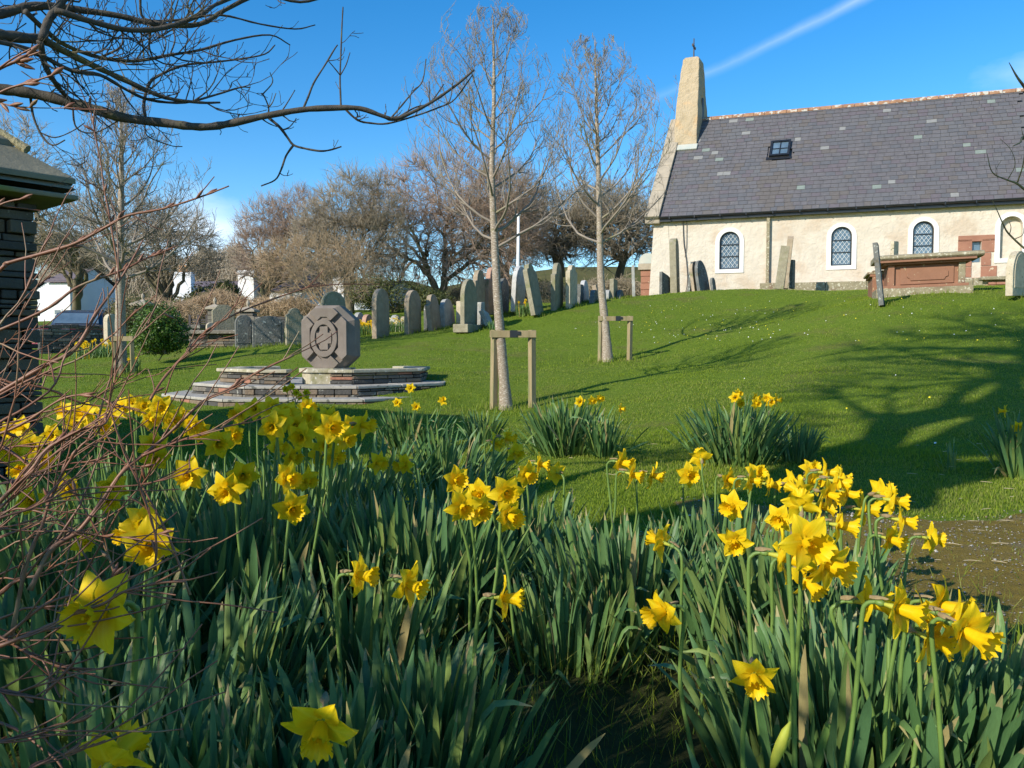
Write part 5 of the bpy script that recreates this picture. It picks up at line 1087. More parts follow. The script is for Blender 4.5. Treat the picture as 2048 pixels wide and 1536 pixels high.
def car(px, yb, d, yaw, label, mt, ht=1.6, wd=1.75):
    b = P(px, yb, d); rt = empty('parked_car', b, label, 'car', None); a = R(yaw); ex = np.array([math.cos(a), math.sin(a), 0]); ey = np.array([-math.sin(a), math.cos(a), 0])
    side = [(-2.1, .3), (2.05, .3), (2.15, .6), (2.05, .95), (1.2, 1.02), (.55, ht - .08), (.1, ht), (-1.3, ht), (-1.75, ht - .1), (-2.1, 1.0), (-2.15, .6)]
    V = []; n = len(side)
    for t, sc, dz in ((-1, .88, 0), (-.8, 1, 0), (.8, 1, 0), (1, .88, 0)):
        for x, z in side: f = 1 - .18 * max(0, (z - .95) / (ht - .95)); V.append(b + ex * x * (sc + .08 if abs(t) == 1 else 1) + ey * (t * wd / 2 * f) + UZ * (z * (.98 if abs(t) == 1 else 1)))
    q = MB(); q.add(V, [[k * n + i, k * n + (i + 1) % n, (k + 1) * n + (i + 1) % n, (k + 1) * n + i] for k in range(3) for i in range(n)]); q.add(V, [list(range(n - 1, -1, -1)), list(range(3 * n, 4 * n))]); q.build('body', mt, rt, bevel=.05)
    for nm, x0, z0, x1, z1 in (('windscreen', 1.16, 1.04, .58, ht - .12), ('rear_window', -2.06, 1.05, -1.80, ht - .14)):
        s = 1 if x0 > 0 else -1; q = MB(); V = [b + ex * (x0 + s * .02) + ey * y * wd * .42 + UZ * (z0 + .01) for y in (-1, 1)] + [b + ex * (x1 + s * .02) + ey * y * wd * .36 + UZ * (z1 + .01) for y in (1, -1)]; q.add(V, [[0, 1, 2, 3]]); q.build(nm, m_glass, rt)
    for sg in (-1, 1):
        q = MB(); V = [b + ex * x + ey * sg * (wd / 2 * (1 - .18 * (z - .95) / (ht - .95)) + .012) + UZ * z for x, z in ((.95, 1.04), (.5, ht - .14), (-1.6, ht - .16), (-1.85, 1.05))]; q.add(V, [[0, 1, 2, 3]]); q.build('side_window', m_glass, rt)
        for x in (-1.35, 1.35):
            q = MB(); c = b + ex * x + ey * sg * wd * .44 + UZ * .32; tubes(q, [[c - ey * .1, c + ey * .1]], [[.32, .32]], 18, cap=True); wl = q.build('wheel', m_tyre, rt); q = MB(); tubes(q, [[c - ey * .105, c + ey * .105]], [[.2, .2]], 12, cap=True); q.build('rim', m_cours[0], wl)
        q = MB(); q.box(b + ex * 2.1 + ey * sg * .62 + UZ * .75, (.08, .3, .14), [ex, ey, UZ]); q.build('headlight', m_white, rt); q = MB(); q.box(b - ex * 2.1 + ey * sg * .66 + UZ * .85, (.08, .2, .25), [ex, ey, UZ]); q.build('tail_light', m_carr, rt)
    return rt
car(196, 706, 29, 100, 'dark car parked behind the drystone wall, windscreen catching the sky', m_carb, 1.55)
car(158, 732, 26.2, 95, 'dark red car glimpsed past the end of the drystone wall', m_carr, 1.35, 1.6)

# ------------------------------------------------------------------ lychgate at the left edge
m_dkst = [mat('slate_walling_%s' % s, c, tuple(x * 1.6 for x in c), 5, .9, .9, 26, spots=(.22, .22, .18), spot_scale=12, spot_thr=.68, spec=.25, bdist=.015) for s, c in (('dark', (.055, .052, .045)), ('mid', (.085, .078, .062)), ('brown', (.10, .08, .055)))]
LA = np.array([-3.26, 5.30, 0]); ld = nrm(np.array([.63, .77, 0])); ln_ = np.array([ld[1], -ld[0], 0]); LS = 4.0
ly = empty('lychgate', LA - ld * 2 - ln_ * 2, 'dark slate stone lychgate with overhanging stone slab roof at the left edge', 'building')
q = MB(); q.box(LA - ld * LS / 2 - ln_ * (LS / 2 + .03) + UZ * .75, (LS - .03, LS - .06, 2.2), [ld, ln_, UZ]); q.build('core', m_dkst[0], ly)
g = random.Random(9); z = -.25; cnt = 0; extra = MB()
items = []
while z < 1.84:
    hh = g.choice([g.uniform(.025, .05), g.uniform(.05, .11)]); u = 0
    while u < LS:
        l_ = min(g.uniform(.08, .34), LS - u); items.append((u, z, l_, hh)); u += l_
    z += hh
items.sort(key=lambda a: (a[0] > 1.1, a[1]))
for k, (u, z, l_, hh) in enumerate(items):
    b = MB() if k < 290 else extra
    b.box(LA - ld * (u + l_ / 2 - (.012 if u == 0 else 0) * g.random()) + ln_ * (g.uniform(-.045, .02)) - ln_ * .1 + UZ * (z + hh / 2), (l_ - .008, .28, hh - .008), [ld, ln_, UZ])
    if k < 290: b.build('stone', g.choice(m_dkst), ly, bevel=.008)
o = extra.build('stones', m_dkst[1], ly); o['kind'] = 'stuff'
oh = .2; ZEa = 1.98; AP = np.array([*(LA - ld * LS / 2 - ln_ * LS / 2)[:2], 3.95])
c4 = [LA + ld * oh + ln_ * oh, LA - ld * (LS + oh) + ln_ * oh, LA - ld * (LS + oh) - ln_ * (LS + oh), LA + ld * oh - ln_ * (LS + oh)]
lr = MB(); c4e = [c + UZ * (ZEa - .1) - 0 for c in c4]; q = MB()
q.add([c * [1, 1, 0] + UZ * (ZEa - .09) for c in c4] + [AP - UZ * .12], [[0, 1, 2, 3]]); V = [c * [1, 1, 0] + UZ * (ZEa - .02) for c in c4] + [AP - UZ * .06]; q.add(V, [[1, 0, 4], [2, 1, 4], [3, 2, 4], [0, 3, 4]]); lroof = q.build('roof', m_shed_roof, ly)
q = MB(); q.box((c4[0] + c4[2]) / 2 * [1, 1, 0] + UZ * (ZEa - .075), (LS + 2 * oh + .02, LS + 2 * oh + .02, .035), [ld, ln_, UZ]); q.build('eave_slab', m_shed_roof, lroof, bevel=.01)
NR_ = 8
for fi in (0, 3, 1, 2):
    a, b2 = c4[fi], c4[(fi + 1) % 4]
    for r in range(NR_):
        t0, t1 = r / NR_, (r + 1.12) / NR_; t1 = min(t1, .985)
        L0 = a * (1 - t0) + AP * [1, 1, 0] * t0; R0 = b2 * (1 - t0) + AP * [1, 1, 0] * t0; L1 = a * (1 - t1) + AP * [1, 1, 0] * t1; R1 = b2 * (1 - t1) + AP * [1, 1, 0] * t1
        zz0 = ZEa + (AP[2] - ZEa) * t0; zz1 = ZEa + (AP[2] - ZEa) * t1; m = max(1, int(np.linalg.norm(L0 - R0) / .62)); 
        for k in range(m):
            f0, f1 = k / m, (k + 1) / m - .012
            w0 = L0 * (1 - f0) + R0 * f0 + UZ * (zz0 + .055); w1 = L0 * (1 - f1) + R0 * f1 + UZ * (zz0 + .055); w2 = L1 * (1 - f1) + R1 * f1 + UZ * (zz1 + .012); w3 = L1 * (1 - f0) + R1 * f0 + UZ * (zz1 + .012); dn = -UZ * .042
            q = MB(); q.add([w0, w1, w2, w3, w0 + dn, w1 + dn, w2 + dn, w3 + dn], [[3, 2, 1, 0], [4, 5, 6, 7], [0, 1, 5, 4], [1, 2, 6, 5], [2, 3, 7, 6], [3, 0, 4, 7]]); q.build('roof_slab', m_shed_roof, lroof, bevel=.008)
for c in c4[:1] + c4[3:] + c4[1:2]:
    pts = [c * [1, 1, 0] * (1 - t) + AP * [1, 1, 0] * t + UZ * (ZEa + .05 + (AP[2] - ZEa) * t + g.uniform(-.01, .015)) for t in np.linspace(.10, 1, 26)]
    q = MB(); tubes(q, [pts], [[g.uniform(.02, .038) for _ in pts]], 7, cap=True); q.build('mortar_hip', m_mortar, lroof)

# ------------------------------------------------------------------ the large tree behind on the left and its limbs over the view
BT = np.array([-4.7, -1.35, 0]); 
big = dome_tree('large_bare_tree', BT, [((-3.6, 0.2, 10.2), (4.2, 4.2, 4.4), 2), ((-5.5, -2, 8.8), (3.5, 3.5, 3.0), 1), ((-1.8, -1.6, 9.4), (3.2, 2.4, 3.2), 1)], 'large old bare tree at the left whose limbs hang over the view', m_limb, m_limb, (9, 60, 420, 3000), .33, 3.6, 21, 3, .006, inner=.35, lean=(.3, .3), finelen=.4)
limb_fork = BT + np.array([.35, .6, 3.3])
def pxl(lst, d0, d1):
    n = len(lst); return np.array([P(x, y, d0 + (d1 - d0) * i / (n - 1)) for i, (x, y) in enumerate(lst)])
LIMBS = [ # pixel path, depths, radius start/end (m), first part joins the trunk
 ([(-60, 168), (0, 178), (60, 186), (130, 202), (200, 222), (250, 236), (330, 246), (400, 254), (450, 249), (520, 234), (600, 220), (665, 216), (720, 217), (765, 232), (790, 238), (830, 222), (870, 200), (915, 168), (948, 140)], 3.3, 3.9, .025, .005, True),
 ([(-60, 62), (0, 70), (50, 76), (85, 80), (120, 98), (180, 128), (260, 165), (330, 195), (400, 205), (440, 205)], 3.0, 3.7, .024, .004, True),
 ([(-40, 30), (0, 28), (50, 15), (100, 12), (160, 20), (240, 32), (320, 50), (400, 48), (450, 20), (520, -10), (600, 4), (660, -10)], 3.1, 3.9, .019, .006, True),
 ([(85, 80), (95, 45), (115, 15), (140, -15)], 3.1, 3.2, .017, .012, False),
 ([(80, 82), (90, 130), (110, 165), (130, 190), (150, 205)], 3.1, 3.35, .013, .007, False),
 ([(50, 22), (90, 60), (130, 90), (200, 115), (270, 122), (340, 110), (400, 100), (470, 80), (540, 70), (580, 90)], 3.2, 4.1, .011, .003, False),
 ([(110, 20), (190, 45), (260, 60), (330, 55), (400, 30), (430, 10), (480, -10)], 3.1, 3.7, .013, .007, False),
 ([(150, 22), (230, 30), (290, 42), (360, 40), (440, 30), (520, 48), (590, 58), (630, 50)], 3.4, 4.2, .008, .003, False),
 ([(-20, 80), (60, 100), (140, 140), (200, 150), (250, 178), (300, 200), (370, 205), (430, 190), (480, 175), (500, 175)], 3.0, 4.0, .010, .003, False),
 ([(290, 232), (288, 205), (300, 165), (330, 145), (370, 130), (420, 125), (480, 118), (530, 108), (550, 90)], 3.6, 4.1, .008, .003, False),
 ([(538, 236), (560, 255), (575, 275), (587, 290), (610, 297), (640, 302), (660, 300), (683, 293)], 3.75, 3.8, .007, .0035, False),
 ([(587, 290), (572, 312), (562, 340), (550, 360), (522, 372)], 3.78, 3.75, .0055, .003, False),
 ([(536, 232), (537, 214), (527, 190), (522, 188)], 3.7, 3.7, .004, .0028, False), ([(536, 216), (545, 205), (552, 186)], 3.7, 3.68, .003, .002, False), ([(524, 190), (545, 165), (540, 145)], 3.7, 3.72, .003, .002, False),
 ([(606, 218), (616, 195), (628, 165), (650, 130), (668, 100), (675, 90)], 3.72, 3.8, .0055, .003, False), ([(560, 228), (575, 205), (590, 180)], 3.72, 3.7, .003, .002, False),
 ([(682, 216), (681, 190), (680, 155), (682, 100), (684, 50), (686, 14)], 3.74, 3.8, .0048, .003, False), ([(681, 150), (692, 130), (700, 105)], 3.75, 3.7, .003, .002, False), ([(680, 150), (668, 135), (655, 120)], 3.75, 3.7, .003, .002, False),
 ([(690, 218), (715, 240), (740, 246), (775, 247), (830, 232), (880, 214), (910, 198), (945, 150)], 3.74, 3.9, .0055, .003, False),
 ([(782, 236), (800, 215), (825, 185), (845, 162), (852, 118)], 3.78, 3.85, .0045, .0025, False), ([(800, 232), (830, 215), (860, 205), (888, 168)], 3.8, 3.85, .004, .0025, False), ([(885, 213), (900, 200), (905, 165)], 3.85, 3.85, .003, .002, False),
 ([(145, 205), (150, 250), (170, 265), (200, 262), (240, 240), (262, 235)], 3.4, 3.5, .004, .002, False), ([(60, 186), (66, 230), (80, 265), (95, 285), (110, 290), (130, 280)], 3.4, 3.4, .006, .0025, False), ([(80, 265), (110, 275), (145, 262), (170, 245)], 3.4, 3.45, .003, .002, False),
 ([(290, 240), (292, 268), (310, 280), (345, 292), (365, 293)], 3.55, 3.6, .003, .002, False), ([(430, 250), (442, 262), (440, 270)], 3.7, 3.7, .002, .0015, False),
 ([(200, 115), (240, 95), (245, 70), (235, 45)], 3.6, 3.6, .005, .003, False), ([(340, 110), (350, 80), (345, 55)], 3.7, 3.8, .004, .003, False), ([(280, -10), (283, 30), (300, 50), (298, 90), (305, 115)], 3.5, 3.6, .006, .004, False),
]
g = random.Random(77)
lt1 = []; lt2 = []
def shoots(pts, rr, n, ln, lv):
    for _ in range(n):
        i = g.randint(1, len(pts) - 2); p = pts[i]; T = nrm(pts[i + 1] - pts[i]); a = g.uniform(0, 6.28); e1 = nrm(np.cross(T, [.2, 1, .3])); e2 = np.cross(T, e1)
        d = nrm(T * .7 + (e1 * math.cos(a) + e2 * math.sin(a)) * .8); L_ = ln * g.uniform(.5, 1.2); q = [p]; k = 5
        for j in range(k):
            d = nrm(d + np.array([g.gauss(0, .22), g.gauss(0, .15), .16 + g.gauss(0, .2)])); q.append(q[-1] + d * L_ / k)
        r = min(rr[i] * .5, .0035); r2_ = [max(r * (1 - .5 * j / k), .0013) * (1.25 if j % 2 else 1) for j in range(k + 1)]; r2_[-1] = r2_[-2] * 1.15
        (lt1 if lv == 0 else lt2).append((q, r2_))
        if lv < 2 and g.random() < (.95 if lv == 0 else .6): shoots(np.array(q), r2_, 3 if lv == 0 else 2, ln * .5, lv + 1)
for (pth, d0, d1, r0, r1, join) in LIMBS:
    pts = pxl(pth, d0, d1)
    if join:
        dv_ = nrm(pts[0] - pts[1]); ctrl = pts[0] + dv_ * 1.6; tq = np.linspace(0, 1, 9)[:-1, None]; tq = 1 - (1 - tq) ** 1.6
        pre = (1 - tq) ** 2 * limb_fork + 2 * (1 - tq) * tq * ctrl + tq ** 2 * pts[0]; pts = np.vstack([pre, pts])
    c = catmull(pts, 4); rr = np.linspace(r0 * (2.2 if join else 1), r1, len(c)) if not join else np.concatenate([np.linspace(r0 * 2.4, r0 * 1.02, 33), np.linspace(r0, r1, len(c) - 33)])
    rr = rr * np.array([1 + g.uniform(-.08, .14) for _ in rr]); q = MB(); tubes(q, [c], [rr], 8, cap=True); q.build('limb', m_limb, big, smooth=True)
    Lpx = sum(math.hypot(pth[i + 1][0] - pth[i][0], pth[i + 1][1] - pth[i][1]) for i in range(len(pth) - 1))
    left = np.mean([p[0] for p in pth]) < 400
    s_ = c[33:] if join else c; rs = rr[33:] if join else rr
    if len(s_) > 4:
        shoots(s_, rs, int(Lpx / (34 if left and pth[0][1] < 200 and max(p[1] for p in pth) < 215 else 85)), .30 if left else .10, 0 if left else 1)
for nm, ls, sd in (('twigs', lt1, 5), ('twigs', lt2, 4)):
    q = MB(); tubes(q, np.array([a for a, b in ls]), np.array([b for a, b in ls]), sd, cap=False); o = q.build(nm, m_limb, big); o['kind'] = 'stuff'

# twigs entering from the right
rt = empty('lichened_sapling', P(2260, 900, 5.2), 'lichened bare sapling whose thin twigs enter at the right edge', 'tree')
SAP = [([(2250, 880), (2240, 600), (2200, 420), (2150, 330), (2100, 260), (2060, 190), (2035, 155), (2018, 125)], .035, .002), ([(2150, 330), (2080, 300), (2048, 275), (2040, 285), (2026, 292)], .012, .003), ([(2200, 430), (2110, 400), (2060, 385), (2034, 367), (2015, 360), (1985, 345), (1974, 307)], .012, .0018),
       ([(2034, 367), (2046, 330), (2050, 290), (2044, 262)], .005, .002), ([(2015, 360), (2030, 330), (2022, 300), (2000, 277)], .003, .0012), ([(2240, 600), (2120, 540), (2060, 505), (2019, 469), (2007, 450), (1996, 425), (1985, 401)], .010, .0016), ([(2019, 469), (2022, 455), (2018, 442)], .003, .0015), ([(2030, 478), (2045, 470), (2048, 455)], .003, .0015), ([(1996, 357), (1992, 340), (2003, 320)], .002, .001)]
m_sap = mat('lichened_twig', (0.16, 0.13, 0.08), (0.26, 0.25, 0.12), 30, .8, .4, 90, c3=(.18, .09, .07), c3_scale=6)
for pth, a, b in SAP:
    c = catmull(pxl(pth, 5.2, 4.9), 5); q = MB(); tubes(q, [c], [np.linspace(a, b, len(c))], 7, cap=True); q.build('branch', m_sap, rt, smooth=True)
# ------------------------------------------------------------------ daffodil leaves
def blade_verts(B, az, lean, curl, Ln, wd, kink, segs=8, seed=0, twist=None):
    n = len(B); t = np.linspace(0, 1, segs + 1); th = lean[:, None] + curl[:, None] * t[None] ** 2
    kk = (kink[:, None] > 0) & (t[None] > kink[:, None]); th = th + np.where(kk, 1.5 * np.clip((t[None] - kink[:, None]) * 9, 0, 1), 0)
    d = Ln[:, None] / segs; dx = np.sin(th); dz = np.cos(th)
    r = np.concatenate([np.zeros((n, 1)), np.cumsum((dx[:, :-1] + dx[:, 1:]) / 2, 1)], 1) * d; z = np.concatenate([np.zeros((n, 1)), np.cumsum((dz[:, :-1] + dz[:, 1:]) / 2, 1)], 1) * d
    ca, sa = np.cos(az)[:, None], np.sin(az)[:, None]; C = np.stack([B[:, 0:1] + r * ca, B[:, 1:2] + r * sa, B[:, 2:3] + z], -1)
    tw = (twist if twist is not None else np.zeros(n))[:, None] * t[None] + (seed)
    S = np.stack([-sa * np.ones_like(r), ca * np.ones_like(r), np.zeros_like(r)], -1); Nn = np.stack([np.cos(th) * ca, np.cos(th) * sa, -np.sin(th)], -1)
    S2 = S * np.cos(tw)[..., None] + Nn * np.sin(tw)[..., None]; N2 = -S * np.sin(tw)[..., None] + Nn * np.cos(tw)[..., None]
    prof = np.minimum(1, .62 + .6 * t) * np.sqrt(np.clip(1 - np.clip((t - .62) / .385, 0, 1) ** 2.2, 0, 1)); prof[-1] = .06
    hw = wd[:, None] * .5 * prof[None]
    V = np.stack([C - S2 * hw[..., None] + N2 * (hw * .22)[..., None], C - N2 * (hw * .10)[..., None], C + S2 * hw[..., None] + N2 * (hw * .22)[..., None]], 2)
    return V  # n, segs+1, 3, 3
def blade_mesh(mb, V, g):
    n, s1 = V.shape[:2]; i = np.arange(n * s1 * 3).reshape(n, s1, 3)
    Q = np.concatenate([np.stack([i[:, :-1, k], i[:, :-1, k + 1], i[:, 1:, k + 1], i[:, 1:, k]], -1).reshape(-1, 4) for k in (0, 1)])
    u = g.uniform(.01, .99, n); uv = np.stack([np.broadcast_to(u[:, None, None], (n, s1, 3)), np.broadcast_to(np.linspace(0, 1, s1)[None, :, None], (n, s1, 3))], -1).reshape(-1, 2); mb.add(V.reshape(-1, 3), Q, uv)
gl = np.random.default_rng(5)
LEAF = []
for i in range(20):
    mb = MB(); a1 = np.array
    V = blade_verts(np.zeros((1, 3)), a1([0.]), a1([0.0]), a1([gl.uniform(.05, .42)]), a1([1.0]), a1([.040 * gl.uniform(.8, 1.15)]), a1([gl.uniform(.6, .8) if i in (7, 15) else 0]), 10, 0, a1([gl.uniform(-1.1, 1.1)])); blade_mesh(mb, V, gl)
    LEAF.append(mb.mesh('leaf_blade', smooth=True, mats=[m_leaf]))
def gx(px, d): return (px - 1024) / F * d
def clump(px, d, rx, ry, n, ht, label, parts=60, wd=.0165, spread=1.0, grp='drifts of daffodil leaves'):
    cx, cy = gx(px, d), d; g = np.random.default_rng(int(px * 7 + d * 100)); rt = empty('daffodil_clump', (cx, cy, h(cx, cy)), label, 'daffodil leaves', grp)
    # tufts: bulbs in groups, leaves splay from each
    nb = max(1, int(n / 22)); bx = g.uniform(-1, 1, nb * 3); by = g.uniform(-1, 1, nb * 3); ok = bx ** 2 + by ** 2 < 1; bx, by = bx[ok][:nb], by[ok][:nb]
    if len(bx) == 0: bx = np.array([0.]); by = np.array([0.])
    k = g.integers(0, len(bx), n); rad = .055 if rx > .2 else .04; fan = .62 if spread <= 1 else .8; X = cx + bx[k] * rx * fan + g.normal(size=n) * rad * .8; Y = cy + by[k] * ry * fan + g.normal(size=n) * rad * .8
    Z = H(X, Y) - .01; ox = (X - (cx + bx[k] * rx * fan)) / rad + 3.0 * bx[k] * (.6 + rx); oy = (Y - (cy + by[k] * ry * fan)) / rad + 3.0 * by[k] * (.6 + rx)
    az = np.arctan2(oy, ox) + g.normal(size=n) * .5; lean = np.clip(np.hypot(ox, oy) * .10 * spread + g.normal(size=n) * .055, .0, .8); Ln = ht * g.uniform(.5, 1.14, n) * (1 - .12 * np.hypot(bx[k], by[k])); curl = g.uniform(.0, .4, n) * spread
    wild = g.random(n) < .06; lean = np.where(wild, g.uniform(.6, 1.1, n), lean)
    near = np.argsort(np.hypot(X, Y) - .15 * Ln)[:parts]; mask = np.zeros(n, bool); mask[near] = True
    for i in near:
        s = Ln[i]; ww = wd / (.04 * s) * g.uniform(.85, 1.2) * s
        Mx = Matrix.Translation((X[i], Y[i], Z[i])) @ Matrix.Rotation(az[i], 4, 'Z') @ Matrix.Rotation(lean[i], 4, 'Y') @ Matrix.Rotation(g.uniform(-.8, .8), 4, 'Z') @ Matrix.Diagonal((s, wd / .04 * g.uniform(.85, 1.2), s, 1))
        place('leaf', LEAF[g.integers(0, len(LEAF))], rt, Mx)
    m = ~mask
    if m.sum():
        kink = np.where(g.random(m.sum()) < .07, g.uniform(.5, .85, m.sum()), 0); mb = MB()
        V = blade_verts(np.stack([X, Y, Z], 1)[m], az[m], lean[m], curl[m], Ln[m], wd * g.uniform(.75, 1.25, m.sum()), kink, 8, g.uniform(-.8, .8, (m.sum(), 1)), g.uniform(-1, 1, m.sum())); blade_mesh(mb, V, g)
        o = mb.build('leaves', m_leaf, rt, smooth=True); o['kind'] = 'stuff'
    return rt
HSC = {1.02: 1.0}
DR = [
 (1720, 1.45, .37, .24, 560, .46, 'tall sunlit green leaves under the bottom right daffodils', 150), (1990, 1.35, .26, .30, 300, .45, 'sunlit leaves at the right edge below the mossy path', 90),
 (1780, 1.02, .27, .09, 170, .31, 'short broad leaves along the bottom right edge', 60), (1620, 2.02, .36, .26, 460, .50, 'leaves below the crowded sunlit cluster of daffodils near the path', 60),
 (1265, 2.25, .30, .26, 380, .47, 'leaves between the dark gap and the row of daffodils by the lawn', 60), (830, 2.35, .38, .30, 620, .52, 'big upright pale tipped leaf drift in the middle of the bed', 70),
 (470, 2.25, .38, .32, 520, .50, 'leaf drift below the daffodils left of the middle', 50), (690, 1.22, .27, .20, 380, .41, 'dark dappled leaves around the lowest middle daffodil', 90),
 (420, 1.08, .22, .20, 330, .43, 'dark shaded leaves between the two lowest daffodils', 70), (150, 1.1, .28, .25, 330, .44, 'dark shaded leaves behind the twigs at the bottom left', 50),
 (860, 1.40, .15, .16, 220, .42, 'dark dappled leaves left of the grassy gap', 60), (180, 2.4, .45, .4, 380, .48, 'leaves glimpsed through the bare twigs', 20),
 (-20, 2.6, .40, .4, 240, .50, 'leaves at the left edge behind the bare twigs', 10), (1130, 2.0, .20, .14, 130, .34, 'low dark leaves at the head of the grassy gap', 40),
 (560, 2.9, .65, .28, 480, .52, 'leaves under the dense cluster in front of the platform', 30), (900, 3.0, .42, .28, 320, .50, 'shaded bluish leaves without flowers behind the middle drift', 30),
 (230, 3.1, .60, .28, 380, .52, 'leaves behind the twigs in front of the lychgate foot', 20), (1440, 2.5, .26, .2, 240, .44, 'leaves behind the row of daffodils at the path corner', 30), (1040, 2.7, .25, .2, 200, .47, 'leaves under the daffodils near the middle young tree', 20),
 (1790, 1.75, .16, .2, 220, .42, 'leaves under the daffodils overhanging the path', 40), (350, 1.6, .32, .16, 220, .45, 'dark leaves below the big twig crossed daffodils', 30), (700, 1.8, .30, .12, 190, .46, 'dark leaves behind the pair of right facing daffodils', 30), (60, 1.7, .3, .3, 220, .45, 'dark leaves deep behind the bare twigs', 10)]
for a in DR: clump(*(a[:5] + (a[5] * HSC.get(round(a[1], 2), .80),) + a[6:]))
BK = [(1135, 6.3, .27, .20, 330, .47, 'bushy leaf clump right of the nearest stake frame', 60, .019), (1213, 6.1, .11, .10, 110, .36, 'small leaf clump leaning against the bushy one', 30, .017), (1480, 5.8, .28, .18, 380, .50, 'bushy dark leaf clump alone on the lawn', 60, .019),
      (1597, 5.75, .12, .1, 130, .32, 'small leaf clump beside the bushy dark one on the lawn', 30, .015), (962, 7.0, .14, .12, 130, .34, 'small leaf clump left of the nearest young tree foot', 30, .018), (815, 6.7, .28, .15, 260, .42, 'shaded leaf clump right of the stepped platform', 40, .019),
      (2045, 5.2, .12, .12, 110, .46, 'leaf clump cut off by the right edge of the lawn', 30, .02), (575, 8.2, .28, .12, 160, .34, 'shaded leaf clump in front of the lowest platform step', 20, .02), (1915, 5.4, .07, .05, 16, .26, 'few thin shoots in the deep shade of the lawn', 14, .010), (700, 4.2, .5, .3, 200, .42, 'shaded leaves behind the dense cluster of daffodils', 20, .018), (880, 4.6, .3, .3, 160, .40, 'shaded leaves near the foot of the nearest young tree', 20, .018)]
for a in BK: clump(*a, spread=1.5, grp='separate daffodil clumps on the lawn')

# ------------------------------------------------------------------ daffodil blooms
gf = np.random.default_rng(8)
def petal_mesh(seed):
    g = np.random.default_rng(seed); nu, nv = 9, 7; V = []; refl = g.uniform(-.010, .006); wv = g.uniform(-1, 1, 3)
    for i in range(nu):
        t = i / (nu - 1); r = .005 + .043 * t; hw = .0168 * (math.sin(math.pi * (t ** .62) * .93 + .12) ** .8) + .0006; hw *= 1 if t < .985 else .25
        if t > .6: hw *= 1 - (t - .6) * .9
        for j in range(nv):
            s = j / (nv - 1) * 2 - 1; z = refl * (t ** 1.6) + .005 * math.sin(t * 3) - .0035 * (1 - s * s) * (1 - t * .4) + .0022 * math.sin(s * 3.2 + wv[0] * 2 + t * 3) * t + .0008 * math.cos(s * 9) * (1 - t)
            V.append((r, hw * s, z + .0015 * wv[1] * s * t))
    V = np.array(V); i = np.arange(nu * nv).reshape(nu, nv); mb = MB(); mb.add(V, np.stack([i[:-1, :-1], i[1:, :-1], i[1:, 1:], i[:-1, 1:]], -1).reshape(-1, 4)); return mb
def trumpet_mb(seed, n=48):
    g = np.random.default_rng(seed); zs = [0, .005, .012, .020, .028, .033, .037, .0385]; rs = [.0065, .0085, .0098, .0108, .0128, .0158, .0190, .0200]; V = []; ph = g.uniform(0, 6, 6)
    for q, (z, r) in enumerate(zip(zs, rs)):
        f = max(0, (q - 3) / 4)
        for k in range(n):
            a = 2 * math.pi * k / n; fr = math.sin(a * 6 + ph[0]) * .06 + math.sin(a * 13 + ph[1]) * .07 + math.sin(a * 21 + ph[2]) * .045
            rr = r * (1 + .03 * math.sin(a * 6 + ph[3]) * (1 - f) + fr * f * 1.3); zz = z + f * f * (.0030 * math.sin(a * 12 + ph[4]) + .0022 * math.sin(a * 19 + ph[5])); V.append((rr * math.cos(a), rr * math.sin(a), zz))
    V = np.array(V); i = np.arange(len(zs) * n).reshape(len(zs), n); j = np.roll(i, -1, 1); mb = MB(); mb.add(V, np.stack([i[:-1], j[:-1], j[1:], i[1:]], -1).reshape(-1, 4)); return mb
PET = [petal_mesh(s) for s in range(5)]; PETM = [p.mesh('petal', smooth=True, mats=[m_petal]) for p in PET]
TRU = [trumpet_mb(s) for s in range(4)]; TRUM = [p.mesh('trumpet', smooth=True, mats=[m_trump]) for p in TRU]
nk = MB(); tubes(nk, [[(0, 0, .003), (0, 0, -.008), (0, 0, -.016), (0, 0, -.020)]], [[.0066, .0045, .0034, .0030]], 10); NECK = nk.mesh('flower_tube', smooth=True, mats=[m_neck])
ov = MB(); tubes(ov, [[(0, 0, -.019), (0, 0, -.023), (0, 0, -.029), (0, 0, -.033)]], [[.0034, .0052, .0052, .0034]], 8, cap=True); OVA = ov.mesh('ovary', smooth=True, mats=[m_stem])
sm = MB()
tubes(sm, [[(0, 0, .0), (0, 0, .02), (0, 0, .028)]], [[.0009, .001, .0022]], 5, cap=True)
for k in range(6): a = k * math.pi / 3; tubes(sm, [[(.002 * math.cos(a), .002 * math.sin(a), 0), (.0028 * math.cos(a), .0028 * math.sin(a), .012), (.0026 * math.cos(a), .0026 * math.sin(a), .021)]], [[.0006, .0009, .0012]], 4, cap=True)
STA = sm.mesh('stamens', mats=[m_petal])
sp = MB(); V = []
for i in range(6):
    t = i / 5
    for j in range(5): s = j / 4 * 2 - 1; wq_ = .006 * math.sin(math.pi * min(.95, t + .12)); V.append((wq_ * s, .004 + .004 * (1 - s * s) + .004 * math.sin(t * 2), -.042 + .027 * t + .002 * math.sin(j * 3 + i)))
i = np.arange(30).reshape(6, 5); sp.add(np.array(V), np.stack([i[:-1, :-1], i[:-1, 1:], i[1:, 1:], i[1:, :-1]], -1).reshape(-1, 4)); SPA = sp.mesh('spathe', smooth=True, mats=[m_spathe])
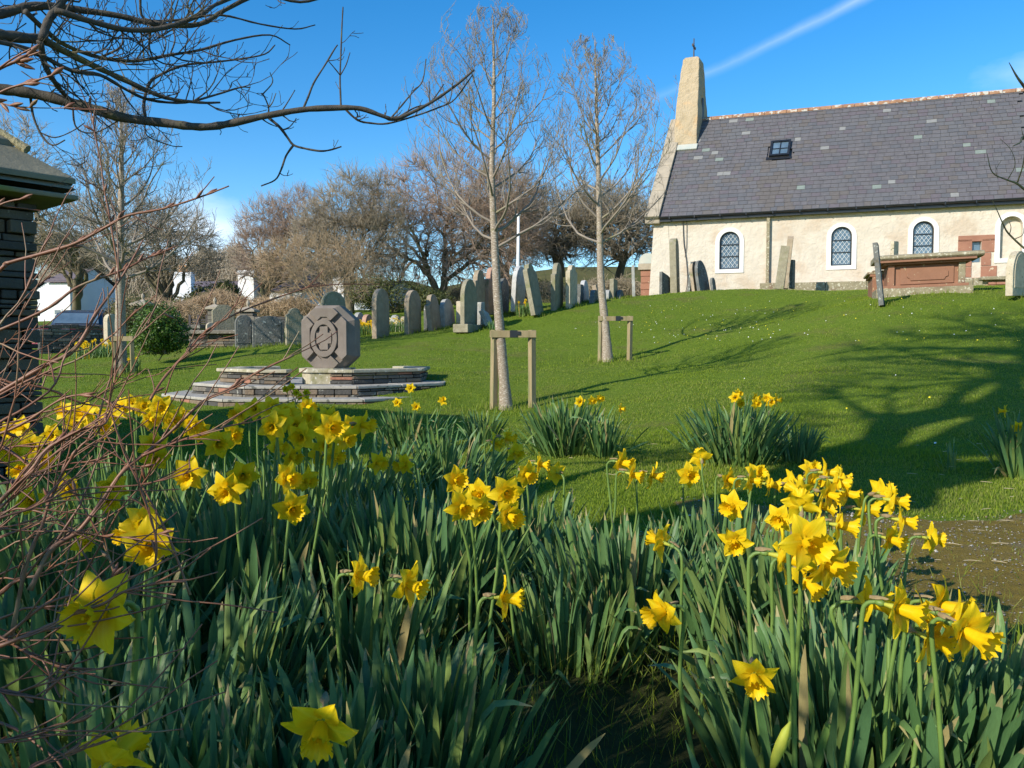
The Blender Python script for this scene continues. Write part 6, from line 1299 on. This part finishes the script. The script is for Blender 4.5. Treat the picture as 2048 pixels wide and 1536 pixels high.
def joined(seed):
    g = np.random.default_rng(seed); mb = MB()
    for k in range(6):
        p = PET[g.integers(0, 5)]; V = np.concatenate(p.v); a = k * math.pi / 3 + g.normal() * .06; c, s = math.cos(a), math.sin(a); W = np.stack([V[:, 0] * c - V[:, 1] * s, V[:, 0] * s + V[:, 1] * c, V[:, 2] - .001 * (k % 2)], 1); mb.add(W, p.f[4][0])
    t = TRU[seed % 4]; mb.add(np.concatenate(t.v), t.f[4][0], mi=1); n_ = MB(); mb.add(np.concatenate(nk.v), nk.f[4][0], mi=2); return mb.mesh('bloom', smooth=True, mats=[m_petal, m_trump, m_neck])
BLO = [joined(s) for s in range(5)]
def bloom_matrix(C, face, tilt, roll, sc):
    a = R(face); cx, cy = C[0], C[1]; va = math.atan2(-cx, cy)  # rotation so that 0 faces the camera
    d = np.array([math.sin(a - va * 0), -math.cos(a), 0]); fw = nrm(d * math.cos(R(tilt)) + np.array([0, 0, -math.sin(R(tilt))]))
    rt_ = nrm(np.cross(UZ, fw)); up = np.cross(fw, rt_); M = Matrix(((rt_[0], up[0], fw[0], C[0]), (rt_[1], up[1], fw[1], C[1]), (rt_[2], up[2], fw[2], C[2]), (0, 0, 0, 1)))
    return M @ Matrix.Rotation(roll, 4, 'Z') @ Matrix.Scale(sc, 4), fw
def daffodil(px, py, size, face, tilt, label, d=None):
    size *= 1.08; tilt = tilt * .5 if tilt > 12 else tilt; sc = float(gf.uniform(.93, 1.07)); D0 = .096 * sc; d = d or F * D0 / size
    C = P(px, py, d); gz = h(C[0], C[1]); it = 0
    while C[2] - gz < .41 and it < 14 and size > 35: d *= .96; sc *= .97; it += 1; C = P(px, py, d)
    if C[2] - gz > .72: sc *= .9; d *= .9; C = P(px, py, d)
    M, fw = bloom_matrix(C, face, tilt, gf.uniform(0, 1), sc)
    back = C - fw * .032 * sc; s0 = back - fw * .008 * sc; gx_, gy_ = s0[0] - fw[0] * .02 + gf.normal() * .05, s0[1] - fw[1] * .02 + gf.normal() * .04 + .02; G = np.array([gx_, gy_, h(gx_, gy_) - .01]); hh_ = s0[2] - G[2]
    lab = 'yellow ' + label if not label.startswith('yellow') else label
    rt = empty('daffodil', G, lab, 'daffodil', 'yellow daffodils in the churchyard bed')
    bend = s0 - fw * .012 - UZ * .034
    c = catmull([G, G + (bend - G) * .35 + [gf.normal() * .01, 0, 0], G + (bend - G) * .72 + [gf.normal() * .008, 0, 0], bend, s0 - fw * .006 - UZ * .008, back], 5)
    q = MB(); tubes(q, [c], [np.linspace(.0044, .0032, len(c))], 8); q.build('stem', m_stem, rt, smooth=True)
    if size >= 40:
        for k in range(6): place('petal', PETM[gf.integers(0, 5)], rt, M @ Matrix.Rotation(k * math.pi / 3 + gf.normal() * .07, 4, 'Z') @ Matrix.Translation((0, 0, -.0012 * (k % 2))) @ Matrix.Rotation(gf.normal() * .13 - .05, 4, 'Y') @ Matrix.Rotation(gf.normal() * .16, 4, 'X'))
        place('trumpet', TRUM[gf.integers(0, 4)], rt, M @ Matrix.Rotation(gf.uniform(0, 6), 4, 'Z') @ Matrix.Scale(gf.uniform(.92, 1.12), 4)); place('flower_tube', NECK, rt, M); place('ovary', OVA, rt, M); place('spathe', SPA, rt, M @ Matrix.Rotation(gf.uniform(-.5, .5), 4, 'Z')); place('stamens', STA, rt, M)
    else: place('bloom', BLO[gf.integers(0, 5)], rt, M)
    return rt
SOLO = [(205, 1222, 165, -14, -2, 'daffodil crossed by two twigs, biggest bloom, low on the left'), (642, 1448, 152, 5, 48, 'daffodil nodding down at the viewer, lowest full bloom near the middle'), (222, 1525, 150, 165, -20, 'daffodil cut off by the bottom edge, seen from behind'),
 (300, 1088, 108, 12, 5, 'daffodil crossed by a dark vertical twig, front one of three'), (716, 1150, 80, 72, 0, 'daffodil facing right, left one of the low middle pair'), (815, 1168, 96, 62, 8, 'daffodil facing right, right one of the low middle pair'), (1006, 1196, 82, 78, 0, 'single daffodil in profile facing right above the dark gap'),
 (1328, 1222, 84, -62, 10, 'daffodil facing left above the tall leaves, right of the dark gap'), (1508, 1352, 90, -10, 42, 'lowest sunlit daffodil nodding down among tall green leaves'), (1326, 1085, 72, -128, -12, 'pale backed daffodil turned away to the left, alone'), (1470, 1082, 66, -12, 38, 'small daffodil nodding down, left of the big sunlit cluster'),
 (1466, 1012, 64, -48, 5, 'daffodil facing left with pointed petals, above the small nodding one'), (585, 1016, 74, 25, 15, 'daffodil facing down right, alone left of the middle leaf drift'), (1402, 917, 50, 172, -25, 'open pale daffodil turned to the sun, topmost near the lawn'), (1113, 946, 46, -150, 0, 'shaded greenish daffodil seen from behind above bare soil'),
 (665, 912, 58, 58, 5, 'daffodil facing right above the middle leaf drift, first of three spaced ones'), (755, 925, 48, 55, 12, 'daffodil half hidden by leaf tips, second of three spaced ones'), (810, 928, 48, -45, 18, 'daffodil facing left, third of three spaced ones'), (318, 1206, 40, -60, 0, 'small daffodil peeping beside the biggest crossed bloom'), (1858, 1076, 62, 80, 5, 'daffodil in profile facing right, overhanging the gravel')]
for a in SOLO: daffodil(*a)
CLU = {
 'the big sunlit cluster': [(1560, 1112, 104, 66, 5), (1612, 1085, 118, 8, 0), (1655, 1128, 104, 35, 10), (1612, 1160, 84, 30, 60), (1590, 1120, 90, 100, 20)],
 'the bottom right cluster': [(1732, 1205, 104, 72, 0), (1795, 1216, 116, 48, 5), (1858, 1276, 110, 45, 12), (1884, 1212, 112, 46, 2), (1930, 1262, 124, 28, 12), (1845, 1236, 100, 60, -10), (1905, 1235, 108, 55, 15)],
 'the path side cluster': [(1722, 1018, 66, 80, 0), (1760, 985, 62, 100, -10), (1782, 1000, 70, 70, 5), (1800, 1040, 74, 66, 8), (1778, 1078, 66, 40, 15)],
 'the crowded upper cluster': [(1500, 960, 54, 60, 5), (1535, 968, 54, 75, 5), (1512, 948, 48, 20, -20), (1580, 965, 54, 95, -10), (1602, 1012, 74, 160, -40), (1600, 985, 60, -150, -20), (1625, 962, 58, 30, -10), (1648, 945, 56, 75, 0), (1668, 962, 62, 70, 10), (1655, 988, 62, 45, 20), (1680, 955, 50, 80, 5), (1638, 1010, 66, 75, 10), (1676, 1050, 80, 72, 5), (1560, 1036, 58, -35, 8), (1690, 985, 56, 60, 12), (1622, 940, 46, 20, -35)],
 'the row beside the lawn': [(1242, 925, 54, 55, 5), (1262, 948, 56, 60, 20), (1303, 950, 54, 66, 8), (1378, 950, 52, 10, 0), (1456, 958, 50, 40, 10)],
 'the group by the leaning stems': [(990, 885, 42, 60, 0), (1012, 876, 46, 70, 5), (1030, 905, 46, 40, 10), (1052, 948, 54, 35, 25), (1078, 928, 48, 70, 5)],
 'the middle group': [(912, 960, 60, 30, -5), (925, 1012, 72, 20, 25), (962, 985, 62, -20, 10), (958, 1018, 66, 30, 20), (1012, 985, 74, 15, 0), (1018, 1032, 72, 40, 15)],
 'the group left of centre': [(552, 895, 56, 72, 0), (582, 912, 50, 60, 10), (575, 955, 66, 50, 5), (612, 960, 56, 55, 8)],
 'the dense cluster below the platform': [(480, 828, 48, -20, 0), (510, 818, 46, 10, -10), (542, 815, 50, 40, 0), (576, 826, 50, 5, -10), (545, 852, 62, 5, 5), (604, 872, 62, 0, 5), (612, 815, 46, 60, 0), (590, 850, 50, 20, 0), (655, 836, 52, 50, -5), (664, 855, 66, 30, 0), (688, 876, 58, 50, 10), (652, 888, 54, 10, 10), (724, 850, 60, 66, 0), (640, 862, 48, -10, 0), (700, 852, 46, 40, 0), (558, 838, 56, 20, 0), (625, 835, 50, -15, 0), (640, 905, 50, 30, 5)],
 'the mid left group': [(378, 948, 70, 5, 5), (455, 978, 76, 0, 25), (486, 950, 66, 20, 5), (436, 886, 64, 30, 5), (466, 870, 52, 45, 5), (306, 890, 60, 20, 0), (312, 915, 58, 30, 10)],
 'the upper left row': [(130, 822, 42, 0, -10), (150, 845, 46, 30, 0), (172, 826, 52, -10, 0), (192, 836, 52, 20, 0), (205, 855, 46, 40, 0), (246, 815, 46, -20, -5), (266, 808, 42, 10, 0), (287, 812, 42, 30, -5), (300, 838, 46, 60, 0), (322, 814, 52, 25, 0), (346, 840, 52, 50, 5), (380, 850, 52, 66, 5), (400, 862, 44, 40, 5), (222, 832, 46, 0, 0), (360, 832, 44, 30, 0)],
 'the group behind the bare twigs': [(12, 902, 52, 20, 0), (30, 905, 64, 0, 0), (60, 892, 62, 30, 0), (42, 932, 60, 10, 10), (86, 920, 52, 50, 0), (46, 856, 50, -20, -5), (20, 862, 42, 10, 0), (104, 870, 46, 20, 0), (62, 1000, 60, 20, 5), (132, 975, 52, 60, 0), (226, 975, 60, 10, 0), (216, 1000, 54, 40, 20), (165, 1085, 44, 60, 0), (262, 1070, 66, -30, -5), (285, 1045, 82, 30, 0)],
 'the bushy clump by the stakes': [(1160, 803, 20, 0, 0), (1184, 802, 22, 30, 5), (1199, 797, 21, 40, 0), (1241, 818, 24, 60, 0)], 'the clump alone on the lawn': [(1470, 795, 24, -10, 0), (1480, 806, 24, 20, 10), (1476, 788, 22, 30, -10), (1510, 795, 24, 50, 5), (1512, 806, 22, 20, 10), (1540, 803, 24, 10, 0), (1552, 800, 22, 60, 0), (1534, 797, 22, -20, 0)],
 'the shaded platform clump': [(795, 805, 22, 0, 0), (832, 813, 22, 10, 5), (885, 802, 20, 30, -40), (821, 776, 18, 10, 0)], 'the right edge clump': [(2011, 822, 26, -120, 0), (2034, 854, 28, 0, 10), (2041, 874, 30, 10, 0)],
 'the far clump by the step': [(572, 778, 20, 0, 0), (583, 773, 20, 30, 0), (592, 785, 20, 10, 0), (600, 793, 20, 40, 0), (613, 785, 18, 0, 0), (612, 797, 18, 0, 0)]}
ORD = ['first', 'second', 'third', 'fourth', 'fifth', 'sixth', 'seventh', 'eighth', 'ninth', 'tenth', 'eleventh', 'twelfth', 'thirteenth', 'fourteenth', 'fifteenth', 'sixteenth', 'seventeenth', 'eighteenth', 'nineteenth', 'twentieth']
def facing(f, t):
    f = (f + 180) % 360 - 180
    if t > 30: return 'nodding down'
    if abs(f) > 120: return 'turned away'
    if f > 50: return 'facing right'
    if f < -30: return 'facing left'
    return 'facing the viewer'
DEP = {'the bushy clump by the stakes': 6.25, 'the clump alone on the lawn': 5.8, 'the shaded platform clump': 6.7, 'the right edge clump': 5.2, 'the far clump by the step': 8.2}
for cn, ls in CLU.items():
    ls = sorted(ls)
    for k, (px, py, sz, f, t) in enumerate(ls): daffodil(px, py, sz, f, t, 'daffodil %s, %s from the left in %s' % (facing(f, t), ORD[k], cn), DEP.get(cn, None) and DEP[cn] + gf.normal() * .05)
bt = P(1562, 1490, 1.0); rt = empty('daffodil_bud', (bt[0], bt[1], h(bt[0], bt[1])), 'closed pale yellow daffodil bud at the bottom edge among sunlit leaves', 'daffodil bud'); q = MB()
tubes(q, [[bt - [.012, 0, .035], bt - [.007, 0, .018], bt, bt + [.006, 0, .018], bt + [.012, 0, .032]]], [[.003, .0065, .008, .006, .001]], 10, cap=True); q.build('bud', m_neck, rt, smooth=True); q = MB(); tubes(q, [catmull([(bt[0] - .03, bt[1] + .01, h(bt[0], bt[1])), bt - [.022, 0, .2], bt - [.012, 0, .034]], 5)], [[.004] * 11], 8); q.build('stem', m_stem, rt, smooth=True)

# small far patches of daffodils
def patch(px0, px1, yb, d, dd, ht, nl, nf, mt, label):
    g = np.random.default_rng(int(px0)); X = (g.uniform(px0, px1, nl) - 1024) / F * d; Y = g.uniform(d - dd, d + dd, nl); Z = H(X, Y); c = P((px0 + px1) / 2, yb, d); c[2] = h(c[0], c[1])
    rt = empty('daffodil_patch', c, label, 'daffodils', None); mb = MB()
    V = blade_verts(np.stack([X, Y, Z], 1), g.uniform(0, 6.28, nl), g.uniform(0, .5, nl), g.uniform(0, .6, nl), ht * g.uniform(.6, 1, nl), g.uniform(.014, .02, nl), np.zeros(nl), 4, 0, None); blade_mesh(mb, V, g); o = mb.build('leaves', m_leaf, rt, smooth=True); o['kind'] = 'stuff'
    mb = MB(); src = BLO[0]
    for k in range(nf):
        x = (g.uniform(px0, px1) - 1024) / F * d; y = d - dd * g.uniform(-.5, 1); z = h(x, y) + ht * g.uniform(.75, 1.15); M, fw = bloom_matrix(np.array([x, y, z]), g.uniform(-60, 80), g.uniform(-10, 20), g.uniform(0, 1), 1.1)
        m3 = np.array(M)
        for t in range(6):
            a = t * math.pi / 3; p = np.array([[.006 * math.cos(a), .006 * math.sin(a), 0, 1], [.03 * math.cos(a - .4), .03 * math.sin(a - .4), 0, 1], [.048 * math.cos(a), .048 * math.sin(a), 0, 1], [.03 * math.cos(a + .4), .03 * math.sin(a + .4), 0, 1]]) @ m3.T; mb.add(p[:, :3], [[0, 1, 2, 3]])
        r0, r1 = .010, .018; a = np.arange(8) / 8 * 6.283; p = np.concatenate([np.stack([r0 * np.cos(a), r0 * np.sin(a), a * 0, a * 0 + 1], 1), np.stack([r1 * np.cos(a), r1 * np.sin(a), a * 0 + .035, a * 0 + 1], 1)]) @ m3.T; mb.add(p[:, :3], [[i, (i + 1) % 8, (i + 1) % 8 + 8, i + 8] for i in range(8)], mi=1)
        tubes(mb, [[(x, y, h(x, y)), (x, y, z - .03), (x, y, z)]], [[.004, .004, .003]], 3)
    if nf == 0: return rt
    o = mb.build('blooms', [mt, m_trump if mt is m_petal else m_petal], rt); o['kind'] = 'stuff'; return rt
patch(158, 235, 708, 19.6, .5, .36, 500, 26, m_petal, 'yellow daffodil patch under the drystone wall at the left')
patch(712, 750, 668, 22.6, .5, .36, 360, 34, m_petal, 'bright yellow daffodil patch left of the tall brown headstone')
patch(772, 815, 666, 23.0, .5, .36, 400, 34, m_white_pet, 'pale creamy daffodil patch between two tall round headstones')
patch(500, 522, 690, 20.6, .2, .34, 160, 12, m_white_pet, 'pale daffodils between the two dark lichened headstones')
patch(562, 582, 686, 20.6, .2, .34, 140, 10, m_white_pet, 'pale daffodils left of the mossy shouldered headstone')
patch(1034, 1062, 624, 22.8, .2, .40, 200, 3, m_petal, 'small daffodil clump between white edged and leaning headstones')
patch(257, 275, 732, 15.9, .15, .36, 70, 3, m_petal, 'few daffodils beside the stakes of the leftmost young tree')
patch(978, 1000, 638, 20.6, .2, .30, 120, 0, m_petal, 'leaf tuft without flowers behind the middle young tree')

# ------------------------------------------------------------------ bare bush at the left
gbz = random.Random(31)
bush = empty('bare_bush', (-1.25, 1.15, 0), 'bare red brown bush with long thin twigs reaching in from the left edge', 'bush')
TW = [([(-120, 640), (0, 540), (20, 525), (137, 492), (205, 458), (253, 432), (328, 417), (403, 393), (458, 372)], 1.25, 1.3, 6.0, 2.0), ([(-140, 1150), (0, 1003), (61, 942), (94, 899), (152, 864), (203, 850), (215, 840)], .95, 1.0, 7, 3.0), ([(20, 1290), (46, 1158), (66, 1092), (84, 1052), (99, 1003), (127, 942), (162, 892), (198, 861), (225, 780), (232, 720)], 1.0, 1.05, 6, 1.6),
 ([(-120, 1090), (0, 1036), (56, 1019), (102, 998), (162, 978), (292, 968), (368, 940), (382, 938)], .9, 1.0, 4, 1.6), ([(60, 1180), (102, 1100), (157, 1062), (203, 1003), (244, 945), (284, 912), (330, 874), (404, 805), (454, 780), (520, 742), (588, 710)], 1.0, 1.15, 7, 3.2), ([(284, 912), (325, 895), (368, 879), (420, 862), (442, 856), (450, 850)], 1.06, 1.1, 4, 1.8),
 ([(-100, 700), (80, 625), (157, 573), (244, 541), (291, 517), (356, 491)], 1.3, 1.4, 4.5, 2), ([(-60, 820), (80, 737), (150, 698), (190, 630), (221, 587), (258, 531), (286, 480)], 1.25, 1.35, 6.5, 2), ([(-100, 250), (0, 185), (60, 165), (126, 143)], .8, .8, 4, 2.0), ([(-100, 190), (0, 137), (50, 115), (82, 103)], .8, .8, 5, 2.0), ([(-80, 150), (0, 204), (60, 215), (165, 216)], 1.0, 1.0, 2, 1.2),
 ([(240, 560), (219, 431), (208, 376), (202, 328), (191, 273), (178, 202)], 1.4, 1.4, 2.8, 1.5), ([(190, 860), (220, 760), (253, 695), (300, 650), (340, 615)], 1.2, 1.25, 3, 1.4), ([(300, 800), (328, 756), (378, 700), (413, 662), (478, 625), (558, 594), (600, 580), (640, 565)], 1.3, 1.5, 3.5, 1.6), ([(330, 790), (352, 730), (395, 690)], 1.3, 1.3, 2, 1.2),
 ([(-120, 1330), (0, 1292), (95, 1253), (155, 1225), (206, 1208), (247, 1184), (317, 1166), (371, 1163)], .78, .8, 6, 3.0), ([(-100, 1330), (0, 1279), (90, 1210), (165, 1184), (222, 1160), (258, 1155), (300, 1140)], .82, .85, 5, 2.0), ([(-20, 1260), (36, 1295), (77, 1318), (134, 1336), (180, 1341)], .8, .8, 3.5, 1.6), ([(-80, 1370), (0, 1380), (39, 1387), (82, 1398)], .75, .75, 5, 3.5), ([(-90, 1500), (0, 1483), (52, 1470), (116, 1449), (160, 1444)], .75, .78, 4, 2.2),
 ([(20, 1560), (64, 1536), (113, 1514), (165, 1498), (211, 1480)], .75, .78, 3.5, 1.6), ([(82, 1398), (105, 1370), (150, 1320)], .76, .78, 3, 1.4), ([(-60, 890), (40, 850), (120, 800), (170, 790), (215, 800)], 1.1, 1.1, 4, 1.6), ([(-60, 460), (0, 410), (60, 395)], 1.1, 1.1, 3, 2), ([(-60, 980), (30, 960), (120, 930), (200, 925), (300, 935)], 1.05, 1.1, 3, 1.4),
 ([(160, 1160), (190, 1110), (240, 1020), (290, 960), (310, 900)], 1.1, 1.1, 3, 1.3), ([(310, 1140), (312, 1080), (296, 1020), (285, 990)], .95, .95, 3.5, 2.2), ([(250, 1250), (220, 1120), (170, 1020), (130, 960)], 1.05, 1.05, 3.5, 1.8), ([(380, 1190), (340, 1080), (300, 1000), (255, 930), (200, 890)], 1.2, 1.2, 3.5, 1.8), ([(-60, 1050), (60, 1062), (150, 1063), (240, 1075), (360, 1062)], 1.0, 1.0, 2.4, 1.2)]
tws = MB(); small = []
def knob(c, r0, r1):
    k = len(c); return np.array([(r0 + (r1 - r0) * i / (k - 1)) * (1.28 if gbz.random() < .16 else 1) for i in range(k)])
for pth, d0, d1, w0, w1 in TW:
    c = catmull(pxl(pth, d0, d1), 6); s = F / d0; rr = knob(c, w0 * .5 / s * 1.5, w1 * .5 / s * 1.45); q = MB(); tubes(q, [c], [rr], 8, cap=True); q.build('branch', m_bush, bush, smooth=True)
    for _ in range(int(len(c) / 3)):
        i = gbz.randint(2, len(c) - 2); T = nrm(c[i + 1] - c[i]); d = nrm(T + np.array([gbz.gauss(0, .3), gbz.gauss(0, .25), gbz.gauss(.05, .35)])); L_ = gbz.choice([.02, .03, .05, .08, .16] if pth[0][1] > 700 else [.015, .02, .02, .05]); k = 5; p = [c[i]]
        for j in range(k): d = nrm(d + np.array([gbz.gauss(0, .08), gbz.gauss(0, .06), gbz.gauss(.02, .08)])); p.append(p[-1] + d * L_ / k)
        small.append((p, np.linspace(max(rr[i] * .5, .0011), .0008, k + 1) if L_ > .02 else np.array([.0014, .0016, .0024, .0026, .0018, .0006])))
for _ in range(36):
    y0 = gbz.uniform(620, 1200) if gbz.random() < .85 else gbz.uniform(1150, 1500); d0 = gbz.uniform(.95, 1.5); p = P(-60 + gbz.uniform(-60, 60), y0 + gbz.uniform(0, 120), d0); a = gbz.gauss(.42, .3); d = nrm(np.array([math.cos(a), gbz.gauss(0, .2), math.sin(a)])); L_ = gbz.uniform(.10, .28); out = [p]; k = 10
    for j in range(k): d = nrm(d + np.array([gbz.gauss(0, .12), gbz.gauss(0, .1), gbz.gauss(.02, .17)])); out.append(out[-1] + d * L_ / k)
    r = gbz.uniform(.0012, .0026); small.append((out, knob(out, r, r * .5)))
    for _ in range(3):
        i = gbz.randint(3, 9); T = nrm(out[i + 1] - out[i]); d2 = nrm(T + np.array([gbz.gauss(0, .3), gbz.gauss(0, .3), gbz.gauss(0, .45)])); L2_ = gbz.uniform(.04, .16); pp = [out[i]]
        for j in range(5): d2 = nrm(d2 + np.array([gbz.gauss(0, .1), gbz.gauss(0, .1), gbz.gauss(0, .1)])); pp.append(pp[-1] + d2 * L2_ / 5)
        small.append((pp, np.linspace(r * .6, .0008, 6)))
for p, rr in small: tubes(tws, [np.array(p)], [np.array(rr)], 5, cap=False)
o = tws.build('twigs', m_bush, bush, smooth=True); o['kind'] = 'stuff'

# unseen hedge added behind the camera to cast dappled shade on the left bed
leafy('added_shade_hedge', [((-1.75, -.35, 1.0), (.9, .5, .8), 1.2), ((-2.7, -.3, 1.15), (.8, .6, .95), 1), ((-1.25, .0, .75), (.4, .3, .65), .5), ((-1.9, -1.1, 1.3), (.7, .35, .8), .7)], 6400, .04, m_holly, 'unseen evergreen leaves added beside the viewer on the left to shade the bed', 'hedge', seed=9)

# ------------------------------------------------------------------ lawn grass, daisies, litter
gg = np.random.default_rng(3)
def grass(name, n, rfun, hts, wds, mt, label, extra=None, lean=.5):  # noqa
    r = rfun(n); a = gg.uniform(-.72, .72, n); X = r * np.sin(a); Y = r * np.cos(a)
    keep = ~on_path(X, Y) | (gg.random(n) < .06); X, Y, r = X[keep], Y[keep], r[keep]
    if extra is not None: k = extra(X, Y, r); X, Y, r = X[k], Y[k], r[k]
    n = len(X); Z = np.concatenate([H(X[i:i + 40000], Y[i:i + 40000]) for i in range(0, n, 40000)]) - .003
    tuft = .75 + .35 * np.sin(X * 2.3 + 2 * np.sin(Y * 1.9)) * np.cos(Y * 2.1 + X) + .2 * np.sin(X * 9 + Y * 4) * np.cos(Y * 8 - X * 3)
    hh = gg.uniform(*hts, n) * np.clip(tuft, .45, 1.4); ww = wds * (.6 + r * .14) * gg.uniform(.7, 1.4, n); az = gg.uniform(0, 6.283, n); ln = gg.uniform(0, lean, n) * 1.3; a2 = gg.uniform(0, 6.283, n)
    B = np.stack([X, Y, Z], 1); S = np.stack([np.cos(az), np.sin(az), 0 * az], 1) * ww[:, None] * .5; T = B + np.stack([np.cos(a2) * ln, np.sin(a2) * ln, np.ones(n)], 1) * hh[:, None]
    V = np.stack([B - S, B + S, T], 1).reshape(-1, 3); u = np.clip(gg.uniform(0, 1, n) * .7 + .3 * (.5 + .5 * np.sin(X * 1.3 + np.sin(Y * 1.1) * 2)), .01, .99); uv = np.stack([np.repeat(u, 3), np.tile([0, 0, 1], n)], 1); q = MB(); q.add(V, np.arange(3 * n).reshape(n, 3), uv)
    o = q.build(name, mt, None); tag(o, label, 'grass', None, 'stuff'); return o
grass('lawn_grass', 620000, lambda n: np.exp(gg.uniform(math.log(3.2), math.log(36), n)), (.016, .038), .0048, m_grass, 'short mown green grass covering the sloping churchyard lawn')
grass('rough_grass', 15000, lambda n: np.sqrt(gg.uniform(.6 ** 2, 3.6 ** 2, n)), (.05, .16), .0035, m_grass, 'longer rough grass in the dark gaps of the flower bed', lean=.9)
# longer tufts round the feet of stones and walls
B_ = []
for o in list(COL.objects):
    if o.name.split('.')[0] in ('headstone', 'tree_stakes', 'young_tree', 'chest_tomb', 'slab_tomb'):
        B_.append((o.location.x, o.location.y, .28 if o.name.startswith(('head', 'young')) else .8))
for u in np.arange(0, 12, .12): p = ch(u, 0, 0) + CN * 1.05; B_.append((p[0], p[1], .12))
X = []; Y = []
for x, y, r in B_:
    m = int(150 * r / .28) if r > .2 else 40; X.append(x + gg.normal(size=m) * r * .75); Y.append(y + gg.normal(size=m) * r * .6 - .05)
X = np.concatenate(X); Y = np.concatenate(Y); n = len(X); Z = H(X, Y); B = np.stack([X, Y, Z], 1); az = gg.uniform(0, 6.28, n); S = np.stack([np.cos(az), np.sin(az), 0 * az], 1) * .006 * (.4 + Y[:, None] * .045); T = B + np.stack([gg.normal(size=n) * .35, gg.normal(size=n) * .35, np.ones(n)], 1) * gg.uniform(.05, .13, n)[:, None]
q = MB(); q.add(np.stack([B - S, B + S, T], 1).reshape(-1, 3), np.arange(3 * n).reshape(n, 3), np.stack([np.repeat(gg.uniform(.01, .99, n), 3), np.tile([0, .4, 1], n)], 1)); o = q.build('grass_tufts', m_grass); tag(o, 'longer unmown grass round the feet of headstones, stakes and tomb', 'grass', None, 'stuff')
q = MB(); n = 170; k = 0
spots = [(1300, 1560, 605, 690, 90), (1560, 2040, 600, 690, 45), (1150, 1330, 640, 700, 20), (1450, 2000, 720, 980, 5)]
def ground_hit(px, py):
    lo = 2.0; v = vdir(px, py); prev = 2.0
    for d in np.arange(2.5, 34, .25):
        p = P(px, py, d)
        if p[2] < h(p[0], p[1]): return P(px, py, d - .12)
    return None
for (x0, x1, y0, y1, m) in spots:
    for _ in range(m):
        p = ground_hit(gg.uniform(x0, x1), gg.uniform(y0, y1))
        if p is None: continue
        c = np.array([p[0], p[1], h(p[0], p[1]) + .045]); r = gg.uniform(.007, .012); mi = int(gg.random() < .4); m_ = 7; a = np.arange(m_) / m_ * 6.283; nn = nrm(np.array([-.4, -.6, .8]) + gg.normal(size=3) * .2); e1 = nrm(np.cross(nn, [1, 0, .1])); e2 = np.cross(nn, e1)
        V = [c + e1 * r * math.cos(t) + e2 * r * math.sin(t) for t in a] + [c + nn * .004]; q.add(V, [[i, (i + 1) % m_, m_] for i in range(m_)], mi=mi)
m_daisy = mat('daisy_white', (.75, .75, .72), (.82, .82, .8), 10, .7, 0); m_cel = mat('celandine_yellow', (.8, .62, .02), (.85, .7, .03), 10, .6, 0)
o = top(q.build('lawn_flowers', [m_daisy, m_cel])); tag(o, 'tiny white daisies and yellow celandines scattered over the lawn slope', 'wild flowers', None, 'stuff')
q = MB(); m_straw = mat('dry_straw', (.42, .34, .2), (.55, .46, .3), 20, .8, 0)
for _ in range(46):
    p = ground_hit(*[(gg.uniform(1700, 2040), gg.uniform(880, 1150)), (gg.uniform(1050, 1400), gg.uniform(880, 980))][int(gg.random() < .25)])
    if p is None: continue
    a = gg.normal() * .5; L_ = gg.uniform(.02, .09); e = np.array([math.cos(a), math.sin(a), 0]); c = [np.array([p[0], p[1], 0]) + e * L_ * t + np.array([-e[1], e[0], 0]) * L_ * .15 * math.sin(3 * t) for t in (0, .33, .66, 1)]
    c = [np.array([w_[0], w_[1], h(w_[0], w_[1]) + .03]) for w_ in c]; tubes(q, [c], [[.0014, .0018, .0014, .0008]], 4)
o = top(q.build('dry_twigs', m_straw)); tag(o, 'pale dry stalks and twigs littering the path edge', 'litter', None, 'stuff')
q = MB(); n = 5200; X = gg.uniform(.4, 4.5, n); Y = gg.uniform(2.2, 4.5, n); k = on_path(X, Y); X, Y = X[k], Y[k]; Z = H(X, Y) + .016
for x, y, z in zip(X, Y, Z):
    r = gg.uniform(.002, .0055) * (1 + 1.2 * (gg.random() < .06)); V = np.array([[1, 0, 0], [-.5, .8, 0], [-.6, -.8, 0], [.1, .1, .8], [0, 0, -.5]]) * r + gg.normal(size=(5, 3)) * r * .15 + [x, y, z]; q.add(V, [[0, 1, 3], [1, 2, 3], [2, 0, 3], [1, 0, 4], [2, 1, 4], [0, 2, 4]], mi=int(gg.integers(0, 3)))
m_peb = [mat('pebble_%s' % s, c, tuple(x * 1.4 for x in c), 30, .8, .3) for s, c in (('grey', (.2, .19, .17)), ('pale', (.38, .35, .3)), ('brown', (.16, .12, .08)))]
o = top(q.build('pebbles', m_peb)); tag(o, 'loose small stones of the mossy gravel path', 'gravel', None, 'stuff')
